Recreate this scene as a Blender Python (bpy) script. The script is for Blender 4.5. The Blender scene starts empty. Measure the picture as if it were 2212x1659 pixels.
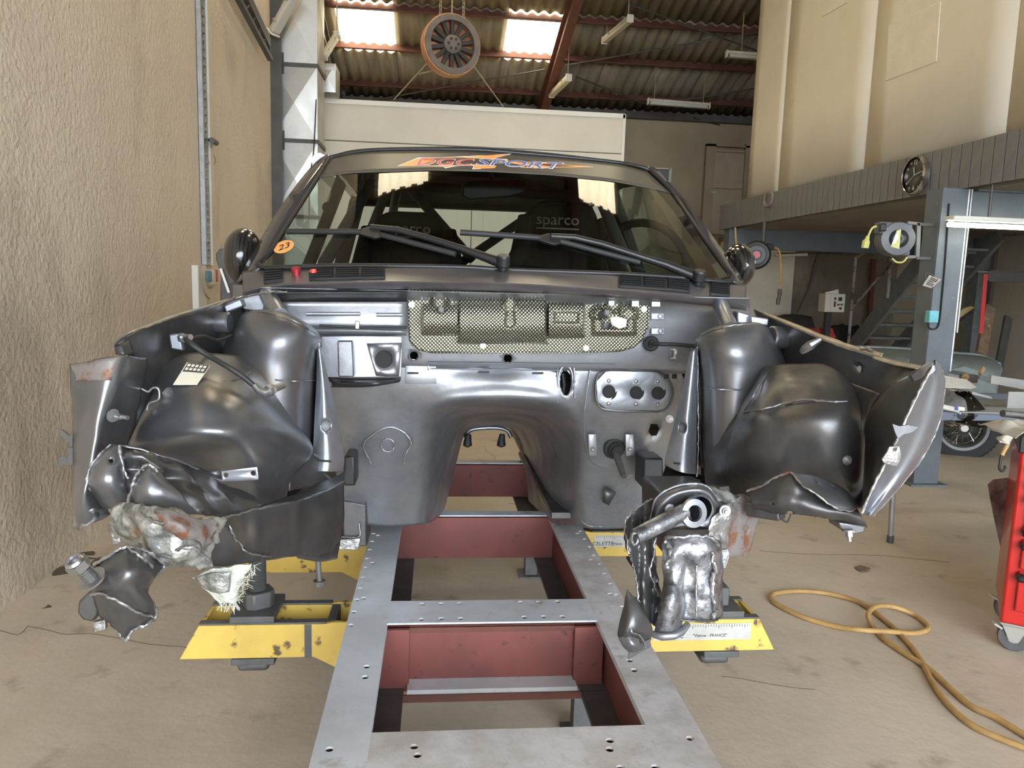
import bpy, bmesh, math, random
from mathutils import Vector, Matrix, noise
random.seed(7)
SC = bpy.context.scene
COL = SC.collection
# ------------------------------------------------------------------ camera
IW, IH, FPX, CAMZ = 2212.0, 1659.0, 1660.0, 1.5
PITCH, ROLL, YAW = math.atan((IH/2 - 604)/FPX), 0.030, 0.09985
_f = Vector((math.sin(YAW)*math.cos(PITCH), math.cos(YAW)*math.cos(PITCH), -math.sin(PITCH)))
_r0 = Vector((math.cos(YAW), -math.sin(YAW), 0)); _u0 = _r0.cross(_f)
CR = _r0*math.cos(ROLL) + _u0*math.sin(ROLL); CU = -_r0*math.sin(ROLL) + _u0*math.cos(ROLL); CF = _f
CAM = Vector((0, 0, CAMZ))
cd = bpy.data.cameras.new('camera'); cam = bpy.data.objects.new('camera', cd); COL.objects.link(cam)
cd.sensor_fit = 'HORIZONTAL'; cd.sensor_width = 36; cd.lens = 36*FPX/IW; cd.clip_start = 0.02; cd.clip_end = 200
cam.matrix_world = Matrix(((CR.x, CU.x, -CF.x, 0), (CR.y, CU.y, -CF.y, 0), (CR.z, CU.z, -CF.z, CAMZ), (0, 0, 0, 1)))
SC.camera = cam
# ------------------------------------------------------------------ light and exposure
w = bpy.data.worlds.new('sky'); SC.world = w; w.use_nodes = True
bgn = w.node_tree.nodes['Background']; bgn.inputs[0].default_value = (0.82, 0.90, 1.0, 1); bgn.inputs[1].default_value = 12.0
SC.view_settings.view_transform = 'Standard'; SC.view_settings.look = 'None'
SC.view_settings.exposure = 0.30; SC.view_settings.gamma = 1; SC.view_settings.use_curve_mapping = False
SC.cycles.sample_clamp_indirect = 3.0
SKYLIGHT_GLOW = 8.0
def ray(px, py): return CF + CR*((px - IW/2)/FPX) - CU*((py - IH/2)/FPX)
def P(px, py, Y): d = ray(px, py); return CAM + d*(Y/d.y)          # pixel on a crosswise plane
def PZ(px, py, z): d = ray(px, py); return CAM + d*((z - CAMZ)/d.z)  # pixel on a level plane
def PX(px, py, x): d = ray(px, py); return CAM + d*(x/d.x)         # pixel on a lengthwise plane
# ------------------------------------------------------------------ materials
MATS = {}
def mat(name, c1, c2=None, rough=0.5, metal=0.0, nscale=8.0, nlo=0.4, nhi=0.65, bump=0.0, bscale=60.0, c3=None, n3=3.0, n3lo=0.55, n3hi=0.75,
        rvar=0.0, emit=None, estr=0.0, coat=0.0, coords='Object', stretch=None, spec=0.5, bdetail=4.0):
    m = bpy.data.materials.new(name); m.use_nodes = True; nt = m.node_tree; N = nt.nodes; L = nt.links
    b = N['Principled BSDF']; MATS[name] = m
    b.inputs['Roughness'].default_value = rough; b.inputs['Metallic'].default_value = metal
    b.inputs['Specular IOR Level'].default_value = spec; b.inputs['Coat Weight'].default_value = coat
    b.inputs['Base Color'].default_value = (*c1, 1)
    tc = N.new('ShaderNodeTexCoord'); out = tc.outputs[coords]
    if stretch:
        mp = N.new('ShaderNodeMapping'); mp.inputs['Scale'].default_value = stretch; L.new(out, mp.inputs[0]); out = mp.outputs[0]
    col = None
    def nz(scale, lo, hi, det=5.0):
        n = N.new('ShaderNodeTexNoise'); n.inputs['Scale'].default_value = scale; n.inputs['Detail'].default_value = det
        n.inputs['Roughness'].default_value = 0.6; L.new(out, n.inputs['Vector'])
        mr = N.new('ShaderNodeMapRange'); mr.inputs[1].default_value = lo; mr.inputs[2].default_value = hi
        L.new(n.outputs[0], mr.inputs[0]); return mr.outputs[0]
    if c2:
        f = nz(nscale, nlo, nhi); mx = N.new('ShaderNodeMix'); mx.data_type = 'RGBA'
        mx.inputs[6].default_value = (*c1, 1); mx.inputs[7].default_value = (*c2, 1); L.new(f, mx.inputs[0]); col = mx.outputs[2]
        if rvar:
            rr = N.new('ShaderNodeMapRange'); rr.inputs[3].default_value = rough; rr.inputs[4].default_value = rough + rvar
            L.new(f, rr.inputs[0]); L.new(rr.outputs[0], b.inputs['Roughness'])
        if c3:
            g = nz(n3, n3lo, n3hi); m2 = N.new('ShaderNodeMix'); m2.data_type = 'RGBA'
            m2.inputs[7].default_value = (*c3, 1); L.new(col, m2.inputs[6]); L.new(g, m2.inputs[0]); col = m2.outputs[2]
        L.new(col, b.inputs['Base Color'])
    if bump:
        n = N.new('ShaderNodeTexNoise'); n.inputs['Scale'].default_value = bscale; n.inputs['Detail'].default_value = bdetail; L.new(tc.outputs[coords], n.inputs['Vector'])
        bp = N.new('ShaderNodeBump'); bp.inputs['Strength'].default_value = bump; bp.inputs['Distance'].default_value = 0.01
        L.new(n.outputs[0], bp.inputs['Height']); L.new(bp.outputs[0], b.inputs['Normal'])
    if emit:
        b.inputs['Emission Color'].default_value = (*emit, 1); b.inputs['Emission Strength'].default_value = estr
    return m
mat('plaster', (.66, .56, .43), (.58, .485, .365), .93, nscale=1.1, nlo=.45, nhi=.72, bump=1.0, bscale=34, c3=(.31, .255, .185), n3=.7, n3lo=.52, n3hi=.74, stretch=(1, 1, .7), bdetail=1.5)
mat('concrete_floor', (.52, .445, .355), (.43, .365, .285), .82, nscale=1.6, nlo=.4, nhi=.7, bump=.28, bscale=22, c3=(.25, .205, .155), n3=4.5, n3lo=.6, n3hi=.78, bdetail=8)
mat('apron', (.42, .40, .37), (.34, .32, .30), .9, nscale=1.0)
mat('backwall', (.38, .31, .21), (.30, .245, .165), .9, nscale=.9, bump=.2, bscale=15)
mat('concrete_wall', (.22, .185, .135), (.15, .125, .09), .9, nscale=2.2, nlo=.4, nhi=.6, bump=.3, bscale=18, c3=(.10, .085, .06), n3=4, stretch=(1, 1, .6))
mat('sheet_fibre', (.27, .235, .17), (.18, .155, .11), .95, nscale=3, nlo=.35, nhi=.65, c3=(.10, .085, .06), n3=1.2, stretch=(1, .3, .3))
mat('red_steel', (.135, .045, .030), (.09, .034, .025), .6, nscale=6, bump=.1)
mat('dark_steel', (.075, .072, .066), (.055, .052, .047), .5, nscale=5)
mat('galv', (.56, .55, .51), (.46, .455, .43), .36, metal=.85, nscale=3, rvar=.12)
mat('galv_tray', (.42, .43, .43), (.33, .34, .34), .45, metal=.7, nscale=12)
mat('black_gap', (.012, .012, .012), None, .9)
mat('skylight', (.9, .9, .85), None, .6, emit=(1.0, .86, .58), estr=SKYLIGHT_GLOW)
mat('booth_white', (.66, .61, .50), (.60, .55, .45), .55, nscale=1.2)
mat('partition', (.82, .755, .61), (.77, .70, .55), .8, nscale=1.3, c3=(.70, .63, .48), n3=2.5, n3lo=.6, n3hi=.8, bump=.06, bscale=9)
mat('patch_board', (.84, .79, .64), (.79, .73, .58), .85, nscale=6, bump=.2, bscale=30)
mat('fascia', (.185, .18, .172), (.16, .155, .148), .62, nscale=8)
mat('grey_steel', (.135, .155, .17), (.115, .13, .145), .5, nscale=6, c3=(.19, .21, .22), n3=20, n3lo=.66, n3hi=.75)
mat('deck_under', (.30, .26, .20), (.25, .22, .17), .9, nscale=2)
mat('white_plastic', (.72, .70, .62), None, .45)
mat('cream', (.62, .56, .44), (.54, .48, .37), .6, nscale=4)
mat('tube_lit', (1, 1, 1), None, .4, emit=(.95, 1.0, .88), estr=14.0)
mat('tube_off', (.55, .53, .46), None, .25)
mat('door_paint', (.40, .335, .235), (.35, .29, .20), .7, nscale=4)
mat('wood', (.30, .19, .09), (.22, .135, .06), .7, nscale=9, stretch=(1, 6, 1))
mat('rope', (.33, .27, .18), None, .9)
# ------------------------------------------------------------------ mesh helpers
class MB:
    def __init__(s): s.v = []; s.f = []
    def add(s, vs, fs):
        o = len(s.v); s.v += [tuple(v) for v in vs]; s.f += [tuple(i + o for i in f) for f in fs]; return s
    def box(s, c, size, rot=None):
        c = Vector(c); hx, hy, hz = (q/2 for q in size); R = rot if rot else Matrix.Identity(3)
        vs = [c + R @ Vector((x*hx, y*hy, z*hz)) for x in (-1, 1) for y in (-1, 1) for z in (-1, 1)]
        return s.add(vs, [(0, 1, 3, 2), (4, 6, 7, 5), (0, 4, 5, 1), (2, 3, 7, 6), (0, 2, 6, 4), (1, 5, 7, 3)])
    def lim(s, x0, x1, y0, y1, z0, z1):
        return s.box(((x0+x1)/2, (y0+y1)/2, (z0+z1)/2), (abs(x1-x0), abs(y1-y0), abs(z1-z0)))
    def prism(s, poly, vec):
        n = len(poly); a = [Vector(p) for p in poly]; vec = Vector(vec)
        return s.add(a + [p + vec for p in a], [tuple(range(n-1, -1, -1)), tuple(range(n, 2*n))] + [(i, (i+1) % n, (i+1) % n + n, i + n) for i in range(n)])
    def bar(s, a, b, wd, ht, up=(0, 0, 1)):
        a, b = Vector(a), Vector(b); d = (b - a).normalized(); u = Vector(up); sd = d.cross(u).normalized(); u = sd.cross(d)
        q = [sd*(wd/2)*i + u*(ht/2)*j for i, j in ((-1, -1), (1, -1), (1, 1), (-1, 1))]
        return s.prism([a + x for x in q], b - a)
    def tube(s, path, r, n=10, caps=True, closed=False):
        pts = [Vector(p) for p in path]; m = len(pts)
        rs = r if isinstance(r, (list, tuple)) else [r]*m
        vs = []; prev = None
        for i, p in enumerate(pts):
            if closed: t = pts[(i+1) % m] - pts[i-1]
            else: t = pts[min(i+1, m-1)] - pts[max(i-1, 0)]
            if t.length < 1e-9: t = Vector((0, 0, 1))
            t.normalize()
            if prev is None: u = t.orthogonal().normalized()
            else:
                u = prev - t*prev.dot(t)
                u = u.normalized() if u.length > 1e-6 else t.orthogonal().normalized()
            prev = u; v = t.cross(u)
            vs += [p + (u*math.cos(2*math.pi*k/n) + v*math.sin(2*math.pi*k/n))*rs[i] for k in range(n)]
        fs = []
        for i in range(m if closed else m-1):
            j = (i+1) % m
            fs += [(i*n+k, i*n+(k+1) % n, j*n+(k+1) % n, j*n+k) for k in range(n)]
        if caps and not closed: fs += [tuple(range(n-1, -1, -1)), tuple((m-1)*n+k for k in range(n))]
        return s.add(vs, fs)
    def lathe(s, prof, c, axis, n=24, full=True):
        c = Vector(c); ax = Vector(axis).normalized(); u = ax.orthogonal().normalized(); v = ax.cross(u); vs = []
        for r, h in prof: vs += [c + ax*h + (u*math.cos(2*math.pi*k/n) + v*math.sin(2*math.pi*k/n))*max(r, 1e-5) for k in range(n)]
        m = len(prof)
        return s.add(vs, [(i*n+k, i*n+(k+1) % n, (i+1)*n+(k+1) % n, (i+1)*n+k) for i in range(m-1) for k in range(n)])
    def cyl(s, a, b, r, n=16): return s.tube([a, b], r, n)
    def grid(s, rows, loop=False):
        m, n = len(rows), len(rows[0]); vs = [p for r in rows for p in r]
        return s.add(vs, [(i*n+j, i*n+(j+1) % n, (i+1)*n+(j+1) % n, (i+1)*n+j) for i in range(m-1) for j in range(n if loop else n-1)])
def obj(name, mb, m=None, parent=None, smooth=30, bevel=0.0, solid=0.0, offset=0.0, sub=0, segs=2):
    me = bpy.data.meshes.new(name); me.from_pydata([tuple(v) for v in mb.v], [], mb.f); me.update()
    bm = bmesh.new(); bm.from_mesh(me); bmesh.ops.remove_doubles(bm, verts=bm.verts, dist=1e-6)
    bmesh.ops.recalc_face_normals(bm, faces=bm.faces); bm.to_mesh(me); bm.free()
    o = bpy.data.objects.new(name, me); COL.objects.link(o)
    if m: me.materials.append(MATS[m] if isinstance(m, str) else m)
    if parent: o.parent = parent; o.matrix_parent_inverse = parent.matrix_basis.inverted()
    if smooth:
        for p in me.polygons: p.use_smooth = True
        me.set_sharp_from_angle(angle=math.radians(smooth))
    if sub: q = o.modifiers.new('s', 'SUBSURF'); q.levels = q.render_levels = sub
    if solid: q = o.modifiers.new('t', 'SOLIDIFY'); q.thickness = solid; q.offset = offset
    if bevel: q = o.modifiers.new('b', 'BEVEL'); q.width = bevel; q.segments = segs; q.limit_method = 'ANGLE'
    return o
def tag(o, label=None, cat=None, group=None, kind=None):
    for k, v in (('label', label), ('category', cat), ('group', group), ('kind', kind)):
        if v: o[k] = v
    return o
def thing(name, label, cat, loc=(0, 0, 0), group=None, kind=None):
    o = bpy.data.objects.new(name, None); COL.objects.link(o); o.location = loc; o.empty_display_size = .1
    return tag(o, label, cat, group, kind)
def struct(o, label, cat=None): return tag(o, label, cat, kind='structure')
def inst(o, parent, loc, rot=None):           # a linked copy of one mesh part
    c = o.copy(); COL.objects.link(c); c.parent = parent
    c.matrix_parent_inverse = parent.matrix_basis.inverted() if parent else Matrix()
    c.location = loc
    if rot is not None: c.rotation_euler = rot
    return c
def cr(p0, p1, p2, p3, t):
    return tuple(.5*((2*b) + (-a + c)*t + (2*a - 5*b + 4*c - d)*t*t + (-a + 3*b - 3*c + d)*t**3) for a, b, c, d in zip(p0, p1, p2, p3))
def spline(pts, k, closed=False):
    n = len(pts); o = []
    for i in range(n if closed else n-1):
        g = (lambda q: pts[q % n]) if closed else (lambda q: pts[max(0, min(n-1, q))])
        for j in range(k): o.append(cr(g(i-1), g(i), g(i+1), g(i+2), j/k))
    if not closed: o.append(tuple(pts[-1]))
    return o
def dense(rows, ku, kv):                       # tensor Catmull-Rom of a control grid
    a = [spline(r, ku) for r in rows]; cols = [spline([r[j] for r in a], kv) for j in range(len(a[0]))]
    return [[cols[j][i] for j in range(len(cols))] for i in range(len(cols[0]))]
def patch(name, rows, m, parent, ku=5, kv=5, solid=.0015, offset=0, holes=(), rough=0.0, rs=6.0, disp=None, smooth=50, ragged=0.0):
    """sheet metal from a control grid of (pixel x, pixel y, depth)"""
    g = dense(rows, ku, kv); H, Wd = len(g), len(g[0]); keep = []; mb = MB()
    snap = {}
    dead = set()
    for i in range(H-1):
        for j in range(Wd-1):
            q = [g[i][j], g[i][j+1], g[i+1][j+1], g[i+1][j]]
            cx_, cy_ = sum(p[0] for p in q)/4, sum(p[1] for p in q)/4
            for h in holes:
                if ((cx_-h[0])/h[2])**2 + ((cy_-h[1])/h[3])**2 < 1: dead.add((i, j)); break
    for i in range(H):
        for j in range(Wd):
            a, b, Y = g[i][j]
            for h in holes:
                dx, dy = (a-h[0])/h[2], (b-h[1])/h[3]; r = math.hypot(dx, dy)
                near = [(ii, jj) in dead for ii in (i-1, i) for jj in (j-1, j) if 0 <= ii < H-1 and 0 <= jj < Wd-1]
                if r < 2.2 and any(near) and not all(near) and r > 1e-6: a, b = h[0] + dx/r*h[2], h[1] + dy/r*h[3]
            if ragged and (i in (0, H-1) or j in (0, Wd-1)):
                a += ragged*noise.noise((a*.09, b*.09, 3.1)); b += ragged*noise.noise((a*.09, b*.09, 8.7))
            if disp: Y += disp(a, b)
            p = P(a, b, Y)
            if rough: p += noise.noise_vector(p*rs)*rough + noise.noise_vector(p*rs*2.7)*rough*.45*abs(noise.noise(p*rs*.8))*2
            mb.v.append(tuple(p))
    mb.f = [(i*Wd+j, i*Wd+j+1, (i+1)*Wd+j+1, (i+1)*Wd+j) for i in range(H-1) for j in range(Wd-1) if (i, j) not in dead]
    return obj(name, mb, m, parent, smooth=smooth, solid=solid, offset=offset)
def wire(name, pts, r, m, parent=None, k=6, n=8, closed=False):
    return obj(name, MB().tube(spline([tuple(p) for p in pts], k, closed), r, n, closed=closed), m, parent, smooth=60)
def plate(name, pts, Y, th, m, parent, bevel=0.0, holes=()):
    """flat plate facing -Y cut from a pixel outline; holes are pixel circles (x, y, r)"""
    def loop(ps): return [P(a, b, Y if len(z) == 0 else z[0]) for a, b, *z in ps]
    bm = bmesh.new(); es = []
    for ps in [pts] + [[(h[0] + h[2]*math.cos(t*math.pi/8), h[1] + (h[3] if len(h) > 3 else h[2])*math.sin(t*math.pi/8)) for t in range(16)] for h in holes]:
        vs = [bm.verts.new(p) for p in loop(ps)]
        es += [bm.edges.new((vs[i], vs[(i+1) % len(vs)])) for i in range(len(vs))]
    bmesh.ops.triangle_fill(bm, edges=es, use_beauty=True, use_dissolve=False)
    mb = MB(); bm.verts.index_update(); mb.v = [tuple(v.co) for v in bm.verts]; mb.f = [tuple(v.index for v in f.verts) for f in bm.faces]; bm.free()
    return obj(name, mb, m, parent, smooth=30, solid=th, offset=0, bevel=bevel)
def bolt(mb, c, ax, r=.008, h=.006, washer=True):
    c = Vector(c); ax = Vector(ax).normalized()
    if washer: mb.tube([c, c + ax*.002], r*1.7, 16)
    mb.tube([c, c + ax*h], r, 6)
    mb.tube([c, c + ax*(h*1.8)], r*.5, 10)
def text_mesh(name, s, origin, ux, uy, size, m, parent, ext=.001, width=None, shear=0.0, off=0.0, warp=None, align='CENTER'):
    cu = bpy.data.curves.new(name, 'FONT'); cu.body = s; cu.size = 1; cu.align_x = align; cu.align_y = 'CENTER'; cu.shear = shear; cu.offset = off; cu.resolution_u = 3
    t = bpy.data.objects.new(name, cu); COL.objects.link(t)
    dg = bpy.context.evaluated_depsgraph_get(); me = bpy.data.meshes.new_from_object(t.evaluated_get(dg)); bpy.data.objects.remove(t); bpy.data.curves.remove(cu)
    xs = [v.co.x for v in me.vertices]; wd = max(xs) - min(xs); sx = (width/wd) if width else size
    ux, uy, o0 = Vector(ux).normalized(), Vector(uy).normalized(), Vector(origin); nn = ux.cross(uy)
    for v in me.vertices:
        a, b = v.co.x*sx, v.co.y*size
        v.co = warp(a, b) if warp else o0 + ux*a + uy*b
    me.materials.append(MATS[m]); me.update()
    o = bpy.data.objects.new(name, me); COL.objects.link(o)
    if parent: o.parent = parent; o.matrix_parent_inverse = parent.matrix_basis.inverted()
    q = o.modifiers.new('t', 'SOLIDIFY'); q.thickness = ext; q.offset = 0
    return o
# ================================================================== the setting
XL, YB, XR = -1.87, 15.0, 7.7
RZ, RS, RIDGE = 4.75, 0.30, 3.2
def rz(Y): return RZ + RS*(YB - Y) if Y > RIDGE else RZ + RS*(YB - RIDGE) - RS*(RIDGE - Y)
def PR(px, py, off=0.0):                       # pixel on the roof slope, off metres below it
    d = ray(px, py); t = (RZ + RS*YB - off - CAMZ)/(d.z + RS*d.y); return CAM + d*t
fl = obj('floor', MB().lim(XL-.3, XR+.3, -5.5, YB+.3, -.12, 0), 'concrete_floor'); struct(fl, 'tan concrete workshop floor with dark stains and cracks', 'floor')
ap = obj('ground', MB().lim(-14, 18, -26, -5.5, -.14, -.015), 'apron'); struct(ap, 'pale concrete yard outside the open workshop front', 'ground')
wl = obj('wall_left', MB().lim(XL-.25, XL, -5.5, YB, 0, 9), 'plaster'); struct(wl, 'rough beige rendered wall with grey grime beside the car shell', 'wall')
wb = obj('wall_back', MB().lim(XL, XR+.3, YB, YB+.25, 0, RZ-.02), 'backwall'); struct(wb, 'dull beige rear wall under the eave of the roof', 'wall')
wr = obj('wall_right', MB().lim(XR, XR+.25, -5.5, YB, 0, 8.6), 'booth_white'); struct(wr, 'pale right wall behind the mezzanine', 'wall')
# front wall around the open doorway behind the camera
fw = MB().lim(-2.1, XR+.25, -5.75, -5.5, 5.0, 6.4).lim(6.3, XR+.25, -5.75, -5.5, 0, 5.0)
struct(obj('wall_front', fw, 'backwall'), 'wall above and beside the wide open doorway', 'wall')
mat('crack', (.12, .095, .07), None, .9)
for pts in ([(60, 1352), (130, 1368), (210, 1372), (290, 1386), (360, 1396), (430, 1402), (520, 1420)], [(0, 1362), (40, 1372), (60, 1352)], [(1046, 962), (1052, 976), (1066, 985), (1070, 998)], [(1100, 1088), (1130, 1092), (1140, 1102)], [(1640, 1190), (1760, 1198), (1900, 1200), (2050, 1215)], [(1560, 1460), (1660, 1478), (1760, 1490)]):
    q = [Vector((PZ(x, y, 0).x, PZ(x, y, 0).y, .0005)) for x, y in spline(pts, 4)]
    q = [p + Vector((.01*noise.noise(p*9), .012*noise.noise(p*11), 0)) for p in q]
    obj('crack', MB().tube(q, .0016, 4), 'crack', fl, smooth=0)
# ceiling: corrugated sheets, purlins, rafters, bracing
ce = thing('ceiling', 'pitched roof of dark corrugated sheets on red steel purlins', 'ceiling', (3, YB, RZ), kind='structure')
PER = .177
def sheet_mesh(wd, ln, k=8):
    mb = MB(); n = int(round(wd/PER))*k; rows = []
    for y in (-ln/2, ln/2): rows.append([(-wd/2 + wd*i/n, y, .026*math.cos(2*math.pi*(i/k))) for i in range(n+1)])
    return mb.grid(rows)
SW, SL = PER*5, 1.383
sky_cols = []
def roof_pt(x, Y, dz=0): return Vector((x, Y, rz(Y) + dz))
ang = math.atan(RS)
base = obj('roof_sheet', sheet_mesh(SW, SL*1.06), 'sheet_fibre', None, smooth=60, solid=.007)
x_sky = [PR(791, 60).x, PR(1111, 85).x]; xo = x_sky[0] - SW*2
cols = [xo + SW*i for i in range(-1, 13)]
ysky = PR(950, 72).y; rowsY = [ysky + SL*math.cos(ang)*i for i in range(-7, 4)] + [RIDGE + .35]
first = True
SKY = []
for ri, Y in enumerate(rowsY):
    if Y > YB + .7 or Y < RIDGE - .2: continue
    for ci, x in enumerate(cols):
        if ri == 2: x += .15
        sk = (abs(Y - ysky) < .1 and (abs(x - x_sky[0]) < SW*.5 or abs(x - x_sky[1]) < SW*.5)) or (ri == 2 and (abs(x - x_sky[0] - .15) < SW*.4 or abs(x - x_sky[0] - .15 - 4*SW) < SW*.4)) or (ri == 4 and (abs(x - x_sky[0]) < SW*.5 or abs(x - x_sky[1]) < SW*.5))  # last test: unseen glowing sheets added to brighten the far room
        if sk: SKY.append((x, Y)); continue
        loc = (x, Y, rz(Y) + .03 + .004*((ri) % 2)); rt = (-ang, 0, 0)
        if first: base.location = loc; base.rotation_euler = rt; base.parent = ce; base.matrix_parent_inverse = ce.matrix_basis.inverted(); first = False
        else: inst(base, ce, loc, rt)
o = obj('roof_sheet', sheet_mesh(SW*14, 9.3, 4), 'sheet_fibre', ce, smooth=60, solid=.007)
o.location = ((cols[0]+cols[-1])/2, RIDGE-4.4, rz(RIDGE-4.4) + .03); o.rotation_euler = (ang, 0, 0)
for i, (x, Y) in enumerate(SKY):
    s = obj('window_%d' % (i+1), sheet_mesh(SW, SL*.99), 'skylight', None, smooth=60, solid=.004)
    s.location = (x, Y, rz(Y) + .03); s.rotation_euler = (-ang, 0, 0)
    struct(s, 'glowing translucent corrugated skylight sheet in the roof, %s' % ('beside the silver duct' if (x < 0 and Y > 12) else 'beside the red rafter' if Y > 12 else 'overhead above the car shell, with a farther pair added to brighten the room'), 'skylight')
def purlin(y):
    a = [PR(880, y, .09), ]
    return a[0].y
for yy in (29, 114, 193):
    Y = purlin(yy)
    mb = MB().bar((XL-.1, Y, rz(Y)-.02), (XR, Y, rz(Y)-.02), .012, .12, (0, .3, 1)).bar((XL-.1, Y-.03, rz(Y)-.075), (XR, Y-.03, rz(Y)-.075), .07, .012)
    obj('purlin', mb, 'red_steel', ce, smooth=0)
for Y in (4.2, 5.6, 7.0, 8.4, 9.8, 11.0):
    obj('purlin', MB().bar((XL-.1, Y, rz(Y)-.03), (XR, Y, rz(Y)-.03), .06, .12), 'red_steel', ce, smooth=0)
def ibeam(a, b, h, wd, up=(0, 0, 1), t=.012):
    a, b = Vector(a), Vector(b); u = Vector(up); d = (b-a).normalized(); sd = d.cross(u).normalized(); u = sd.cross(d)
    return MB().bar(a, b, .01, h, u).bar(a + u*h/2, b + u*h/2, wd, t, u).bar(a - u*h/2, b - u*h/2, wd, t, u)
ra, rb = PR(1172, 232, .30), PR(1262, -8, .30); xm = (ra.x + rb.x)/2
obj('rafter', ibeam((ra.x, YB, rz(YB)-.30), (rb.x, RIDGE, rz(RIDGE)-.30), .32, .14), 'red_steel', ce, smooth=0)
obj('rafter', ibeam((XL+.05, YB, rz(YB)-.3), (XL+.05, RIDGE, rz(RIDGE)-.30), .3, .12), 'dark_steel', ce, smooth=0)
obj('rafter', ibeam((6.3, YB, rz(YB)-.3), (6.3, RIDGE, rz(RIDGE)-.30), .3, .14), 'red_steel', ce, smooth=0)
for (a, b, c, d) in ((1354, 7, 1640, 112), (1222, 141, 1531, 87), (1244, 166, 1404, 228), (912, 197, 1177, 150), (1531, 87, 1700, 60), (1404, 228, 1640, 190), (800, 218, 912, 197), (1500, 255, 1612, 287)):
    obj('brace_rod', MB().cyl(PR(a, b, .16), PR(c, d, .16), .014, 8), 'dark_steel', ce)
obj('eave_beam', MB().lim(XL, XR, YB-.16, YB-.02, RZ-.14, RZ-.02), 'dark_steel', ce, smooth=0)
# knee brace of the left frame and its column
col = thing('trim_1', 'dark steel column and knee brace in the corner of the plaster wall', 'column', (XL+.05, 9.15, 0), kind='structure')
obj('column', ibeam((XL+.06, 9.15, 0), (XL+.06, 9.15, 8), .14, .12, (0, 1, 0)), 'dark_steel', col, smooth=0)
a0, a1 = PX(584, 128, XL+.10), PX(500, -30, XL+.10); b0, b1 = PX(579, 92, XL+.10), PX(522, -30, XL+.10)
obj('knee_brace', MB().bar(a0, a1, .04, .05, (1, 0, 0)).bar(b0, b1, .10, .05, (1, 0, 0)), 'dark_steel', col, smooth=0)
for k in range(6):
    f = k/5.5; q = a0.lerp(a1, f); r_ = b0.lerp(b1, f)
    obj('brace_strut', MB().bar(q, r_, .02, .03, (1, 0, 0)), 'dark_steel', col, smooth=0)
# upper door in the rear wall
YD = YB - .03
dr = thing('door_1', 'beige upper-level door with two brown bars in the rear wall', 'door', P(1570, 505, YD), kind='structure')
def rect(mb, x0, y0, x1, y1, Y, th): a, b = P(x0, y0, Y), P(x1, y1, Y); return mb.lim(a.x, b.x, Y-th, Y, min(a.z, b.z), max(a.z, b.z))
obj('door_leaf', rect(MB(), 1532, 322, 1608, 508, YD, .05), 'door_paint', dr, bevel=.01)
obj('door_frame', rect(rect(rect(MB(), 1524, 312, 1532, 508, YD, .09), 1608, 312, 1616, 508, YD, .09), 1524, 312, 1616, 321, YD, .09), 'backwall', dr)
for yy in (329, 408): obj('bar', rect(MB(), 1529, yy-3, 1612, yy+3, YD-.05, .03), 'wood', dr)
obj('handle', rect(rect(MB(), 1533, 410, 1537, 430, YD-.05, .02), 1535, 414, 1546, 417, YD-.08, .02), 'galv', dr)
for (x0, y0, x1, y1) in ((1540, 505, 1640, 511),):
    obj('trim_2', rect(MB(), x0, y0, x1, y1, YD, .06), 'wood'); struct(bpy.data.objects['trim_2'], 'brown ledge under the upper door', 'ledge')
vn = thing('vent_panel', 'small dark vent panel on the rear wall beside the car roof', 'vent', P(1430, 380, YD)); 
obj('panel', rect(MB(), 1416, 366, 1444, 392, YD, .03), 'grey_steel', vn); obj('frame', rect(rect(MB(), 1413, 363, 1447, 367, YD, .05), 1444, 363, 1448, 394, YD, .05), 'booth_white', vn)
# ------------------------------------------------------------------ spray booth
YBO = 10.4
tl, tr_ = P(687, 210, YBO), P(1347, 251, YBO); ztop = (tl.z + tr_.z)/2
bo = thing('spray_booth', 'white panelled booth box behind the car shell', 'booth', (tl.x, YBO, 0))
zs = [0, 1.15, P(690, 302, YBO).z, ztop]
xs = [tl.x, tl.x + (tr_.x - tl.x)*.5, tr_.x]
obj('panel', MB().lim(xs[0], xs[2], YBO, YBO+.05, zs[2]+.006, zs[3]), 'booth_white', bo, bevel=.006)
for i in range(2):
    for j in range(2): obj('panel', MB().lim(xs[j]+.004, xs[j+1]-.004, YBO, YBO+.05, zs[i]+.004, zs[i+1]-.004), 'booth_white', bo, bevel=.006)
obj('side_wall', MB().lim(tr_.x-.05, tr_.x, YBO+.05, YB-1.2, 0, ztop), 'booth_white', bo)
obj('roof_panel', MB().lim(tl.x, tr_.x-.05, YBO+.05, YB-1.2, ztop-.06, ztop-.02), 'booth_white', bo)
obj('edge_trim', MB().lim(xs[0], xs[2]+.02, YBO-.015, YBO, ztop-.05, ztop+.01).lim(xs[2]-.01, xs[2]+.03, YBO-.015, YBO, 0, ztop).lim(xs[0]-.02, xs[0]+.03, YBO-.015, YBO, 0, ztop), 'white_plastic', bo)
obj('seam', MB().lim(xs[0], xs[2], YBO+.002, YBO+.012, zs[2]-.006, zs[2]+.006), 'dark_steel', bo)
for px_, x1_ in ((1068, 1102),):
    a = P(1075, 505, YBO)
    obj('hatch', MB().lim(a.x-.2, a.x+.2, YBO-.012, YBO, 1.75, 2.55), 'booth_white', bo, bevel=.004)
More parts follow.
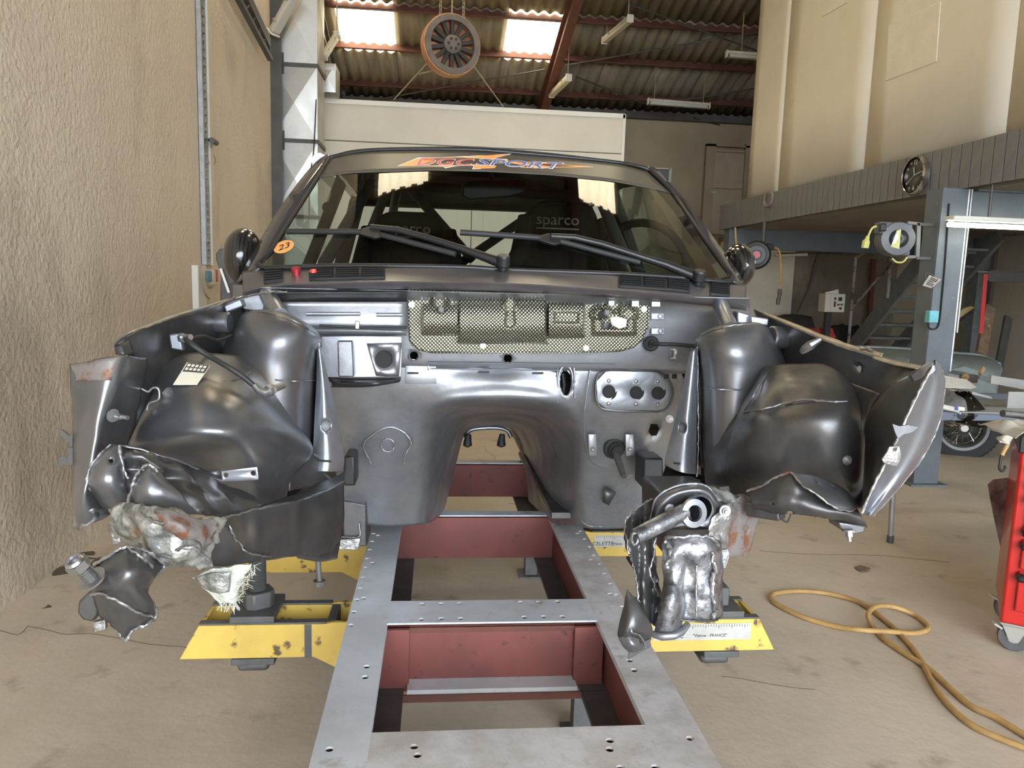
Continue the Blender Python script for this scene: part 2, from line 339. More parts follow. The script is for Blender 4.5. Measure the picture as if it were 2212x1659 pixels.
# ------------------------------------------------------------------ ventilation duct
YDU = 9.22
du = thing('ventilation_duct', 'tall galvanised sheet duct with cross-broken panels by the corner', 'duct', P(635, 640, YDU))
x0, x1 = P(587, 300, YDU).x, P(686, 300, YDU).x; dd = .55
def duct_section(z0, z1, x0=x0, x1=x1, Y=YDU, d=dd):
    mb = MB(); q = .025
    def face(a, b, c, e, n):
        m_ = (Vector(a)+Vector(b)+Vector(c)+Vector(e))/4 + Vector(n)*q
        mb.add([a, b, c, e, m_], [(0, 1, 4), (1, 2, 4), (2, 3, 4), (3, 0, 4)])
    face((x0, Y, z0), (x1, Y, z0), (x1, Y, z1), (x0, Y, z1), (0, -1, 0)); face((x1, Y, z0), (x1, Y+d, z0), (x1, Y+d, z1), (x1, Y, z1), (1, 0, 0))
    mb.add([(x0, Y, z0), (x0, Y+d, z0), (x0, Y+d, z1), (x0, Y, z1), (x1, Y+d, z0), (x1, Y+d, z1)], [(0, 1, 2, 3), (1, 4, 5, 2)])
    return mb
zf = [0, P(635, 468, YDU).z, P(635, 304, YDU).z, P(635, 140, YDU).z, P(635, -60, YDU).z, 6.1]
for i in range(5): obj('duct_section', duct_section(zf[i]+.01, zf[i+1]-.01), 'galv', du, smooth=0)
for z in zf[1:5]: obj('flange', MB().lim(x0-.012, x1+.012, YDU-.012, YDU+.02, z-.022, z+.022).lim(x1-.01, x1+.014, YDU, YDU+dd, z-.022, z+.022), 'dark_steel', du)
d2 = thing('branch_duct', 'small galvanised duct end above the white booth', 'duct', P(712, 200, 10.1))
xa, xb = P(690, 170, 10.0).x, P(725, 170, 10.0).x; za, zb = ztop+.0, P(712, 137, 10.0).z
obj('duct_body', duct_section(za, zb, xa, xb, 10.0, .4), 'galv', d2, smooth=0); zm = P(712, 148, 10).z
obj('flange', MB().lim(xa-.01, xb+.012, 9.985, 10.0, zm-.02, zm+.02), 'galv', d2)
wire('duct_cable', [P(683, 215, 9.20), P(679, 300, 9.15), P(676, 340, 9.12), P(670, 375, 9.1), P(668, 420, 9.1), P(668, 470, 9.1)], .006, 'black_gap')
tag(bpy.data.objects['duct_cable'], 'thin dark cable hanging down the galvanised duct', 'cable')
# ------------------------------------------------------------------ left wall fittings
XT = XL + .02
def wl_(px, py, off=0.0): return PX(px, py, XL + off)
y0t, y1t = wl_(427, 0, .02).y, wl_(449, 0, .02).y
ct = thing('cable_tray', 'vertical perforated grey cable tray on the plaster wall', 'cable tray', wl_(440, 575, .02))
zt0, zt1 = wl_(438, 572, .02).z, 5.6
obj('tray_rail', MB().lim(XL, XL+.04, y0t, y0t+.012, zt0, zt1), 'galv_tray', ct); obj('tray_rail', MB().lim(XL, XL+.04, y1t-.09, y1t, zt0, zt1), 'cream', ct)
ym = (y0t + y1t - .09)/2; ws_ = [(y0t+.012), ym-.014, ym+.014, y1t-.09]
for k in range(3): 
    if k != 1: pass
obj('tray_strip', MB().lim(XL+.02, XL+.024, y0t+.012, y0t+.03, zt0, zt1).lim(XL+.02, XL+.024, ym-.012, ym+.012, zt0, zt1).lim(XL+.02, XL+.024, y1t-.108, y1t-.09, zt0, zt1), 'galv_tray', ct)
z = zt0
rg = MB()
while z < zt1: rg.lim(XL+.0195, XL+.0235, y0t+.012, y1t-.09, z, z+.022); z += .062
tag(obj('tray_rung', rg, 'galv_tray', ct, smooth=0), kind='stuff'); obj('tray_back', MB().lim(XL, XL+.004, y0t, y1t-.09, zt0, zt1), 'black_gap', ct)
tk = thing('cable_trunking', 'short white cable trunking below the perforated tray', 'trunking', wl_(432, 672, .02))
ya, yb_ = wl_(423, 620, .03).y, wl_(441, 620, .03).y
obj('cover', MB().lim(XL, XL+.05, ya, yb_, 1.0, wl_(432, 573, .03).z), 'white_plastic', tk, bevel=.005)
wire('cord', [wl_(434, 572, .06), wl_(436, 600, .07), wl_(440, 625, .07), wl_(447, 640, .06), wl_(452, 645, .03)], .006, 'rope', tk)
eb = thing('socket_box', 'small blue and red electrical socket box on the plaster wall', 'socket', wl_(452, 600, .02))
obj('box', MB().box(wl_(453, 599, .05), (.1, .12, .12)), 'booth_white', eb, bevel=.01)
mat('teal', (.06, .16, .20), None, .4); mat('red_plastic', (.45, .03, .03), None, .35)
obj('blue_cover', MB().box(wl_(451, 597, .11), (.03, .09, .09)), 'teal', eb, bevel=.01); obj('red_switch', MB().box(wl_(463, 596, .08), (.05, .06, .10)), 'red_plastic', eb, bevel=.008)
wire('loop', [wl_(447, 606, .1), wl_(450, 618, .1), wl_(456, 622, .08), wl_(461, 612, .08), wl_(460, 602, .08)], .007, 'rope', eb)
cl = thing('wall_clip', 'cable clip with a thin loop of wire on the plaster wall', 'clip', wl_(455, 305, .02))
obj('clip', MB().cyl(wl_(452, 302, 0), wl_(458, 303, .10), .016).cyl(wl_(458, 303, .10), wl_(467, 309, .10), .022), 'dark_steel', cl)
wire('wire_loop', [wl_(452, 300, .03), wl_(457, 297, .05), wl_(464, 304, .08), wl_(457, 316, .05), wl_(455, 325, .03), wl_(462, 335, .03), wl_(465, 345, .03), wl_(462, 356, .03), wl_(453, 355, .03), wl_(451, 340, .02)], .004, 'rope', cl)
lb = thing('panel_stack', 'dark car panels standing against the wall beyond the carbon mirror', 'car panel', wl_(480, 690, .3))
mat('brown_panel', (.065, .05, .042), (.05, .04, .034), .5, nscale=5)
def prect(pts, Y, th): return MB().prism([P(a, b, Y) for a, b in pts], (0, th, 0))
obj('panel', prect([(474, 537), (486, 537), (489, 560), (520, 640), (600, 1000), (640, 1195), (470, 1189), (476, 590), (466, 560), (466, 548)], 4.2, .05), 'dark_steel', lb, bevel=.006)
obj('panel', prect([(486, 548), (500, 538), (530, 560), (560, 660), (640, 1176), (498, 1171)], 4.3, .05), 'brown_panel', lb, bevel=.006)
obj('edge_strip', MB().bar(P(477, 580, 4.16), P(495, 632, 4.16), .012, .012), 'galv', lb)
# ------------------------------------------------------------------ lamps hung from the roof
def batten(label, a, b, up=.10, wires=(), lit=False, wd=.10):
    a, b = Vector(a), Vector(b); t = thing('batten_lamp', label, 'lamp', (a+b)/2, 'fluorescent battens under the roof')
    d = (b-a).normalized(); sd = d.cross(Vector((0, 0, 1))).normalized()
    obj('housing', MB().bar(a, b, wd*.75, .05), 'cream', t, bevel=.01)
    lo = Vector((0, 0, -.045))
    obj('diffuser', MB().bar(a + lo + d*.03, b + lo - d*.03, wd, .06), 'tube_off', t, bevel=.02, segs=3)
    for e in (a, b): obj('end_cap', MB().bar(e + lo*.5 - d*.012, e + lo*.5 + d*.012, wd*1.05, .115), 'white_plastic', t, bevel=.012)
    for q in (.25, .75): obj('clip', MB().bar(a.lerp(b, q) + lo*.4 - d*.01, a.lerp(b, q) + lo*.4 + d*.01, wd*1.1, .06), 'galv', t)
    for q in wires:
        s = a.lerp(b, q); top = rz(s.y) if s.y < YB else RZ
        obj('hanger', MB().cyl(s, (s.x, s.y, top), .008, 6), 'rope', t)
    return t
batten('cream batten lamp hung slantwise just below the red rafter top', PZ(1362, 36, 5.3), PZ(1306, 84, 5.3), wires=(.08, .92))
batten('cream batten lamp hung close against the red rafter above the booth', PZ(1229, 164, 4.7), PZ(1192, 201, 4.7), wires=(.06,))
batten('dim batten lamp level along the rear eave over the rear wall', P(1400, 216, 13.7), P(1532, 226, 13.7), wires=(.1, .9))
batten('batten lamp half hidden by the mezzanine partition', P(1570, 113, 12.0), P(1712, 124, 12.0), wires=(.22,))
batten('cream batten lamp fixed beside the silver duct top', P(590, 66, 8.9), P(640, -26, 8.7), wd=.12)
batten('small batten lamp between the duct and a skylight', P(699, 118, 10.0), P(728, 72, 10.3), wires=(1.0,), wd=.08)
# ------------------------------------------------------------------ hanging spoked wheel
mat('wheel_orange', (.66, .33, .17), (.52, .26, .13), .75, nscale=8, c3=(.25, .14, .09), n3=14); mat('wheel_grey', (.17, .15, .13), (.13, .11, .10), .8, nscale=9)
mat('spoke_dark', (.035, .032, .03), None, .7)
YW = 10.15
wc = P(974, 99, YW); Rw = .37
hw = thing('hanging_wheel', 'orange rimmed spoked wheel hung on chains from the roof', 'wheel', wc)
ax = Vector((.30, -1, .0)).normalized()
obj('rim', MB().lathe([(Rw*.80, -.09), (Rw, -.09), (Rw*1.0, .07), (Rw*.80, .07), (Rw*.80, -.09)], wc, ax, 48), 'wheel_orange', hw, bevel=.006)
obj('rim_ring', MB().lathe([(Rw*.77, .055), (Rw*.96, .055), (Rw*.96, .09), (Rw*.77, .09), (Rw*.77, .055)], wc, ax, 48), 'wheel_grey', hw)
obj('back_disc', MB().lathe([(.001, -.06), (Rw*.82, -.06)], wc, ax, 40), 'wheel_orange', hw, solid=.01)
obj('hub', MB().lathe([(.001, .11), (Rw*.2, .11), (Rw*.3, .085), (Rw*.32, -.03), (.001, -.03)], wc, ax, 32), 'wheel_grey', hw)
bmb = MB(); u_ = ax.cross(Vector((0, 0, 1))).normalized(); v_ = u_.cross(ax)
for k in range(6): t_ = k*math.pi/3; bmb.lathe([(.001, .02), (.018, .02), (.018, 0)], wc + ax*.1 + (u_*math.cos(t_)+v_*math.sin(t_))*Rw*.17, ax, 8)
obj('hub_bolt', bmb, 'spoke_dark', hw)
for k in range(14):
    t_ = 2*math.pi*(k+.5)/14; d_ = u_*math.cos(t_) + v_*math.sin(t_)
    obj('spoke', MB().bar(wc + d_*Rw*.3 + ax*.04, wc + d_*Rw*.82 + ax*.04, .052, .05, ax), 'spoke_dark', hw, bevel=.008)
def chain(name, a, b, parent, m='rope', r=.012, ln=.055):
    a, b = Vector(a), Vector(b); d = b-a; n = int(d.length/ln/.8); mb = MB(); d.normalize(); e1 = d.orthogonal().normalized(); e2 = d.cross(e1)
    for i in range(n):
        c = a.lerp(b, (i+.5)/n); e = e1 if i % 2 else e2
        mb.tube([c + d*ln*.5*math.cos(t*math.pi/4) + e*ln*.3*math.sin(t*math.pi/4) for t in range(8)], r*.5, 5, closed=True)
    return obj(name, mb, m, parent, smooth=60)
for px_ in (951, 1001): 
    q = P(px_, 45 if px_ < 980 else 48, YW); chain('chain', q, (q.x, q.y, rz(q.y)), hw)
q = P(976, 42, YW); obj('rope', MB().cyl(q, (q.x, q.y, rz(q.y)), .01, 6), 'rope', hw)
for a, b, c, d in ((922, 137, 850, 216), (1020, 138, 1088, 232), (945, 150, 905, 160)): obj('stay_wire', MB().cyl(P(a, b, YW), P(c, d, YBO-.02), .008, 6), 'rope', hw)
# ================================================================== mezzanine on the right
XM = 3.87
mz = thing('mezzanine', 'grey boarded mezzanine edge on dark steel posts and beams', 'mezzanine', (XM, 7.5, 0), kind='structure')
ZB, ZT = 2.27, 2.60
Ya, Yb = PX(2300, 300, XM).y - .9, PX(1556, 460, XM).y
obj('deck', MB().lim(XM+.03, XR, Ya, Yb-.02, ZB+.03, ZT-.02), 'deck_under', mz)
bw = .115; n = int((Yb - Ya)/bw); bd = obj('fascia_board', MB().box((0, 0, 0), (.022, bw-.010, ZT-ZB)), 'fascia', mz, bevel=.002)
bd.location = (XM+.008, Yb-bw/2, (ZB+ZT)/2)
for k in range(1, n): inst(bd, mz, (XM+.008, Yb - bw*(k+.5), (ZB+ZT)/2))
obj('fascia_back', MB().lim(XM+.019, XM+.03, Ya, Yb, ZB+.003, ZT-.003), 'fascia', mz)
obj('end_board', MB().lim(XM, XR, Yb, Yb+.02, ZB, ZT), 'fascia', mz)
def hpost(px, py, Y, wd, dp, name='post'):
    x = P(px, py, Y).x
    return obj(name, MB().lim(x-wd/2, x-wd/2+.014, Y-dp/2, Y+dp/2, 0, ZB).lim(x+wd/2-.014, x+wd/2, Y-dp/2, Y+dp/2, 0, ZB).lim(x-wd/2, x+wd/2, Y-.006, Y+.006, 0, ZB), 'grey_steel', mz, smooth=0), x
# near post: flanges face the camera, so it reads as a broad front with a side face
YP = 5.62
xl_, xr_ = P(1991, 700, YP).x, P(2046, 700, YP).x; XPc = XM - .04
pw = xr_ - xl_
pm = MB().lim(XPc-.10, XPc+.10, YP-.10, YP-.086, 0, ZB).lim(XPc-.10, XPc+.10, YP+.086, YP+.10, 0, ZB).lim(XPc-.006, XPc+.006, YP-.09, YP+.09, 0, ZB).lim(XPc-.102, XPc-.09, YP-.088, YP+.088, 0, ZB)
obj('post', pm, 'grey_steel', mz, smooth=0); obj('base_plate', MB().lim(XPc-.15, XPc+.15, YP-.15, YP+.15, 0, .015), 'grey_steel', mz)
YP2 = 10.3
obj('post', MB().lim(XM+.03, XM+.23, YP2-.10, YP2-.086, 0, ZB).lim(XM+.03, XM+.042, YP2-.09, YP2+.09, 0, ZB).lim(XM+.124, XM+.136, YP2-.09, YP2+.09, 0, ZB), 'grey_steel', mz, smooth=0)
for Y_, z_ in ((YP, ZB-.0), (YP2, ZB-.0)):
    h = .25
    obj('beam', MB().lim(XM+.16, XR, Y_-.006, Y_+.006, z_-h, z_).lim(XM+.16, XR, Y_-.07, Y_+.07, z_-h-.012, z_-h).lim(XM+.16, XR, Y_-.07, Y_+.07, z_-.006, z_+.006), 'grey_steel', mz, smooth=0)
obj('ceiling_board', MB().lim(XM+.16, XR, Ya, Yb, ZB+.005, ZB+.025), 'deck_under', mz)
# partition boards standing on the mezzanine
pt = thing('wall_mezzanine', 'cream board partition standing on the mezzanine edge', 'wall', (XM+.04, 8, ZT), kind='structure')
edges = [PX(1617, 420, XM+.06).y, PX(1684, 400, XM+.06).y, PX(1872, 340, XM+.06).y, PX(2178, 290, XM+.06).y, PX(2600, 290, XM+.06).y]
for i in range(4):
    y1, y0 = edges[i]-.004, edges[i+1]+.004
    rows = []
    for k in range(9):
        z = ZT + (8.3-ZT)*k/8; r = []
        for j in range(7):
            f = j/6; bow = .0012*(2*f-1)**4*math.sin(min(1.0, k/3)*math.pi)*(1 if k < 4 else 0)
            r.append((XM + .05 - bow, y0 + (y1-y0)*f, z))
        rows.append(r)
    obj('wall_panel', MB().grid(rows), 'partition', pt, solid=.016)
obj('stud', MB().lim(XM+.075, XM+.11, edges[4], edges[0]-.004, ZT, 8.2), 'cream', pt)
q = [PX(a, b, XM+.035) for a, b in ((1913, 175), (2022, 133), (2031, 3), (1919, 56))]
obj('repair_board', MB().prism(q, (.012, 0, 0)), 'patch_board', pt, bevel=.003)
q = [PX(a, b, XM+.035) for a, b in ((1776, 36), (1830, 5), (1834, -30), (1778, -10))]
obj('repair_board', MB().prism(q, (.012, 0, 0)), 'patch_board', pt, bevel=.003)
q = [PX(a, b, XM+.047) for a, b in ((1893, 60), (1893, 205), (1925, 214), (1960, 212), (2010, 205), (2030, 222), (2050, 200), (2073, 160), (2078, 0), (2010, -8))]
obj('filler_smear', MB().prism(q, (.004, 0, 0)), 'partition', pt)
# ------------------------------------------------------------------ wall clock
mat('chrome', (.62, .61, .58), None, .22, metal=1.0); mat('clock_face', (.045, .042, .036), None, .5); mat('ivory', (.70, .66, .52), None, .5)
cc = PX(1984, 379, XM - .012); Rc = (PX(1984, 338, XM).z - PX(1984, 420, XM).z)/2
ck = thing('wall_clock', 'round black faced wall clock with a chrome rim on the grey boards', 'clock', cc)
obj('rim', MB().lathe([(Rc*.9, .05), (Rc*.93, .056), (Rc, .045), (Rc, .0), (Rc*.9, .0)], cc, (-1, 0, 0), 48), 'chrome', ck)
obj('dial', MB().lathe([(.001, .03), (Rc*.91, .03)], cc, (-1, 0, 0), 48), 'clock_face', ck, solid=.004)
fc = cc + Vector((-.034, 0, 0))
def dial(a, r): return fc + Vector((0, -math.sin(a)*r, math.cos(a)*r))
for h in range(1, 13):
    big = h % 3 == 0
    text_mesh('numeral', str(h), dial(h*math.pi/6, Rc*(.66 if big else .74)), (0, -1, 0), (0, 0, 1), Rc*(.34 if big else .17), 'ivory', ck, ext=.002)
for nm, a, ln, wd in (('hour_hand', -.18, .42, .05), ('minute_hand', 1.38, .62, .035), ('second_hand', -2.15, .62, .012)):
    obj(nm, MB().bar(fc + Vector((-.004, 0, 0)), dial(a, Rc*ln) + Vector((-.004, 0, 0)), .003, Rc*wd, dial(a+math.pi/2, 1)-fc), 'ivory', ck)
# horseshoe
hs = thing('horseshoe', 'worn horseshoe nailed to the grey fascia boards', 'horseshoe', PX(1660, 428, XM-.01))
mat('old_iron', (.27, .24, .20), (.20, .17, .14), .7, metal=.3, nscale=20)
pts = []
for k in range(13):
    a = math.radians(-62 + k*(304/12)) - math.pi/2 - math.radians(90)
    pts.append(PX(1660, 429, XM-.012) + Vector((0, -.11*math.sin(math.radians(-150 + k*25)), -.085*math.cos(math.radians(-150 + k*25)))))
obj('shoe', MB().tube(pts, [.014]+[.02]*11+[.014], 8), 'old_iron', hs, smooth=60)
# ------------------------------------------------------------------ lit tube under the mezzanine
lt = thing('tube_lamp', 'lit fluorescent tube fixed under the mezzanine beside the post', 'lamp', P(2130, 480, 5.2))
a, b = P(2048, 485, 5.25), P(2330, 497, 5.25)
obj('tube', MB().cyl(a, b, .017, 12), 'tube_lit', lt); up = Vector((0, .0, .045))
obj('reflector', MB().bar(a + up, b + up, .12, .03), 'white_plastic', lt, bevel=.008)
for e in (a.lerp(b, .02), a.lerp(b, .98)): obj('holder', MB().bar(e - Vector((.01, 0, 0)) + up*.3, e + Vector((.01, 0, 0)) + up*.3, .03, .05), 'white_plastic', lt)
for f_ in (.3, .7): obj('hanger', MB().cyl(a.lerp(b, f_) + up, (a.lerp(b, f_).x, a.y, ZB), .01, 8), 'dark_steel', lt)
# conduit, junction box, licence plate on the post
XF = XPc; YF = YP - .10
jb = thing('junction_box', 'small turquoise junction box with looped cable on the near post', 'junction box', P(2003, 685, YF))
mat('turquoise', (.18, .50, .56), (.14, .42, .48), .45, nscale=10)
a = P(2013, 684, YF-.03); obj('box', MB().box(a, (.075, .06, .09)), 'turquoise', jb, bevel=.006)
wire('cable', [P(2004, 698, YF-.02), P(2007, 708, YF-.02), P(2018, 711, YF-.02), P(2028, 700, YF-.01), P(2034, 650, YF-.01), P(2042, 560, YF-.01), P(2050, 440, YF-.01)], .006, 'black_gap', jb)
obj('conduit', MB().cyl((XF+.112, YF+.01, .9), (XF+.112, YF+.01, ZB), .010, 8).cyl((XF+.134, YF+.01, 1.2), (XF+.134, YF+.01, ZB), .008, 8), 'galv_tray', jb)
lp = thing('licence_plate', 'old embossed licence plate hung askew on the near post', 'licence plate', P(2013, 608, YF))
mat('plate_paint', (.40, .36, .30), (.30, .26, .22), .6, nscale=20); mat('plate_dark', (.06, .055, .05), None, .6)
q = [P(a, b, YF-.03) for a, b in ((1993, 617), (2008, 594), (2034, 604), (2012, 623))]
obj('plate', MB().prism(q, (0, .006, 0)), 'plate_paint', lp, bevel=.002)
ux = (q[2]-q[0]); uy = (q[1]-q[0])
def lq_(u, v): return q[0].lerp(q[3], u).lerp(q[1].lerp(q[2], u), v) + Vector((0, -.004, 0))
for u0, v0, u1, v1 in ((.2, .86, .62, .80), (.2, .72, .66, .66), (.2, .56, .62, .52), (.2, .40, .64, .36), (.2, .26, .6, .22), (.74, .9, .74, .6), (.76, .42, .76, .16)): obj('embossing', MB().bar(lq_(u0, v0), lq_(u1, v1), .006, .006), 'plate_dark', lp)
wire('tie', [P(2000, 603, YF-.03), P(1999, 592, YF-.03), P(2008, 590, YF-.03), P(2016, 597, YF-.03)], .005, 'dark_steel', lp)
# ------------------------------------------------------------------ cord reel (grey) and hose reel (black)
mat('jack_iron', (.16, .16, .155), None, .5, metal=.5); mat('reel_grey', (.13, .135, .15), (.105, .11, .12), .35, nscale=6); mat('reel_black', (.022, .022, .022), None, .4); mat('cord_yellow', (.52, .52, .16), None, .5); mat('hose_orange', (.44, .27, .095), (.35, .21, .075), .55, nscale=15)
YR = YP - .04
rc = P(1934, 517, YR); k = YR/FPX
cr_ = thing('cord_reel', 'grey cord reel with a yellow plug bracketed to the near post', 'cord reel', rc)
ax = Vector((-.28, -1, 0)).normalized(); R1 = 38*k
obj('drum', MB().lathe([(.001, -.10), (R1*.98, -.10), (R1, -.06), (R1, .04), (R1*.93, .075), (R1*.55, .085), (R1*.5, .075), (.001, .075)], rc, ax, 40), 'reel_grey', cr_)
obj('casing', MB().lim(rc.x-44*k, rc.x-8*k, rc.y-.04, rc.y+.06, rc.z+10*k, rc.z+37*k).lim(rc.x-8*k, rc.x+36*k, rc.y-.02, rc.y+.05, rc.z-36*k, rc.z+36*k), 'reel_grey', cr_, bevel=.015)
obj('feed_mouth', MB().box((rc.x-40*k, rc.y-.04, rc.z+24*k), (.05, .04, .06)), 'reel_black', cr_, bevel=.01)
obj('label_disc', MB().lathe([(.001, .079), (R1*.5, .079)], rc, ax, 32), 'reel_black', cr_, solid=.002)
sdv = ax.cross(Vector((0, 0, 1))).normalized()
lq = rc + ax*.083
obj('label_sticker', MB().prism([lq + sdv*(-.01) + Vector((0, 0, .07)), lq + sdv*(.02) + Vector((0, 0, .06)), lq + sdv*.05 + Vector((0, 0, -.06)), lq - sdv*.01 + Vector((0, 0, -.075))], ax*.002), 'cord_yellow', cr_)
obj('torn_paper', MB().prism([lq + sdv*.008 + Vector((0, 0, .06)), lq + sdv*.03 + Vector((0, 0, .02)), lq + sdv*.048 + Vector((0, 0, -.045)), lq + sdv*.02 + Vector((0, 0, -.03)), lq + sdv*.005 + Vector((0, 0, .01))], ax*.006), 'white_plastic', cr_)
wire('cord', [P(1893, 489, YR-.02), P(1885, 492, YR-.02), P(1880, 500, YR-.02), P(1875, 512, YR-.02)], .008, 'cord_yellow', cr_)
obj('plug', MB().tube([P(1875, 510, YR-.02), P(1873, 517, YR-.02), P(1871, 522, YR-.02), P(1868, 536, YR-.02)], [.012, .016, .028, .026], 10), 'cord_yellow', cr_)
wire('slack', [P(1927, 558, YR), P(1936, 566, YR), P(1950, 566, YR), P(1959, 556, YR)], .007, 'cord_yellow', cr_)
obj('bracket', MB().bar(P(1960, 481, YR+.02), P(1989, 484, YR+.02), .02, .02).bar(P(1958, 555, YR+.02), P(1985, 555, YR+.02), .02, .02).bar(P(1984, 482, YR+.02), P(1981, 556, YR+.02), .03, .02, (0, 1, 0)), 'jack_iron', cr_); bx0 = P(1983, 520, YR+.02); obj('bracket_arm_plate', MB().lim(bx0.x-.01, XPc-.100, YR, YR+.03, bx0.z-.14, bx0.z-.12).lim(bx0.x-.01, XPc-.100, YR, YR+.03, bx0.z+.11, bx0.z+.13), 'dark_steel', cr_)
YH = 8.9; hc = P(1633, 551, YH); k = YH/FPX; R2 = 30*k
hr = thing('hose_reel', 'black air hose reel with a red hub hung under the mezzanine', 'hose reel', hc)
ax = Vector((-.35, -1, 0)).normalized()
obj('drum', MB().lathe([(.001, -.14), (R2*1.02, -.14), (R2*1.05, -.10), (R2*1.05, .03), (R2*.9, .07), (R2*.7, .075), (R2*.66, .09), (.001, .09)], hc, ax, 40), 'reel_black', hr)
obj('spout', MB().prism([P(a, b, YH-.06) for a, b in ((1625, 522), (1668, 526), (1673, 530), (1671, 540), (1655, 545), (1640, 535))], (0, .12, 0)), 'reel_black', hr, bevel=.015)
obj('hub', MB().lathe([(.001, .10), (R2*.26, .10), (R2*.27, .085)], hc, ax, 24), 'red_plastic', hr)
obj('hub_ring', MB().lathe([(R2*.30, .092), (R2*.34, .097), (R2*.37, .092)], hc, ax, 28), 'grey_steel', hr)
wire('hose', [P(1673, 535, YH-.05), P(1682, 540, YH-.05), P(1686, 560, YH-.05), P(1687, 590, YH-.05), P(1686, 625, YH-.05)], .014, 'hose_orange', hr)
obj('hose_nozzle', MB().tube([P(1685, 624, YH-.05), P(1684, 636, YH-.05), P(1683, 642, YH-.05), P(1682, 645, YH-.05), P(1680, 658, YH-.05)], [.022, .026, .018, .026, .02], 10), 'dark_steel', hr)
wire('feed_hose', [P(1627, 572, YH-.06), P(1626, 580, YH-.06), P(1620, 588, YH-.06), P(1612, 590, YH-.02)], .014, 'hose_orange', hr)
wire('rise_hose', [P(1590, 590, YH), P(1594, 560, YH), P(1590, 520, YH), P(1588, 491, YH)], .012, 'hose_orange', hr)
obj('mount', MB().cyl(hc + Vector((.1, .05, R2*.7)), (hc.x+.1, hc.y+.05, ZB), .02, 8), 'dark_steel', hr); obj('coupling', MB().cyl(P(1590, 590, YH), P(1612, 590, YH-.02), .02, 8), 'dark_steel', hr)
# ------------------------------------------------------------------ under-mezzanine rear wall, boards and stairs
YC = 12.4
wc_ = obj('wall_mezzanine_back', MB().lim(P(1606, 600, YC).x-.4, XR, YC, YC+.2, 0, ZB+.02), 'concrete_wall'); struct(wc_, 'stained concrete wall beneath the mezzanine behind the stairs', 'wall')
YQ = YC - .04
bp = thing('wall_board', 'tall beige board leaning flat on the concrete wall behind the hose reel', 'board', P(1660, 700, YQ))
a, b = P(1560, 500, YQ), P(1722, 500, YQ)
obj('board', MB().lim(a.x, b.x, YQ, YQ+.03, 0, P(1722, 528, YQ).z), 'cream', bp, bevel=.004)
pr = thing('pipe_rail', 'rusty pipe bracket and white tube on the concrete wall', 'pipe', P(1780, 545, YQ))
obj('pipe', MB().cyl(P(1728, 535, YQ-.06), P(1870, 527, YQ-.06), .016, 8), 'cream', pr)
obj('white_tube', MB().cyl(P(1675, 552, YQ-.08), P(1744, 550, YQ-.08), .022, 10), 'white_plastic', pr)
obj('bracket', MB().bar(P(1680, 547, YQ-.03), P(1818, 547, YQ-.03), .02, .02).bar(P(1768, 537, YQ-.03), P(1768, 548, YQ-.03), .02, .02, (0, 1, 0)).bar(P(1817, 535, YQ-.03), P(1817, 548, YQ-.03), .02, .02, (0, 1, 0)), 'brown_panel', pr)
obj('drop_wire', MB().cyl(P(1767, 548, YQ-.01), P(1748, 622, YQ-.01), .012, 6).cyl(P(1748, 622, YQ-.01), P(1722, 678, YQ-.01), .008, 6), 'dark_steel', pr)
st = thing('staircase', 'grey steel staircase with open treads rising to the mezzanine', 'staircase', (6.2, 11, 0))
mat('stair_grey', (.185, .20, .195), (.14, .15, .145), .6, nscale=8, c3=(.28, .29, .28), n3=22, n3lo=.62, n3hi=.72); mat('rust_rail', (.30, .29, .26), (.12, .06, .035), .7, nscale=7, nlo=.5, nhi=.6)
sA, sB = P(1868, 748, 10.9), P(1990, 527, 9.25); sx = (sA.x + sB.x)/2; sw = .72
slope = (sB.z - sA.z)/(sB.y - sA.y); yb0 = sA.y - sA.z/slope + 0.0; yt = sA.y + (ZB - .02 - sA.z)/slope
for x in (sx, sx+sw): obj('stringer', MB().bar((x, yb0, .0), (x, yt, ZB-.02), .05, .24, (0, 1, 1)), 'stair_grey', st)
nt = 11
for i in range(1, nt):
    f = i/nt; y = yb0 + (yt-yb0)*f; z = (ZB-.02)*f
    obj('tread', MB().lim(sx+.02, sx+sw-.02, y-.12, y+.12, z-.015, z+.015).lim(sx+.02, sx+sw-.02, y+.10, y+.12, z-.04, z+.015), 'stair_grey', st)
ypost = P(1855, 700, 10.9)
hp = [(sx-.06, 10.95), (sx-.06, 10.05)]
for i, (x, y) in enumerate(hp):
    zb_ = max(0, (y-yb0)*slope); obj('rail_post', MB().cyl((x, y, zb_), (x, y, zb_+1.0 + (.35 if i == 0 else 0)), .022, 8), 'rust_rail', st)
z0_ = max(0, (hp[0][1]-yb0)*slope) + 1.35
obj('handrail', MB().cyl((hp[0][0], hp[0][1], z0_), (hp[0][0], 9.9, min(ZB-.05, z0_ + slope*(9.9-hp[0][1]))), .02, 8), 'rust_rail', st)
obj('mid_rail', MB().cyl((hp[0][0], hp[0][1], z0_-.75), (hp[0][0], 9.6, min(ZB-.1, z0_-.75 + slope*(9.6-hp[0][1]))), .02, 8), 'rust_rail', st)
rp = thing('steel_prop', 'rusty red steel prop leaning at the concrete wall behind the stairs', 'prop', P(1880, 760, 12.2)); obj('prop', MB().bar(P(1876, 712, 12.2), P(1887, 560, 12.3), .07, .05, (0, 1, 0)).bar(P(1876, 712, 12.2), (P(1876, 712, 12.2).x-.02, 12.15, 0), .07, .05, (0, 1, 0)), 'red_steel', rp)
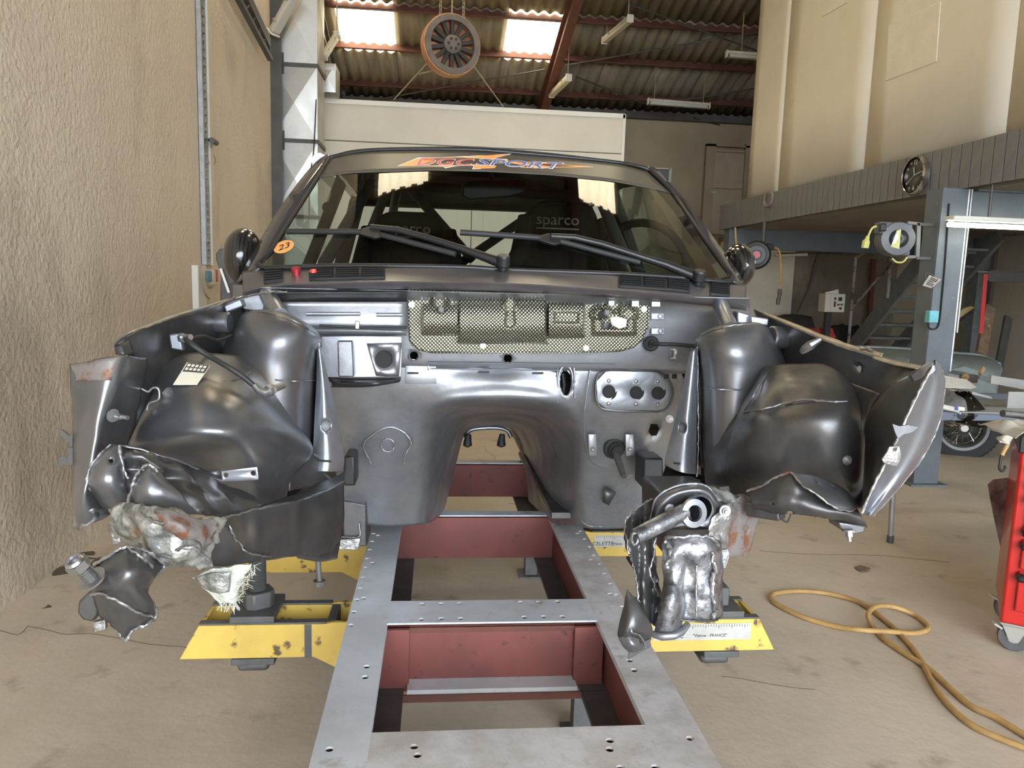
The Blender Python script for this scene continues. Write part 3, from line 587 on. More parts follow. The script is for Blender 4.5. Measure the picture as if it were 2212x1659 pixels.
# control box on a stand
YK = 10.6
cb = thing('control_box', 'grey switch cabinet with buttons on a black stand', 'control box', (P(1794, 700, YK).x, YK, 0))
a, b = P(1784, 634, YK), P(1823, 675, YK)
obj('cabinet', MB().lim(a.x, b.x, YK, YK+.2, b.z, a.z), 'booth_white', cb, bevel=.008)
obj('cabinet_door', MB().lim(a.x+.075, b.x-.005, YK-.012, YK, b.z+.005, a.z-.005), 'booth_white', cb, bevel=.004)
def kbx(nm, px, py, w_, h_, m, d=.02): q = P(px, py, YK-.012); return obj(nm, MB().box(q, (w_, d, h_)), m, cb, bevel=.003)
kbx('display', 1815, 646, .055, .055, 'reel_black'); kbx('switch', 1804, 645, .025, .04, 'reel_black'); kbx('switch', 1803, 657, .025, .08, 'reel_black')
mat('btn_red', (.5, .02, .02), None, .3); mat('btn_green', (.02, .16, .08), None, .3)
for px_, m_ in ((1810, 'btn_red'), (1817, 'btn_green')): q = P(px_, 658, YK-.012); obj('button', MB().cyl(q, q + Vector((0, -.03, 0)), .015, 12), m_, cb)
q = P(1814, 666, YK-.012); obj('knob', MB().cyl(q, q + Vector((0, -.03, 0)), .016, 12).box(q + Vector((0, -.03, 0)), (.012, .02, .035)), 'reel_black', cb)
q = P(1785, 659, YK+.1); obj('side_switch', MB().cyl(q, q - Vector((.05, 0, 0)), .03, 12), 'btn_red', cb); obj('side_lever', MB().box(q - Vector((.05, .03, 0)), (.02, .09, .02)), 'white_plastic', cb)
obj('papers', MB().prism([P(1783, 632, YK+.06), P(1811, 625, YK+.06), P(1812, 637, YK+.06), P(1784, 640, YK+.06)], (0, .02, 0)), 'white_plastic', cb)
x = P(1794, 690, YK).x; obj('stand', MB().lim(x-.04, x+.04, YK+.05, YK+.13, .02, b.z), 'reel_black', cb, bevel=.004); obj('base', MB().lim(x-.2, x+.2, YK-.1, YK+.28, 0, .02), 'reel_black', cb)
rd = thing('red_cone', 'red plastic base behind the control box stand', 'cone', (P(1793, 720, YK+.5).x, YK+.55, 0))
obj('cone_body', MB().prism([P(1776, 730, YK+.5), P(1808, 730, YK+.5), P(1798, 708, YK+.5), P(1786, 708, YK+.5)], (0, .2, 0)).lim(x-.12, x+.12, YK+.5, YK+.7, 0, .9), 'red_plastic', rd, bevel=.01)
# dark tarpaulin over a heap
mat('tarp', (.035, .03, .027), (.025, .022, .02), .75, nscale=6); mat('tarp_black', (.012, .012, .013), None, .5)
def tarp(name, label, pts, Y, dep, m, bk=.3):
    rows = []
    for f, dz, dy in ((0, 0, 0), (.25, -.02, -.15), (.5, -.12, -.3), (.75, -.3, -.42), (1, None, -.5)):
        r = []
        for i, (a, b) in enumerate(spline(pts, 4)):
            q = P(a, b, Y); z = 0.0 if dz is None else max(0.02, q.z + dz*(1.4 if i % 2 else 1))
            r.append((q.x, Y + dy*dep + .03*noise.noise((i*.7, f*5, 2.0)), z + (0 if dz is None else .03*noise.noise((i*.9, f*3, 0)))))
        rows.append(r)
    top = [(p[0], p[1] + bk, p[2]*.96) for p in rows[0]]
    return tag(obj(name, MB().grid([top] + rows), m, None, smooth=60, solid=.006), label, 'tarpaulin')
tarp('tarpaulin', 'brown tarpaulin over a heap under the beige board', [(1640, 700), (1680, 684), (1710, 679), (1750, 684), (1745, 688), (1755, 702), (1762, 760)], 11.85, .5, 'tarp', .25)
tarp('tarpaulin', 'glossy black plastic sheet bunched beside the stair foot', [(1800, 704), (1820, 701), (1840, 706), (1856, 704), (1866, 735)], 12.15, .2, 'tarp_black', .15)
# ------------------------------------------------------------------ right wall fittings
c2 = thing('trim_3', 'grey green steel column against the pale right wall', 'column', (XR-.4, 10.4, 0), kind='structure')
x = P(2120, 640, 10.2).x; obj('column', MB().lim(x-.13, x+.13, 10.14, 10.155, 0, ZB).lim(x-.13, x-.115, 10.15, 10.35, 0, ZB).lim(x-.01, x+.01, 10.15, 10.35, 0, ZB), 'stair_grey', c2, smooth=0)
pw_ = obj('wall_pale', MB().prism([(P(2146, 640, 9.9).x, 9.9, 0), (P(2300, 640, 8.4).x, 8.4, 0), (P(2300, 640, 8.4).x+.1, 8.45, 0), (P(2146, 640, 9.9).x+.1, 9.95, 0)], (0, 0, ZB)), 'booth_white'); struct(pw_, 'pale dusty partition wall at the far right under the mezzanine', 'wall')
def wp(px, py): 
    A, B = Vector((P(2146, 640, 9.9).x, 9.9, 0)), Vector((P(2300, 640, 8.4).x, 8.4, 0)); n_ = Vector(((B-A).y, -(B-A).x, 0)).normalized(); n_ = n_ if n_.y < 0 else -n_
    d = ray(px, py); t = ((A + n_*.05 - CAM).dot(n_))/d.dot(n_); return CAM + d*t
for (x0, y0, x1, y1, lb_) in ((2180, 524, 2170, 582, 'upright lamp strip above the brown rail on the pale partition'), (2192, 613, 2180, 672, 'upright lamp strip below the brown rail on the pale partition')):
    t = thing('lamp_strip', lb_, 'lamp', wp(x0, y0)); a, b = wp(x0, y0), wp(x1, y1)
    obj('housing', MB().bar(a, b, .10, .05, (0, 1, 0)), 'cream', t, bevel=.006); o_ = Vector((-.01, -.05, 0))
    obj('chrome_strip', MB().bar(a + o_, b + o_, .04, .03, (0, 1, 0)), 'chrome', t); obj('end_knob', MB().cyl(a.lerp(b, .5) + o_, a.lerp(b, .5) + o_*2, .02, 8), 'reel_black', t)
hb = thing('brown_rail', 'brown steel rail crossing in front of the pale partition', 'rail', P(2150, 595, 7.6))
a, b = P(2132, 596, 7.6), P(2330, 602, 7.6); obj('beam', ibeam(a, b, .11, .08), 'brown_panel', hb, smooth=0); obj('pin', MB().cyl(P(2111, 587, 7.6), P(2134, 587, 7.6), .006, 6), 'galv', hb)
obj('rail_post', MB().lim(b.x-.4, b.x-.3, 7.55, 7.65, 0, b.z-.05), 'brown_panel', hb)
rs_ = thing('red_strap', 'red strap hanging from the brown rail', 'strap', P(2127, 620, 7.62)); obj('strap', MB().bar(P(2129, 592, 7.5), P(2119, 720, 7.5), .045, .008, (0, 1, 0)), 'red_plastic', rs_)
pk = thing('wood_plank', 'worn timber plank standing beside the grey green column', 'plank', P(2120, 740, 8.2)); mat('plank_wood', (.20, .13, .075), (.13, .085, .05), .8, nscale=12, c3=(.32, .25, .17), n3=9, n3lo=.6, n3hi=.68)
a = P(2138, 663, 8.3); obj('plank', MB().bar(a, P(2119, 765, 8.0), .13, .04, (0, 1, 0)).bar(P(2119, 765, 8.0), (P(2119, 765, 8.0).x-.15, 7.9, 0), .13, .04, (0, 1, 0)), 'plank_wood', pk)
ar = thing('wheel_arch_panel', 'ochre curved wheel arch panel standing behind the post', 'car panel', P(2080, 740, 8.6)); mat('ochre', (.42, .30, .12), (.36, .25, .10), .5, nscale=6)
arc = [(2032, 790), (2034, 745), (2044, 712), (2060, 685), (2080, 667), (2098, 661)]
ins = [(2043, 790), (2044, 748), (2054, 716), (2070, 690), (2087, 676), (2106, 664)]
mb = MB(); A_ = [P(a, b, 8.6) for a, b in spline(arc, 4)]; B_ = [P(a, b, 8.6) for a, b in spline(ins, 4)]
obj('arch_skin', MB().grid([A_, B_, [p + Vector((.06, .12, -.02)) for p in B_]]), 'ochre', ar, solid=.006)
obj('arch_liner', MB().grid([[p + Vector((.03, .02, -.03)) for p in B_], [p + Vector((.12, .2, -.06)) for p in B_]]), 'tarp_black', ar, solid=.006)
bs = thing('black_strip', 'black rubber strip leaning on the pale partition', 'strip', P(2170, 790, 8.4)); obj('strip', MB().bar(P(2178, 685, 8.5), P(2155, 805, 8.2), .10, .03, (0, 1, 0)), 'dark_steel', bs)
# ================================================================== straightening bench
mat('bench_grey', (.60, .62, .65), (.50, .515, .535), .38, metal=.15, nscale=5, rvar=.18, c3=(.38, .36, .34), n3=11, n3lo=.6, n3hi=.72, bump=.05, bscale=40)
mat('bench_worn', (.60, .585, .585), (.44, .405, .38), .44, metal=.15, nscale=9, rvar=.15, c3=(.40, .36, .34), n3=23, n3lo=.58, n3hi=.7, bump=.08, bscale=60)
mat('bench_red', (.20, .058, .048), (.145, .047, .04), .6, nscale=5, c3=(.07, .035, .03), n3=26, n3lo=.63, n3hi=.72)
mat('yellow', (.60, .42, .085), (.50, .35, .075), .5, nscale=7, c3=(.09, .06, .03), n3=17, n3lo=.60, n3hi=.66)
mat('jack_grey', (.11, .11, .108), (.085, .085, .083), .55, metal=.4, nscale=14)
mat('bare_steel', (.40, .40, .41), (.30, .30, .31), .3, metal=.9, nscale=18, rvar=.2)
ZBE = .60; LO, LI, RI, RO = -.221, -.116, .441, .549; TP = .014; BH = .175
BY0, BY1 = .95, 3.95
be = thing('alignment_bench', 'long grey and red steel straightening bench under the car shell', 'bench', (.164, 2.5, 0))
def holes_plate(name, x0, x1, y0, y1, pts, m, r=.0085, z=ZBE):
    """flat plate with drilled holes: cells that hold a hole get a ring of quads"""
    bm = bmesh.new(); es = []
    def ring(ps):
        vs = [bm.verts.new((a, b, z)) for a, b in ps]; return [bm.edges.new((vs[i], vs[(i+1) % len(vs)])) for i in range(len(vs))]
    es += ring([(x0, y0), (x1, y0), (x1, y1), (x0, y1)])
    for h in pts:
        hr = h[2] if len(h) > 2 else r
        if x0 + hr < h[0] < x1 - hr and y0 + hr < h[1] < y1 - hr: es += ring([(h[0] + hr*math.cos(t*math.pi/6), h[1] + hr*math.sin(t*math.pi/6)) for t in range(12)])
    bmesh.ops.triangle_fill(bm, edges=es, use_beauty=True); bm.verts.index_update()
    mb = MB(); mb.v = [tuple(v.co) for v in bm.verts]; mb.f = [tuple(v.index for v in f.verts) for f in bm.faces]; bm.free()
    o = obj(name, mb, m, be, smooth=0, solid=.005, offset=0); o.location.z -= .0025; return o
def hz(*px): return [tuple(PZ(a, b, ZBE)[:2]) for a, b in px]
def zc(u, v, x0, y0, s=5.53): return (x0 + u/s, y0 + v/s)
LH = hz(*[zc(u, v, 640, 1090) for u, v in ((925, 350), (980, 370), (905, 442), (880, 541), (850, 648), (910, 698), (827, 755), (797, 872), (762, 1001), (728, 1138), (808, 1117), (690, 1281), (652, 1440))], *[zc(u, v, 640, 1359) for u, v in ((843, 447), (822, 573), (396, 1434), (998, 1416))])
RHo = hz(*[zc(u, v, 1120, 1090) for u, v in ((745, 320), (710, 345), (797, 412), (855, 507), (912, 608), (872, 663), (972, 714), (1035, 828), (1102, 950), (1178, 1080), (1100, 1070), (1250, 1222))], *[zc(u, v, 1200, 1359) for u, v in ((885, 373), (940, 489), (1608, 1305), (1042, 1320))])
C2 = hz(*[zc(u, v, 640, 1090) for u, v in ((1503, 1188), (1730, 1184), (1953, 1180), (1494, 1370), (1732, 1362), (1966, 1360))], *[zc(u, v, 1120, 1090) for u, v in ((25, 1167), (245, 1163), (468, 1160), (70, 1343), (300, 1338), (530, 1336))])
C1 = hz(*[zc(u, v, 640, 1359) for u, v in ((1408, 1404), (1447, 1506))], *[zc(u, v, 1200, 1359) for u, v in ((650, 1330), (647, 1435), (775, 1655), (1192, 1648))])
CY = [(.95, 1.438), (PZ(1080, 1343, ZBE).y, PZ(1060, 1296, ZBE).y), (PZ(1000, 1113, ZBE).y, PZ(1000, 1104, ZBE).y), (PZ(1050, 1000, ZBE).y, PZ(1050, 994, ZBE).y)]
lr = holes_plate('rail_plate', LO, LI, BY0, BY1, LH, 'bench_grey'); rr_ = holes_plate('rail_plate', RI, RO, BY0, BY1, RHo, 'bench_worn')
WB = ZBE - BH
for x0, x1, s in ((LO, LI, 1), (RI, RO, -1)):
    xin = x1 if s > 0 else x0; xm_ = xin - s*.03
    obj('rail_web', MB().lim(xm_-.005, xm_+.005, BY0, BY1, WB, ZBE-TP), 'bench_red', be, smooth=0)
    obj('rail_flange', MB().lim(xm_, xm_+s*.075, BY0+.0, BY1, WB-.012, WB), 'jack_grey', be, smooth=0)
    obj('rail_web', MB().lim(x0+.02 if s > 0 else x1-.03, x0+.03 if s > 0 else x1-.02, BY0, BY1, WB, ZBE-TP), 'bench_red', be, smooth=0)
for x0, x1 in ((LO+.02, LI-.03), (RI+.03, RO-.02)): obj('rail_light_stop', MB().lim(x0, x1, BY0, BY1, WB, WB+.008), 'jack_grey', be, smooth=0)  # strip added beneath to block the lit floor, so drilled holes look dark
for x_ in (LI, RI): obj('rail_edge', MB().lim(x_-.004, x_+.0005, BY0, BY1, ZBE-TP, ZBE-.004) if x_ == LI else MB().lim(x_-.0005, x_+.004, BY0, BY1, ZBE-TP, ZBE-.004), 'bench_grey', be, smooth=0)
hset = [C1, C2, [], []]
for i, (y0, y1) in enumerate(CY):
    holes_plate('cross_plate', LI, RI, y0, y1, hset[i], 'bench_worn' if i == 0 else 'bench_grey')
    xi0, xi1 = LI - .03 + .006, RI + .03 - .006; yw = y0 + (.012 if i in (1, 2, 3) else .05)
    obj('cross_web', MB().lim(xi0, xi1, yw, yw+.01, WB, ZBE-TP), 'bench_red', be, smooth=0)
    obj('cross_web', MB().lim(xi0, xi1, y1-.02, y1-.01, WB, ZBE-TP), 'bench_red', be, smooth=0)
    obj('cross_bottom', MB().lim(xi0, xi1, yw+.01, y1-.02, WB, WB+.008), 'jack_grey', be, smooth=0) if y1-.03 > yw+.01 else None
    if i == 1:
        obj('cross_flange', MB().lim(LI+.055, RI-.055, y0-.045, yw, WB+.0, WB+.012), 'bench_grey', be, smooth=0)
        obj('cross_edge', MB().lim(LI, RI, y0-.0, y0+.006, ZBE-.028, ZBE-TP), 'red_steel', be, smooth=0)
        for xx in (LI-.02, RI-.06): obj('gusset', MB().lim(xx, xx+.078, y0-.012, yw, WB-.01, ZBE-TP), 'bench_red', be, smooth=0)
        obj('cross_edge', MB().lim(LI-.02, RI+.02, y0-.05, y0-.045, WB-.02, WB), 'red_steel', be, smooth=0)
for y in (1.15, 2.35, 3.75):
    for x in (LO+.05, RO-.05): obj('foot', MB().lim(x-.03, x+.03, y-.03, y+.03, 0, WB-.012).lim(x-.06, x+.06, y-.06, y+.06, 0, .012), 'jack_grey', be, smooth=0)
# ------------------------------------------------------------------ support arms
def arm(label, s, y0, front=True, px_screw=None, ztop=None):
    """yellow bracket arm bolted to one side of the bench; s = -1 left, +1 right"""
    xb = LO - .003 if s < 0 else RO + .003
    t = thing('bracket_arm', label, 'bracket', (xb + s*.3, y0+.07, .4), 'yellow bracket arms on the bench')
    za, zb = .515, .415; L1, L2 = .425, .48; dep = .155
    for yy, nm in ((y0, 'side_plate'), (y0+dep-.016, 'side_plate')):
        q = [(xb, yy, za+.004), (xb + s*.05, yy, za+.004), (xb + s*.075, yy, za), (xb + s*L1, yy, za), (xb + s*L2, yy, zb), (xb + s*.11, yy, zb), (xb + s*.035, yy, zb-.04), (xb, yy, zb-.06)]
        obj(nm, MB().prism(q, (0, .016, 0)), 'yellow', t, bevel=.003)
    obj('end_plate', MB().prism([(xb + s*(L1-.012), y0+.016, za), (xb + s*L1, y0+.016, za), (xb + s*L2, y0+.016, zb), (xb + s*(L2-.012), y0+.016, zb)], (0, dep-.032, 0)), 'yellow', t, bevel=.002)
    obj('inner_block', MB().lim(xb + s*.05, xb + s*.075, y0+.016, y0+dep-.016, zb, za), 'jack_grey', t, bevel=.003)
    obj('mount_plate', MB().lim(xb, xb + s*.012, y0-.02, y0+dep+.02, zb-.09, za+.01), 'jack_grey', t)
    for yy in (y0-.001, y0+dep-.025): obj('top_rail', MB().lim(xb + s*.075, xb + s*L1, yy, yy+.026, za, za+.006), 'jack_grey', t, bevel=.002)
    return t, xb, za, zb, dep
YA = PZ(560, 1350, .515).y
t, xb, za, zb, dep = arm('yellow bracket arm with a tall screw jack under the crumpled rail', -1, YA)
xs_ = P(557, 1300, YA+.075).x; yc = YA + dep/2
obj('slide_plate', MB().lim(xs_-.062, xs_+.062, YA-.004, YA+dep+.004, za+.006, za+.026), 'jack_grey', t, bevel=.003)
obj('nut_block', MB().prism([(xs_ + .048*math.cos(a), yc + .048*math.sin(a), za+.026) for a in [math.pi/6*k for k in (0, 2, 3, 6, 8, 9, 11)]], (0, 0, .048)), 'jack_grey', t, bevel=.004)
zt_ = P(557, 1195, yc).z
prof = []
z = za + .07
while z < zt_: prof += [(.0245, z), (.0205, z+.0028)]; z += .0056
obj('screw', MB().lathe([(.001, za+.03), (.0245, za+.03)] + prof + [(.001, z)], (xs_, yc, 0), (0, 0, 1), 24), 'jack_grey', t, smooth=20)
obj('under_plate', MB().lim(xs_-.06, xs_+.06, YA+.0, YA+dep, zb-.022, zb-.002), 'jack_grey', t, bevel=.003); obj('under_nut', MB().lim(xs_-.05, xs_+.04, YA+.02, YA+dep-.03, zb-.052, zb-.022), 'jack_grey', t, bevel=.012)
obj('bare_stripe', MB().lim(xb-.135, xb-.115, YA-.0015, YA, zb+.001, za-.001), 'jack_grey', t)
YA2 = PZ(1560, 1338, .515).y
mat('rule_white', (.45, .44, .40), (.36, .35, .32), .5, nscale=14); mat('ink', (.05, .05, .05), None, .6)
def rule(t, x0, x1, y, z0, z1, txt=True):
    r = obj('rule_plate', MB().lim(x0, x1, y-.002, y, z0, z1), 'rule_white', t)
    n_ = int((x1-x0)/.008); mb = MB()
    for k in range(1, n_): mb.lim(x0 + k*.008 - .0007, x0 + k*.008 + .0007, y-.0026, y-.002, z1-(.014 if k % 5 == 0 else .009), z1-.003)
    tag(obj('rule_mark', mb, 'ink', r, smooth=0), kind='stuff')
    if txt:
        text_mesh('lettering', 'CELETTE', ((x0*.83+x1*.17), y-.003, (z0*.72+z1*.28)), (1, 0, 0), (0, 0, 1), .022, 'ink', r, ext=.0006)
        text_mesh('lettering', '"Vienne - FRANCE"', ((x0*.42+x1*.58), y-.003, (z0*.72+z1*.28)), (1, 0, 0), (0, 0, 1), .013, 'ink', r, ext=.0006)
t2, xb2, *_ = arm('yellow bracket arm with a printed rule plate under the torn frame horn', 1, YA2)
rule(t2, xb2+.10, xb2+.40, YA2, .452, .503)
xs2 = P(1545, 1300, YA2+.08).x
obj('slide_plate', MB().lim(xs2-.06, xs2+.06, YA2-.004, YA2+dep+.004, za+.006, za+.026), 'jack_grey', t2, bevel=.003)
obj('nut_block', MB().lim(xs2-.045, xs2+.025, YA2+.03, YA2+dep-.02, za+.026, za+.085), 'jack_grey', t2, bevel=.006)
obj('screw', MB().lathe([(.001, 0), (.0245, 0)] + [((.0245 if k % 2 == 0 else .0205), .0028*k) for k in range(60)] + [(.001, .17)], (xs2-.01, YA2+dep/2, za+.06), (0, 0, 1), 24), 'jack_grey', t2, smooth=20)
obj('under_plate', MB().lim(xs2-.055, xs2+.055, YA2, YA2+dep, zb-.022, zb-.002), 'jack_grey', t2, bevel=.003); obj('under_nut', MB().lim(xs2-.055, xs2+.035, YA2+.02, YA2+dep-.03, zb-.055, zb-.02), 'jack_grey', t2, bevel=.014)
YA3 = PZ(1310, 1150, .515).y
t3, xb3, *_ = arm('yellow bracket arm seen under the floor pan corner with a short rule', 1, YA3); rule(t3, xb3+.085, xb3+.30, YA3, .455, .503)
xk = xb3+.30; obj('slide_plate', MB().lim(xk-.06, xk+.06, YA3-.004, YA3+dep+.004, za+.006, za+.026), 'jack_grey', t3); obj('under_nut', MB().lim(xk-.05, xk+.05, YA3, YA3+dep-.03, zb-.06, zb-.002), 'jack_grey', t3, bevel=.01)
obj('screw', MB().lathe([(.001, 0), (.0245, 0)] + [((.0245 if k % 2 == 0 else .0205), .0028*k) for k in range(56)] + [(.001, .16)], (xk, YA3+dep/2, za+.02), (0, 0, 1), 20), 'jack_grey', t3, smooth=20)
YA4 = PZ(775, 1180, .515).y
t4, xb4, *_ = arm('yellow bracket arm mostly hidden behind the crumpled rail', -1, YA4)
xk = xb4-.08-.02; obj('slide_plate', MB().lim(xk-.06, xk+.05, YA4-.004, YA4+dep+.004, za+.006, za+.026), 'jack_grey', t4)
obj('screw', MB().lathe([(.001, 0), (.0245, 0)] + [((.0245 if k % 2 == 0 else .0205), .0028*k) for k in range(56)] + [(.001, .16)], (xk, YA4+dep/2, za+.02), (0, 0, 1), 20), 'jack_grey', t4, smooth=20)
# ================================================================== wrecked car shell
mat('car_grey', (.205, .208, .222), (.15, .15, .158), .31, metal=.8, nscale=7, nlo=.42, nhi=.66, rvar=.14, c3=(.23, .205, .17), n3=8, n3lo=.56, n3hi=.74, bump=.03, bscale=120)
mat('car_dark', (.125, .123, .125), (.088, .086, .085), .32, metal=.75, nscale=9, rvar=.15, c3=(.165, .14, .11), n3=9, n3lo=.6, n3hi=.76, bump=.04, bscale=90)
mat('car_silver', (.34, .36, .40), (.25, .265, .295), .32, metal=.85, nscale=9, rvar=.12)
mat('car_fire', (.36, .37, .395), (.25, .255, .27), .33, metal=.82, nscale=6, nlo=.4, nhi=.64, rvar=.16, c3=(.34, .35, .38), n3=24, n3lo=.6, n3hi=.72, bump=.05, bscale=70)
mat('car_paint', (.10, .094, .097), None, .06, metal=.6)
mat('torn', (.46, .46, .475), (.24, .235, .225), .3, metal=.85, nscale=40, nlo=.4, nhi=.6, rvar=.25, bump=.35, bscale=90)
mat('torn_pale', (.50, .50, .47), (.17, .17, .15), .34, metal=.7, nscale=30, nlo=.42, nhi=.58, rvar=.2, c3=(.23, .16, .09), n3=13, n3lo=.6, n3hi=.68, bump=.5, bscale=60)
mat('burnt', (.40, .41, .44), (.085, .085, .09), .3, metal=.85, nscale=26, nlo=.4, nhi=.62, rvar=.2, c3=(.12, .10, .075), n3=11, n3lo=.55, n3hi=.68, bump=.25, bscale=70)
mat('rusty', (.22, .20, .19), (.20, .085, .045), .6, metal=.4, nscale=24, nlo=.5, nhi=.6, bump=.2)
mat('black_satin', (.016, .016, .017), None, .38); mat('black_rubber', (.018, .018, .018), None, .6); mat('cabin_black', (.012, .012, .012), None, .8)
mat('fibre', (.50, .50, .45), (.36, .38, .30), .7, nscale=30, bump=.6, bscale=120)
mat('red_anod', (.45, .05, .06), None, .25, metal=.6); mat('red_button', (.75, .03, .02), None, .3)
mat('orange_decal', (.80, .30, .09), (.85, .42, .12), .4, nscale=4); mat('white_decal', (.82, .80, .76), None, .4); mat('red_decal', (.62, .06, .06), None, .4); mat('blue_decal', (.10, .13, .33), None, .4)
mat('banner', (.075, .064, .048), None, .36)
m = mat('carbon', (.012, .012, .012), None, .16, coat=.6); nt = m.node_tree
wv = nt.nodes.new('ShaderNodeTexWave'); wv.inputs['Scale'].default_value = 30; tcn = nt.nodes.new('ShaderNodeTexCoord'); nt.links.new(tcn.outputs['Object'], wv.inputs['Vector'])
rp_ = nt.nodes.new('ShaderNodeValToRGB'); rp_.color_ramp.elements[0].color = (.006, .006, .006, 1); rp_.color_ramp.elements[1].color = (.024, .023, .021, 1); nt.links.new(wv.outputs[0], rp_.inputs[0]); nt.links.new(rp_.outputs[0], nt.nodes['Principled BSDF'].inputs['Base Color'])
def glass(name, tint, ior=1.5):
    m = bpy.data.materials.new(name); m.use_nodes = True; nt = m.node_tree; N = nt.nodes; MATS[name] = m
    N.remove(N['Principled BSDF']); t = N.new('ShaderNodeBsdfTransparent'); t.inputs[0].default_value = (*tint, 1); g = N.new('ShaderNodeBsdfGlossy'); g.inputs['Roughness'].default_value = .02
    f = N.new('ShaderNodeFresnel'); f.inputs[0].default_value = ior; x = N.new('ShaderNodeMixShader'); nt.links.new(f.outputs[0], x.inputs[0]); nt.links.new(t.outputs[0], x.inputs[1]); nt.links.new(g.outputs[0], x.inputs[2]); nt.links.new(x.outputs[0], N['Material Output'].inputs[0])
glass('windscreen', (.62, .68, .62)); glass('clear_film', (.80, .80, .78))
def weave():
    m = mat('heat_foil', (.5, .5, .45), None, .3, metal=.85); nt = m.node_tree; N = nt.nodes; L = nt.links; b = N['Principled BSDF']; tc = N.new('ShaderNodeTexCoord')
    mp = N.new('ShaderNodeMapping'); mp.inputs['Rotation'].default_value = (math.radians(90), 0, 0); mp.inputs['Scale'].default_value = (1, 1, 1); L.new(tc.outputs['Object'], mp.inputs[0])
    mp.inputs['Rotation'].default_value = (0, 0, 0)
    sx = N.new('ShaderNodeSeparateXYZ'); L.new(mp.outputs[0], sx.inputs[0]); outs = []
    for ax_ in ('X', 'Z'):
        ml = N.new('ShaderNodeMath'); ml.operation = 'MULTIPLY'; ml.inputs[1].default_value = 2*math.pi/.0100; L.new(sx.outputs[ax_], ml.inputs[0])
        sn = N.new('ShaderNodeMath'); sn.operation = 'SINE'; L.new(ml.outputs[0], sn.inputs[0]); outs.append(sn.outputs[0])
    pr_ = N.new('ShaderNodeMath'); pr_.operation = 'MULTIPLY'; L.new(outs[0], pr_.inputs[0]); L.new(outs[1], pr_.inputs[1])
    r = N.new('ShaderNodeValToRGB'); e = r.color_ramp.elements; e[0].position = .0; e[0].color = (.085, .08, .05, 1); e[1].position = .40; e[1].color = (.66, .645, .57, 1); e2 = r.color_ramp.elements.new(.10); e2.color = (.25, .24, .165, 1)
    L.new(pr_.outputs[0], r.inputs[0]); L.new(r.outputs[0], b.inputs['Base Color'])
    bp = N.new('ShaderNodeBump'); bp.inputs['Strength'].default_value = .5; bp.inputs['Distance'].default_value = .002; L.new(pr_.outputs[0], bp.inputs['Height']); L.new(bp.outputs[0], b.inputs['Normal'])
weave()
XC = .178
car = thing('car_shell', 'dark grey racing car shell with its torn off front end', 'car', (XC, 3.0, .72))
def edge(name, pts, m='torn', r=.0022, parent=None, k=7, jag=1.5):
    ps = [(a + jag*noise.noise((a*.13, b*.11, 1.7)), b + jag*noise.noise((b*.13, a*.1, 5.2)), Y) for a, b, Y in spline(pts, k)]
    rr = [r*.62*(1 + .7*noise.noise((p[0]*.21, p[1]*.19, 2.2))) for p in ps]
    return obj(name, MB().tube([P(*p) for p in ps], rr, 6), m, parent or car, smooth=60)
# ------------------------------------------------------------------ windscreen surface
BOT = [(500, 578), (567, 576), (732, 573), (984, 576), (1096, 582), (1340, 591), (1581, 608), (1650, 612)]
TOP = [(660, 350), (704, 340), (746, 329), (816, 323), (1000, 322), (1096, 328), (1200, 337), (1340, 352), (1400, 368), (1460, 390)]
def lin(tab, x):
    for (a, b), (c, d) in zip(tab, tab[1:]):
        if x <= c: return b + (d-b)*(x-a)/(c-a)
    return tab[-1][1]
def wsY(px, py):
    b, t_ = lin(BOT, px), lin(TOP, px); t = max(-.2, min(1.2, (b - py)/(b - t_))); s = (px - (1072 - 10*t))/(525 - 165*t)
    return 2.17 + .56*t - .20*t*(1-t) + .08*min(1.6, s*s)
def W(px, py, off=0.0): return P(px, py, wsY(px, py) - off)
LE = [(566, 577), (584, 545), (622, 483), (650, 440), (682, 390), (706, 352), (722, 338)]
RE = [(1579, 607), (1560, 570), (1519, 512), (1489, 468), (1455, 420), (1412, 376), (1392, 363)]
rows = []
LEs, REs = spline(LE, 3), spline(RE, 3)
for (la, lb_), (ra_, rb_) in zip(LEs, REs):
    r = []
    for j in range(25):
        f = j/24; x = la + (ra_-la)*f; t = (lin(BOT, la) - lb_)/(lin(BOT, la) - lin(TOP, la)); tr2 = (lin(BOT, ra_) - rb_)/(lin(BOT, ra_) - lin(TOP, ra_)); tt = t + (tr2-t)*f
        y = lin(BOT, x) + (lin(TOP, x) - lin(BOT, x))*tt; r.append(W(x, y))
    rows.append(r)
obj('windscreen', MB().grid(rows), 'windscreen', car, smooth=80)
# rubber gasket round the glass
loop = LE + [(816, 324), (1000, 323), (1100, 329), (1250, 342), (1340, 352)] + RE[::-1] + [(1460, 599), (1340, 592), (1096, 583), (984, 577), (732, 574)]
obj('gasket', MB().tube([W(a, b, .002) for a, b in spline(loop, 4, True)], .0075, 8, closed=True), 'black_satin', car, smooth=60)
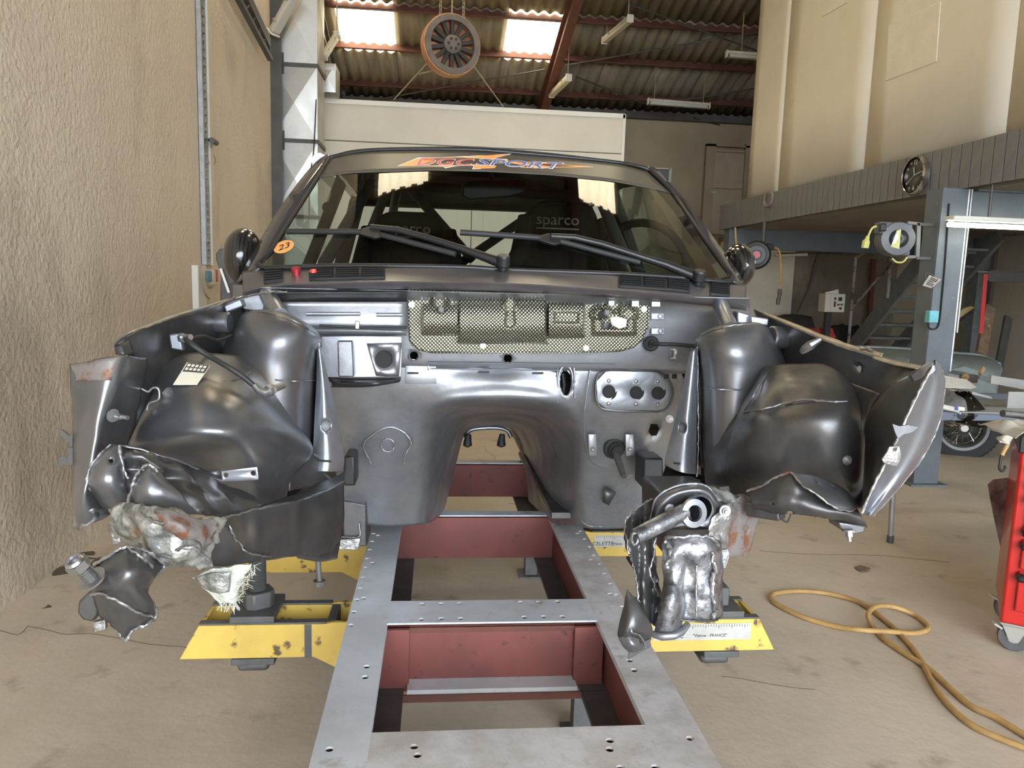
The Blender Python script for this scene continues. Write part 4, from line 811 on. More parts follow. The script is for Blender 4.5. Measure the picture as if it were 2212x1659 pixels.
# sun strip with lettering
def strip(pts_top, pts_bot, off): return MB().grid([[W(a, b + (lin(pts_bot, a)-b)*k/5, off) for a, b in [(x, lin(pts_top, x)) for x in xs_]] for k in range(6)])
BB = [(670, 388), (690, 383), (760, 374), (928, 368), (1060, 371), (1200, 379), (1312, 390), (1400, 406), (1452, 418), (1470, 424)]
xs_ = [704 + (1405-704)*i/40 for i in range(41)]
mbn = MB(); rows = []
for k in range(7):
    f = k/6; r = []
    xa_, xb_ = 706 + (684-706)*f, 1398 + (1450-1398)*f
    for j in range(41): x = xa_ + (xb_-xa_)*j/40; t = lin(TOP, x)+3; b = lin(BB, x); r.append(W(x, t + (b-t)*f, .0035))
    rows.append(r)
sun = obj('sun_strip', MB().grid(rows), 'banner', car, smooth=80, solid=.001)
def decal(name, pts, m, off, parent): return obj(name, MB().add([W(a, b, off) for a, b in pts], [tuple(range(len(pts)))]), m, parent, smooth=0, solid=.0006)
def tri(name, pts, fs, m, off, parent): return obj(name, MB().add([W(a, b, off) for a, b in pts], fs), m, parent, smooth=0, solid=.0006)
arrow = [(862, 358), (903, 342), (1000, 339), (1100, 333), (1062, 343), (1095, 345), (1098, 350), (1180, 352), (1278, 361), (1170, 362), (1022, 364), (1026, 356), (985, 357), (962, 362), (958, 358)]
dec = obj('decal_arrow', MB(), None, sun) if False else None
def fan(pts, m, off, nm, grow=0):
    cx_, cy_ = 1010, 350
    bm = bmesh.new(); vs = [bm.verts.new(W(a, b, off)) for a, b in pts]; es = [bm.edges.new((vs[i], vs[(i+1) % len(vs)])) for i in range(len(vs))]
    bmesh.ops.triangle_fill(bm, edges=es); bm.verts.index_update(); mb = MB(); mb.v = [tuple(v.co) for v in bm.verts]; mb.f = [tuple(v.index for v in f.verts) for f in bm.faces]; bm.free()
    return obj(nm, mb, m, sun, smooth=0, solid=.0008)
def grow(pts, g):
    n = len(pts); o = []
    ar_ = sum(pts[i][0]*pts[(i+1) % n][1] - pts[(i+1) % n][0]*pts[i][1] for i in range(n))
    for i in range(n):
        a, b, c = Vector(pts[i-1]), Vector(pts[i]), Vector(pts[(i+1) % n]); d1, d2 = (b-a).normalized(), (c-b).normalized(); n1 = Vector((d1.y, -d1.x)); n2 = Vector((d2.y, -d2.x)); q = (n1+n2); q = q.normalized()*min(3, 1/max(.3, math.sqrt((1+n1.dot(n2))/2))); o.append(tuple(b + q*g*(1 if ar_ > 0 else -1)))
    return o
fan(grow(arrow, 1.3), 'white_decal', .0055, 'decal_outline'); fan(arrow, 'orange_decal', .0075, 'decal_arrow')
def banner_text(nm, s, cx_, cy_, wd, ht, m, off, fat=0.0, dy=.012):
    def wp_(a, b): return W(cx_ + a, cy_ - b + a*dy, off)
    return text_mesh(nm, s, (0, 0, 0), (1, 0, 0), (0, 0, 1), ht, m, sun, ext=.0008, width=wd, shear=.25, off=fat, warp=wp_)
banner_text('lettering_edge', 'DGC', 957, 350.3, 128, 20, 'white_decal', .0095, .025); banner_text('lettering', 'DGC', 957, 350.3, 124, 19, 'red_decal', .0115)
banner_text('lettering_edge', 'SPORT', 1117, 354.3, 192, 20, 'white_decal', .0095, .025, .05); banner_text('lettering', 'SPORT', 1117, 354.3, 186, 19, 'blue_decal', .0115, 0, .05)
# number sticker
rows = []
def ell(k, r): a = 2*math.pi*k/24; x, y = 23*math.cos(a)*r, 12.5*math.sin(a)*r; return (613 + x*.94 + y*.34, 533 - x*.34 + y*.94)
obj('number_sticker', MB().add([W(613, 533, .004)] + [W(*ell(k, 1), .004) for k in range(24)], [(0, k+1, (k+1) % 24 + 1) for k in range(24)]), 'orange_decal', car, smooth=0, solid=.0006)
text_mesh('sticker_number', '23', (0, 0, 0), (1, 0, 0), (0, 0, 1), 17, 'black_satin', car, ext=.0008, width=27, shear=.2, warp=lambda a, b: W(613 + a*.94 - b*.1, 533 - a*.34 - b*.9, .006))
# ------------------------------------------------------------------ roof, pillars, body sides
def wv_(p): return Vector(p)
RT = [W(a, b, -.005) for a, b in [(700, 345), (722, 334), (760, 324), (816, 319), (900, 317), (1000, 317), (1096, 322), (1200, 331), (1300, 343), (1350, 350), (1395, 361), (1420, 376)]]
rows = [RT]
for Y, up in ((2.95, .028), (3.2, .05), (3.5, .058), (3.8, .045), (4.1, .0)):
    rows.append([Vector((XC + (p.x - XC)*(1.0 if i not in (0, 11) else 1.01), Y + .0, min(p.z, 1.955 if 1 < i < 10 else p.z) + up*(1 - ((p.x-XC)/.62)**2*.75) - (.0 if Y < 4 else .02))) for i, p in enumerate(RT)])
obj('roof', MB().grid(dense([[tuple(p) for p in r] for r in rows], 3, 3)), 'car_paint', car, smooth=80, solid=.012, offset=-1)
def strip3(name, A, B, m, k=4, solid=.004, C=None):
    A, B = spline([tuple(p) for p in A], k), spline([tuple(p) for p in B], k); rws = [A, B] + ([spline([tuple(p) for p in C], k)] if C else [])
    return obj(name, MB().grid(rws), m, car, smooth=60, solid=solid)
# A pillars: from the glass edge outwards and back
LO_ = [(512, 612), (536, 566), (586, 480), (618, 432), (652, 386), (684, 350), (706, 335)]; RO_ = [(1612, 622), (1588, 580), (1521, 487), (1486, 440), (1448, 398), (1422, 370), (1404, 360)]
for nm, ins_, out_, sg in (('pillar', LE, LO_, -1), ('pillar', RE, RO_, 1)):
    A = [W(a, b, .0) for a, b in ins_]; B = [P(a, b, wsY(c, d) + .05) for (a, b), (c, d) in zip(out_, ins_)]; C = [p + Vector((-sg*.0, .18, 0)) for p in B]
    strip3(nm, A, B, 'car_paint', C=C)
for sg in (-1, 1):
    x0 = XC + sg*.79; xt = XC + sg*.575
    prof = [(2.36, .80), (2.36, 1.47), (4.95, 1.50), (5.0, .85)]
    obj('body_side', MB().prism([(x0, y, z) for y, z in prof], (-sg*.05, 0, 0)), 'car_paint', car, bevel=.01)
    obj('roof_rail', MB().tube([(XC + sg*.60, 2.86, 1.895), (XC + sg*.60, 3.3, 1.93), (XC + sg*.59, 4.0, 1.90)], .03, 8), 'car_paint', car)
    obj('pillar', MB().bar((x0 - sg*.03, 3.45, 1.47), (XC + sg*.60, 3.52, 1.92), .04, .09, (0, 1, 0)), 'cabin_black', car)
    obj('pillar', MB().bar((x0 - sg*.03, 4.62, 1.47), (XC + sg*.58, 4.08, 1.92), .05, .16, (0, 1, 0)), 'cabin_black', car)
    obj('belt_trim', MB().lim(x0 - sg*.05, x0 - sg*.09, 2.45, 4.6, 1.3, 1.475), 'cabin_black', car)
    obj('door_glass', MB().add([(x0 - sg*.03, 2.55, 1.47), (x0 - sg*.03, 3.42, 1.47), (XC + sg*.605, 3.48, 1.90), (XC + sg*.605, 2.95, 1.88)], [(0, 1, 2, 3)]), 'windscreen', car, smooth=0)
obj('rear_panel', MB().lim(XC-.76, XC+.76, 4.62, 4.9, .85, 1.46), 'car_paint', car); obj('headliner', MB().lim(XC-.55, XC+.55, 2.95, 4.02, 1.875, 1.885), 'cabin_black', car)
obj('rear_header', MB().lim(XC-.56, XC+.56, 4.0, 4.08, 1.85, 1.92), 'cabin_black', car)
obj('dashboard', MB().prism([(XC-.66, 2.36, 1.30), (XC-.66, 2.36, 1.49), (XC-.66, 2.62, 1.515), (XC-.66, 2.72, 1.49), (XC-.66, 2.74, 1.25)], (1.32, 0, 0)), 'cabin_black', car, bevel=.01)
for x0_, x1_ in ((XC-.74, -.02), (.40, XC+.74)): obj('floor_pan', MB().lim(x0_, x1_, 2.5, 4.8, .70, .72), 'car_dark', car)
obj('sill', MB().lim(XC-.80, XC-.70, 2.4, 4.8, .70, .82), 'car_dark', car); obj('sill', MB().lim(XC+.70, XC+.80, 2.4, 4.8, .70, .82), 'car_dark', car)
# ------------------------------------------------------------------ seats, cage, mirror
def seat(px, ytop, lpx, lpy):
    s = obj('seat', MB(), None, car) if False else None
    c = P(px, 500, 3.35); z1 = P(px, ytop, 3.35).z
    prof = [(.09, z1), (.14, z1-.03), (.165, z1-.10), (.16, z1-.20), (.20, z1-.27), (.275, z1-.36), (.285, z1-.50), (.27, .95)]
    pl = [(c.x - w_, 3.35, z) for w_, z in prof[::-1]] + [(c.x + w_, 3.35, z) for w_, z in prof]
    o = obj('seat', MB().prism(pl, (0, .10, 0)), 'cabin_black', car, bevel=.035, segs=3)
    for sg in (-1, 1): obj('bolster', MB().tube([(c.x + sg*.17, 3.33, z1-.08), (c.x + sg*.19, 3.27, z1-.24), (c.x + sg*.27, 3.22, z1-.38), (c.x + sg*.27, 3.2, .98)], [.03, .045, .05, .05], 10), 'cabin_black', o, smooth=60)
    a = P(*lpx, 3.33)
    wd_ = lpy*3.33/FPX; text_mesh('lettering', 'sparco', a, (1, 0, .0), (0, 0, 1), wd_*.36, 'ivory', o, ext=.002, width=wd_, off=.012)
    obj('underline', MB().bar(a + Vector((-wd_/2, 0, -wd_*.20)), a + Vector((wd_/2, 0, -wd_*.20)), .003, wd_*.035), 'ivory', o)
    return o
seat(884, 456, (885, 494), 88); seat(1216, 432, (1205, 475), 92)
def cage(pts, r=.021): return obj('cage_tube', MB().tube([P(*p) for p in pts], r, 12), 'grey_steel', car, smooth=60)
for pts in ([(868, 388, 3.5), (1022, 562, 3.62)], [(1150, 462, 3.62), (985, 575, 3.62)], [(800, 398, 2.98), (700, 570, 2.45)], [(1296, 428, 2.98), (1352, 560, 2.5)], [(800, 398, 2.98), (1296, 428, 2.98)],
            [(868, 388, 3.5), (1220, 400, 3.5)], [(842, 395, 3.5), (760, 600, 3.5)], [(1240, 404, 3.5), (1330, 610, 3.5)], [(800, 398, 2.98), (862, 388, 3.5)], [(1296, 428, 2.98), (1230, 402, 3.5)], [(860, 400, 3.5), (830, 560, 4.4)], [(1228, 405, 3.5), (1190, 560, 4.4)]): cage(pts)
rm = obj('rear_mirror', MB().prism([P(a, b, 2.72) for a, b in ((998, 398), (1010, 390), (1120, 385), (1140, 395), (1135, 418), (1100, 427), (1015, 433), (996, 425))], (0, .03, 0)), 'black_satin', car, bevel=.008)
obj('mirror_stem', MB().cyl(P(1063, 390, 2.72), P(1060, 372, 2.74), .008, 8), 'black_satin', rm)
sw_ = P(1395, 520, 2.85); obj('steering_wheel', MB().tube([sw_ + Vector((.16*math.cos(t*math.pi/12), .06*math.sin(t*math.pi/12), .15*math.sin(t*math.pi/12) - .08)) for t in range(24)], .016, 8, closed=True), 'cabin_black', car, smooth=60)
tg = obj('air_freshener', MB().cyl(P(708, 448, 2.6), P(708, 449, 2.61), .018, 16), 'black_satin', car); obj('string', MB().bar(P(708, 436, 2.6), P(716, 418, 2.6), .012, .003), 'white_decal', tg)
# door mirrors in carbon
for c, s_, lab in ((P(528, 556, 2.52), (.062, .10, .092), ''), (P(1592, 575, 2.52), (.05, .10, .075), '')):
    rows = [[c + Vector((s_[0]*math.cos(t)*math.sin(p), -s_[1]*math.cos(p) if math.cos(p) > 0 else -.3*s_[1]*math.cos(p), s_[2]*math.sin(t)*math.sin(p))) for t in [2*math.pi*k/24 for k in range(24)]] for p in [math.pi*(i+.02)/12 for i in range(13)]]
    mo = obj('door_mirror', MB().grid(rows, True), 'carbon', car, smooth=80)
    sx_ = 1 if c.x < XC else -1
    obj('mirror_foot', MB().tube([c + Vector((sx_*.03, .02, -.05)), c + Vector((sx_*.06, .04, -.12)), c + Vector((sx_*.09, .05, -.15))], [.03, .024, .03], 10), 'black_satin', mo, smooth=60)
# ------------------------------------------------------------------ scuttle (cowl), grilles, wipers
CB = [(540, 584), (567, 579), (732, 575), (984, 578), (1096, 584), (1340, 593), (1581, 610), (1606, 616)]
CFr = [(524, 628), (561, 622), (620, 614), (839, 608), (1096, 612), (1200, 618), (1452, 635), (1578, 650), (1614, 660)]
def cowlY(px, py):
    b, f = lin(CB, px), lin(CFr, px); t = (py - b)/(f - b); s = (px - 1072)/530
    return 2.165 + .11*s*s - .135*t
xsr = [524, 545, 567, 620, 700, 780, 860, 960, 1060, 1160, 1260, 1340, 1420, 1500, 1560, 1590, 1612]
rows = [[(x, lin(CB, x) + (lin(CFr, x) - lin(CB, x))*t, cowlY(x, lin(CB, x) + (lin(CFr, x) - lin(CB, x))*t)) for x in xsr] for t in (0, .3, .6, .9, 1.0)]
rows.append([(x, lin(CFr, x) + 4, cowlY(x, lin(CFr, x)) + .002) for x in xsr]); rows.append([(x, lin(CFr, x) + 16, cowlY(x, lin(CFr, x)) + .03) for x in xsr])
mat('scuttle_paint', (.15, .138, .147), (.125, .115, .12), .34, metal=.55, nscale=10)
patch('scuttle', rows, 'scuttle_paint', car, ku=2, kv=2, solid=.002)
def CW(px, py, off=0.0): p = P(px, py, cowlY(px, py)); return p + Vector((0, -off*.3, off))
def grille(x0, x1, n_, k):
    g = obj('grille', MB().grid([[CW(x, lin(CB, x) + (lin(CFr, x)-lin(CB, x))*t, .003) for x in [x0 + (x1-x0)*i/8 for i in range(9)]] for t in (.14, .86)]), 'black_rubber', car, solid=.004)
    for a in range(k):
        xa_, xb_ = x0 + (x1-x0)*(a+.06)/k, x0 + (x1-x0)*(a+.94)/k
        for j in range(n_):
            t = .24 + .52*j/(n_-1)
            pa, pb = [CW(x, lin(CB, x) + (lin(CFr, x)-lin(CB, x))*t, .008) for x in (xa_, xb_)]
            obj('slat', MB().bar(pa, pb, .008, .004, (0, .6, .8)), 'black_satin', g)
grille(668, 832, 5, 3); grille(570, 612, 5, 1); grille(1336, 1490, 5, 3); grille(1533, 1576, 5, 1)
k1 = obj('cowl_knob', MB().lathe([(.001, .022), (.010, .022), (.014, .018), (.012, .008), (.011, 0)], CW(640, 594, .0), (0, -.2, 1), 20), 'red_anod', car)
k2 = obj('kill_switch', MB().lathe([(.011, .012), (.012, .006), (.010, 0)], CW(677, 597, .0), (0, -.2, 1), 20), 'black_satin', car); obj('switch_cap', MB().lathe([(.001, .020), (.008, .019), (.0105, .013), (.0105, .011)], CW(677, 597, 0), (0, -.2, 1), 20), 'red_button', k2)
def wiper(piv, arm_, hold, b0, b1):
    w_ = obj('wiper_arm', MB().tube([W(*p, .03) for p in arm_], [.008] + [.010]*(len(arm_)-3) + [.013, .016], 8), 'black_satin', car, smooth=50)
    q = CW(*piv, .0); obj('pivot_cap', MB().lathe([(.001, .045), (.016, .045), (.019, .04), (.019, .016), (.013, .012), (.013, .004), (.024, .002), (.024, 0)], q, (0, -.35, 1), 20), 'black_satin', w_)
    mid = hold
    obj('blade', MB().tube([W(*p, .012) for p in spline([b0, ((b0[0]+mid[0])/2, (b0[1]+mid[1])/2 - 1), mid, ((b1[0]+mid[0])/2, (b1[1]+mid[1])/2 - 1), b1], 3)], .0085, 8), 'black_rubber', w_, smooth=60)
    d = Vector((b1[0]-b0[0], b1[1]-b0[1])).normalized()
    obj('blade_fin', MB().grid([[W(a, b, .012) for a, b in (b0, mid, b1)], [W(a - d.y*3, b + d.x*5, .002) for a, b in (b0, mid, b1)]]), 'black_rubber', w_, solid=.002)
    hp_ = [(mid[0]-24, mid[1]+2), (mid[0]-18, mid[1]-10), (mid[0]-4, mid[1]-14), (mid[0]+22, mid[1]-6), (mid[0]+24, mid[1]+8), (mid[0]+10, mid[1]+11)]
    obj('blade_holder', MB().prism([W(a, b, .028) for a, b in hp_], (0, .016, -.006)), 'black_satin', w_, bevel=.003)
wiper((1086, 585), [(800, 490), (860, 497), (930, 516), (1000, 538), (1050, 556), (1082, 567)], (799, 503), (620, 500), (984, 549))
wiper((1507, 616), [(1190, 510), (1240, 513), (1300, 527), (1370, 550), (1440, 572), (1502, 597)], (1188, 517), (994, 502), (1382, 567))
# ------------------------------------------------------------------ bulkhead
bk = patch('bulkhead', [[(x, 622 + (x-880)*.022 + dy, Y) for x in (560, 700, 860, 960, 1060, 1160, 1260, 1360, 1440, 1520, 1620)] for dy, Y in ((6, 2.10), (30, 2.16), (80, 2.18), (130, 2.19), (160, 2.20), (172, 2.215))], 'car_fire', car, ku=12, kv=8,
           holes=((894, 768, 9, 9), (1097, 774, 9, 9)))
# recess on the passenger side
rc_ = patch('bulkhead_recess', [[(585, 632, 2.06), (700, 632, 2.10), (879, 632, 2.10)], [(590, 652, 2.16), (700, 652, 2.16), (879, 652, 2.16)]], 'car_dark', car, 4, 4)
patch('recess_panel', [[(600, 652, 2.14), (740, 652, 2.14), (878, 652, 2.14)], [(600, 700, 2.145), (740, 700, 2.145), (878, 702, 2.145)], [(640, 712, 2.12), (740, 713, 2.12), (878, 716, 2.12)], [(660, 722, 2.13), (740, 722, 2.13), (878, 724, 2.13)]], 'car_fire', car, 4, 4)
for a, b, y in ((662, 778, 678), (813, 869, 680)): obj('pressed_bead', MB().tube([P(a, y, 2.138), P(b, y, 2.138)], .0055, 10), 'car_fire', car, smooth=60)
wire('brake_line', [P(690, 703, 2.10), P(770, 707, 2.10), P(830, 706, 2.10), P(880, 707, 2.10)], .0035, 'black_rubber', car)
cp = obj('line_clip', MB().box(P(772, 702, 2.095), (.012, .01, .022)), 'bare_steel', car, bevel=.002)
def hatch_plate(): return patch('vent_panel', [[(694, 727, 2.12), (780, 726, 2.12), (868, 727, 2.12)], [(694, 770, 2.12), (780, 770, 2.12), (868, 770, 2.12)], [(700, 815, 2.12), (780, 815, 2.12), (866, 813, 2.12)]], 'car_fire', car, 24, 18, holes=((829, 776, 19, 19),))
hatch_plate()
obj('vent_surround', MB().lathe([(.026, .002), (.030, .004), (.032, 0)], P(829, 776, 2.12), (0, -1, 0), 28), 'car_silver', car)
obj('vent_shade', MB().cyl(P(829, 776, 2.125), P(829, 776, 2.13), .032, 20), 'cabin_black', car)  # black disc painted in for the darkness behind the vent hole
obj('bracket_channel', MB().prism([P(731, 735, 2.115), P(763, 735, 2.115), P(766, 812, 2.10), P(733, 812, 2.10)], (0, -.02, 0)), 'car_dark', car, bevel=.003)
plate('vent_gusset', [(792, 742), (868, 740), (862, 814), (812, 812)], 2.117, .002, 'car_fire', car, holes=((829, 776, 20),))
patch('vent_lip', [[(694, 815, 2.13), (780, 818, 2.13), (866, 815, 2.13)], [(716, 826, 2.08), (790, 828, 2.08), (864, 824, 2.10)], [(716, 836, 2.09), (790, 836, 2.09), (850, 828, 2.12)]], 'black_satin', car, 4, 4)
# lower bulkhead and transmission tunnel: rings from the outer edge inwards
RN = [
 [(750, 1128, 2.40), (725, 1020, 2.36), (700, 900, 2.30), (694, 800, 2.22), (850, 790, 2.215), (1060, 782, 2.215), (1210, 786, 2.215), (1450, 786, 2.22), (1470, 900, 2.30), (1420, 1050, 2.36), (1360, 1140, 2.40)],
 [(830, 1138, 2.42), (812, 1040, 2.36), (800, 930, 2.29), (790, 850, 2.24), (890, 812, 2.215), (1060, 800, 2.21), (1185, 806, 2.21), (1290, 840, 2.225), (1350, 930, 2.28), (1338, 1060, 2.36), (1310, 1143, 2.42)],
 [(885, 1136, 2.43), (880, 1045, 2.38), (875, 945, 2.30), (880, 880, 2.25), (940, 842, 2.21), (1070, 828, 2.19), (1180, 838, 2.20), (1245, 868, 2.22), (1290, 940, 2.29), (1285, 1060, 2.37), (1275, 1141, 2.43)],
 [(908, 1132, 2.45), (918, 1050, 2.41), (914, 960, 2.33), (922, 905, 2.28), (965, 870, 2.21), (1075, 862, 2.185), (1170, 868, 2.20), (1225, 892, 2.25), (1252, 950, 2.31), (1248, 1060, 2.40), (1256, 1139, 2.45)],
 [(926, 1130, 2.50), (936, 1040, 2.48), (945, 960, 2.43), (955, 912, 2.38), (985, 886, 2.33), (1075, 877, 2.31), (1155, 886, 2.33), (1200, 908, 2.37), (1226, 960, 2.42), (1227, 1060, 2.49), (1236, 1135, 2.5)],
 [(952, 1112, 2.75), (962, 1030, 2.75), (976, 962, 2.72), (990, 925, 2.7), (1014, 905, 2.68), (1072, 896, 2.66), (1130, 902, 2.68), (1162, 922, 2.7), (1180, 968, 2.72), (1182, 1050, 2.75), (1196, 1130, 2.72)],
 [(962, 1092, 3.25), (982, 1015, 3.35), (998, 952, 3.4), (1008, 936, 3.4), (1025, 927, 3.4), (1065, 922, 3.4), (1105, 926, 3.4), (1120, 942, 3.4), (1130, 968, 3.4), (1134, 1010, 3.4), (1142, 1082, 3.3)]]
RN = [[r[0]] + r[1:] for r in RN]
patch('floor_bulkhead', RN, 'car_fire', car, ku=9, kv=9, solid=.0015, holes=((1412, 928, 12, 15), (1222, 824, 12, 31)), disp=lambda a, b: .003*noise.noise((a*.02, b*.02, 0)))
obj('tunnel_hanger', MB().tube([P(a, b, 3.3) for a, b in spline([(1005, 945), (1012, 932), (1030, 926), (1070, 924), (1095, 930), (1104, 945)], 3)], .009, 8), 'car_silver', car, smooth=60)
for px_ in (1012, 1085): obj('exhaust_rubber', MB().tube([P(px_, 938, 3.2), P(px_-2, 955, 3.2), P(px_-2, 962, 3.2), P(px_-2, 966, 3.2)], [.012, .018, .02, .006], 10), 'black_rubber', car, smooth=60)
plate('weld_patch', [(876, 790), (942, 792), (943, 829), (875, 829)], 2.208, .002, 'car_fire', car, bevel=.0005)
for y_ in (): pass
for a, b in ((1033, 804), (1150, 806), (880, 806)): obj('spot_clip', MB().tube([P(a, b, 2.203), P(a+24, b, 2.203)], .0035, 6), 'car_dark', car)
sl = obj('slot_rim', MB().tube([P(1222 + 15*math.cos(t*math.pi/12), 824 + 34*math.copysign(abs(math.sin(t*math.pi/12))**.8, math.sin(t*math.pi/12)), 2.205) for t in range(24)], .003, 6, closed=True), 'car_silver', car, smooth=60)
obj('slot_wires', MB().tube([P(1216, 806, 2.26), P(1219, 830, 2.26), P(1217, 850, 2.26)], .006, 6), 'black_rubber', sl)
for x_ in (894, 1097): obj('drain_ring', MB().lathe([(.0125, 0), (.0145, .004), (.018, .002), (.019, 0)], P(x_, 768 if x_ < 1000 else 774, 2.195), (0, -1, 0), 24), 'car_fire', car)
# seam rails across the bulkhead
for y_, a, b, Y in ((783, 925, 1330, 2.195), (796, 930, 1210, 2.20)): obj('seam', MB().tube([P(a, y_, Y), P(b, y_ + 4, Y)], .0022, 6), 'car_silver', car)
# heat shield
HS = [(882, 622), (1000, 624), (1140, 627), (1280, 631), (1397, 635), (1402, 660), (1400, 706), (1388, 735), (1368, 752), (1340, 760), (1200, 764), (1060, 764), (930, 763), (905, 757), (890, 747), (884, 735), (883, 680)]
YH_ = 2.155
def inpoly(p, poly):
    c = False; n = len(poly); j = n-1
    for i in range(n):
        if (poly[i][1] > p[1]) != (poly[j][1] > p[1]) and p[0] < (poly[j][0]-poly[i][0])*(p[1]-poly[i][1])/(poly[j][1]-poly[i][1]) + poly[i][0]: c = not c
        j = i
    return c
def soft(d, w_): return max(0.0, min(1.0, d/w_))
def boxd(a, b, x0, y0, x1, y1, w_): return min(soft(a-x0, w_), soft(x1-a, w_), soft(b-y0, w_), soft(y1-b, w_))
def circ(a, b, cx_, cy_, r, w_): return soft(r - math.hypot(a-cx_, b-cy_), w_)
def shield(a, b):
    h = 0.0
    h = max(h, .038*boxd(a, b, 910, 655, 995, 725, 6)*(.35 + .65*math.sin(max(0, min(1, (b-655)/70))*math.pi)), .050*boxd(a, b, 988, 645, 1182, 742, 5)**.5*(.30 + .70*math.sin(max(0, min(1, (b-645)/97))*math.pi)), .038*boxd(a, b, 1180, 652, 1264, 730, 6)*(.35 + .65*math.sin(max(0, min(1, (b-652)/78))*math.pi)))
    h = max(h, .018*max(circ(a, b, 950, 650, 23, 8), boxd(a, b, 929, 650, 971, 668, 7)), .042*circ(a, b, 1102, 662, 24, 8))
    for c in ((935, 12), ): pass
    if circ(a, b, 950, 651, 14, 1) > 0 or boxd(a, b, 937, 651, 963, 672, 1) > 0: h -= .012*max(circ(a, b, 950, 651, 14, 5), boxd(a, b, 937, 651, 963, 672, 5))
    h -= .018*max(circ(a, b, 1102, 655, 14, 5), boxd(a, b, 1090, 655, 1114, 700, 5), circ(a, b, 1102, 696, 14, 5))
    h -= .010*boxd(a, b, 1195, 672, 1252, 700, 6)
    h = max(h, .016*circ(a, b, 1294, 678, 22, 6), .016*circ(a, b, 1326, 657, 23, 6), .016*circ(a, b, 1358, 678, 22, 6), .016*boxd(a, b, 1276, 680, 1376, 726, 10))
    h -= .012*max(circ(a, b, 1294, 678, 15, 5), circ(a, b, 1326, 657, 16, 5), circ(a, b, 1358, 678, 15, 5), boxd(a, b, 1296, 682, 1358, 714, 9))
    return h
mb = MB(); idx = {}; st_ = 2.0
def hv(i, j):
    if (i, j) in idx: return idx[(i, j)]
    a, b = 880 + i*st_, 619 + j*st_ + 0.022*(i*st_)*.0
    best = None
    if not inpoly((a, b), HS):
        for k in range(len(HS)):
            A, B = Vector(HS[k]), Vector(HS[(k+1) % len(HS)]); t = max(0, min(1, (Vector((a, b))-A).dot(B-A)/(B-A).length_squared)); q = A.lerp(B, t)
            d = (q - Vector((a, b))).length
            if best is None or d < best[0]: best = (d, q)
        a, b = best[1]
    idx[(i, j)] = len(mb.v); mb.v.append(tuple(P(a, b, YH_ - shield(a, b)))); return idx[(i, j)]
for i in range(264):
    for j in range(75):
        if inpoly((880 + (i+.5)*st_, 619 + (j+.5)*st_), HS) and math.hypot((880+(i+.5)*st_ - 1312)/8, (619+(j+.5)*st_ - 703)/7) > 1: mb.f.append((hv(i, j), hv(i+1, j), hv(i+1, j+1), hv(i, j+1)))
hsd = obj('heat_shield', mb, 'heat_foil', car, smooth=60, solid=.0012)
obj('shield_hem', MB().tube([P(a + (1140-a)*.004, b + (692-b)*.03, YH_-.002) for a, b in HS], .0028, 6, closed=True), 'heat_foil', hsd, smooth=60)
for a, b in ((889, 658), (1043, 747), (1266, 752), (1391, 668)):
    bm_ = MB(); bolt(bm_, P(a, b, YH_-.003), (0, -1, 0), .005, .004); obj('shield_bolt', bm_, 'bare_steel', hsd)
for a, b in ((949, 674), (1299, 680)):
    q = P(a, b, YH_-.006); obj('stud', MB().tube([q, q + Vector((.004, -.05, .008))], [.012, .008], 14).tube([q + Vector((.004, -.05, .008)), q + Vector((.0045, -.056, .009))], .0065, 12), 'jack_grey', hsd)
obj('paper_plug', MB().prism([P(a, b, YH_-.02) for a, b in ((1318, 686), (1336, 684), (1355, 690), (1353, 706), (1338, 711), (1322, 702))], (0, .02, 0)), 'white_plastic', hsd, bevel=.003)
for x0_, y0_, x1_, y1_ in ((1315, 650, 1327, 660), (1365, 650, 1380, 662), (1408, 652, 1426, 662)): obj('paper_label', MB().prism([P(x0_, y0_, 2.13), P(x1_, y0_, 2.13), P(x1_, y1_, 2.13), P(x0_, y1_, 2.13)], (0, .001, 0)), 'white_decal', hsd)
for y_ in (683, 715):
    t = obj('clip_tab', MB().prism([P(1407, y_-6, 2.165), P(1434, y_-6, 2.165), P(1434, y_+7, 2.165), P(1407, y_+7, 2.165)], (0, .004, 0)), 'car_fire', car, bevel=.001)
    obj('clip_hole', MB().lathe([(.005, .002), (.008, .002), (.008, 0)], P(1427, y_, 2.163), (0, -1, 0), 16), 'car_dark', t)
gr = obj('grommet', MB().lathe([(.001, .012), (.009, .012), (.012, .006), (.018, .008), (.023, .003), (.023, 0)], P(1406, 742, 2.17), (0, -1, 0), 28), 'black_rubber', car)
wire('battery_cable', [P(1406, 742, 2.155), P(1425, 743, 2.12), P(1460, 744, 2.10), P(1500, 748, 2.06), P(1530, 752, 2.0)], .006, 'black_rubber', car)
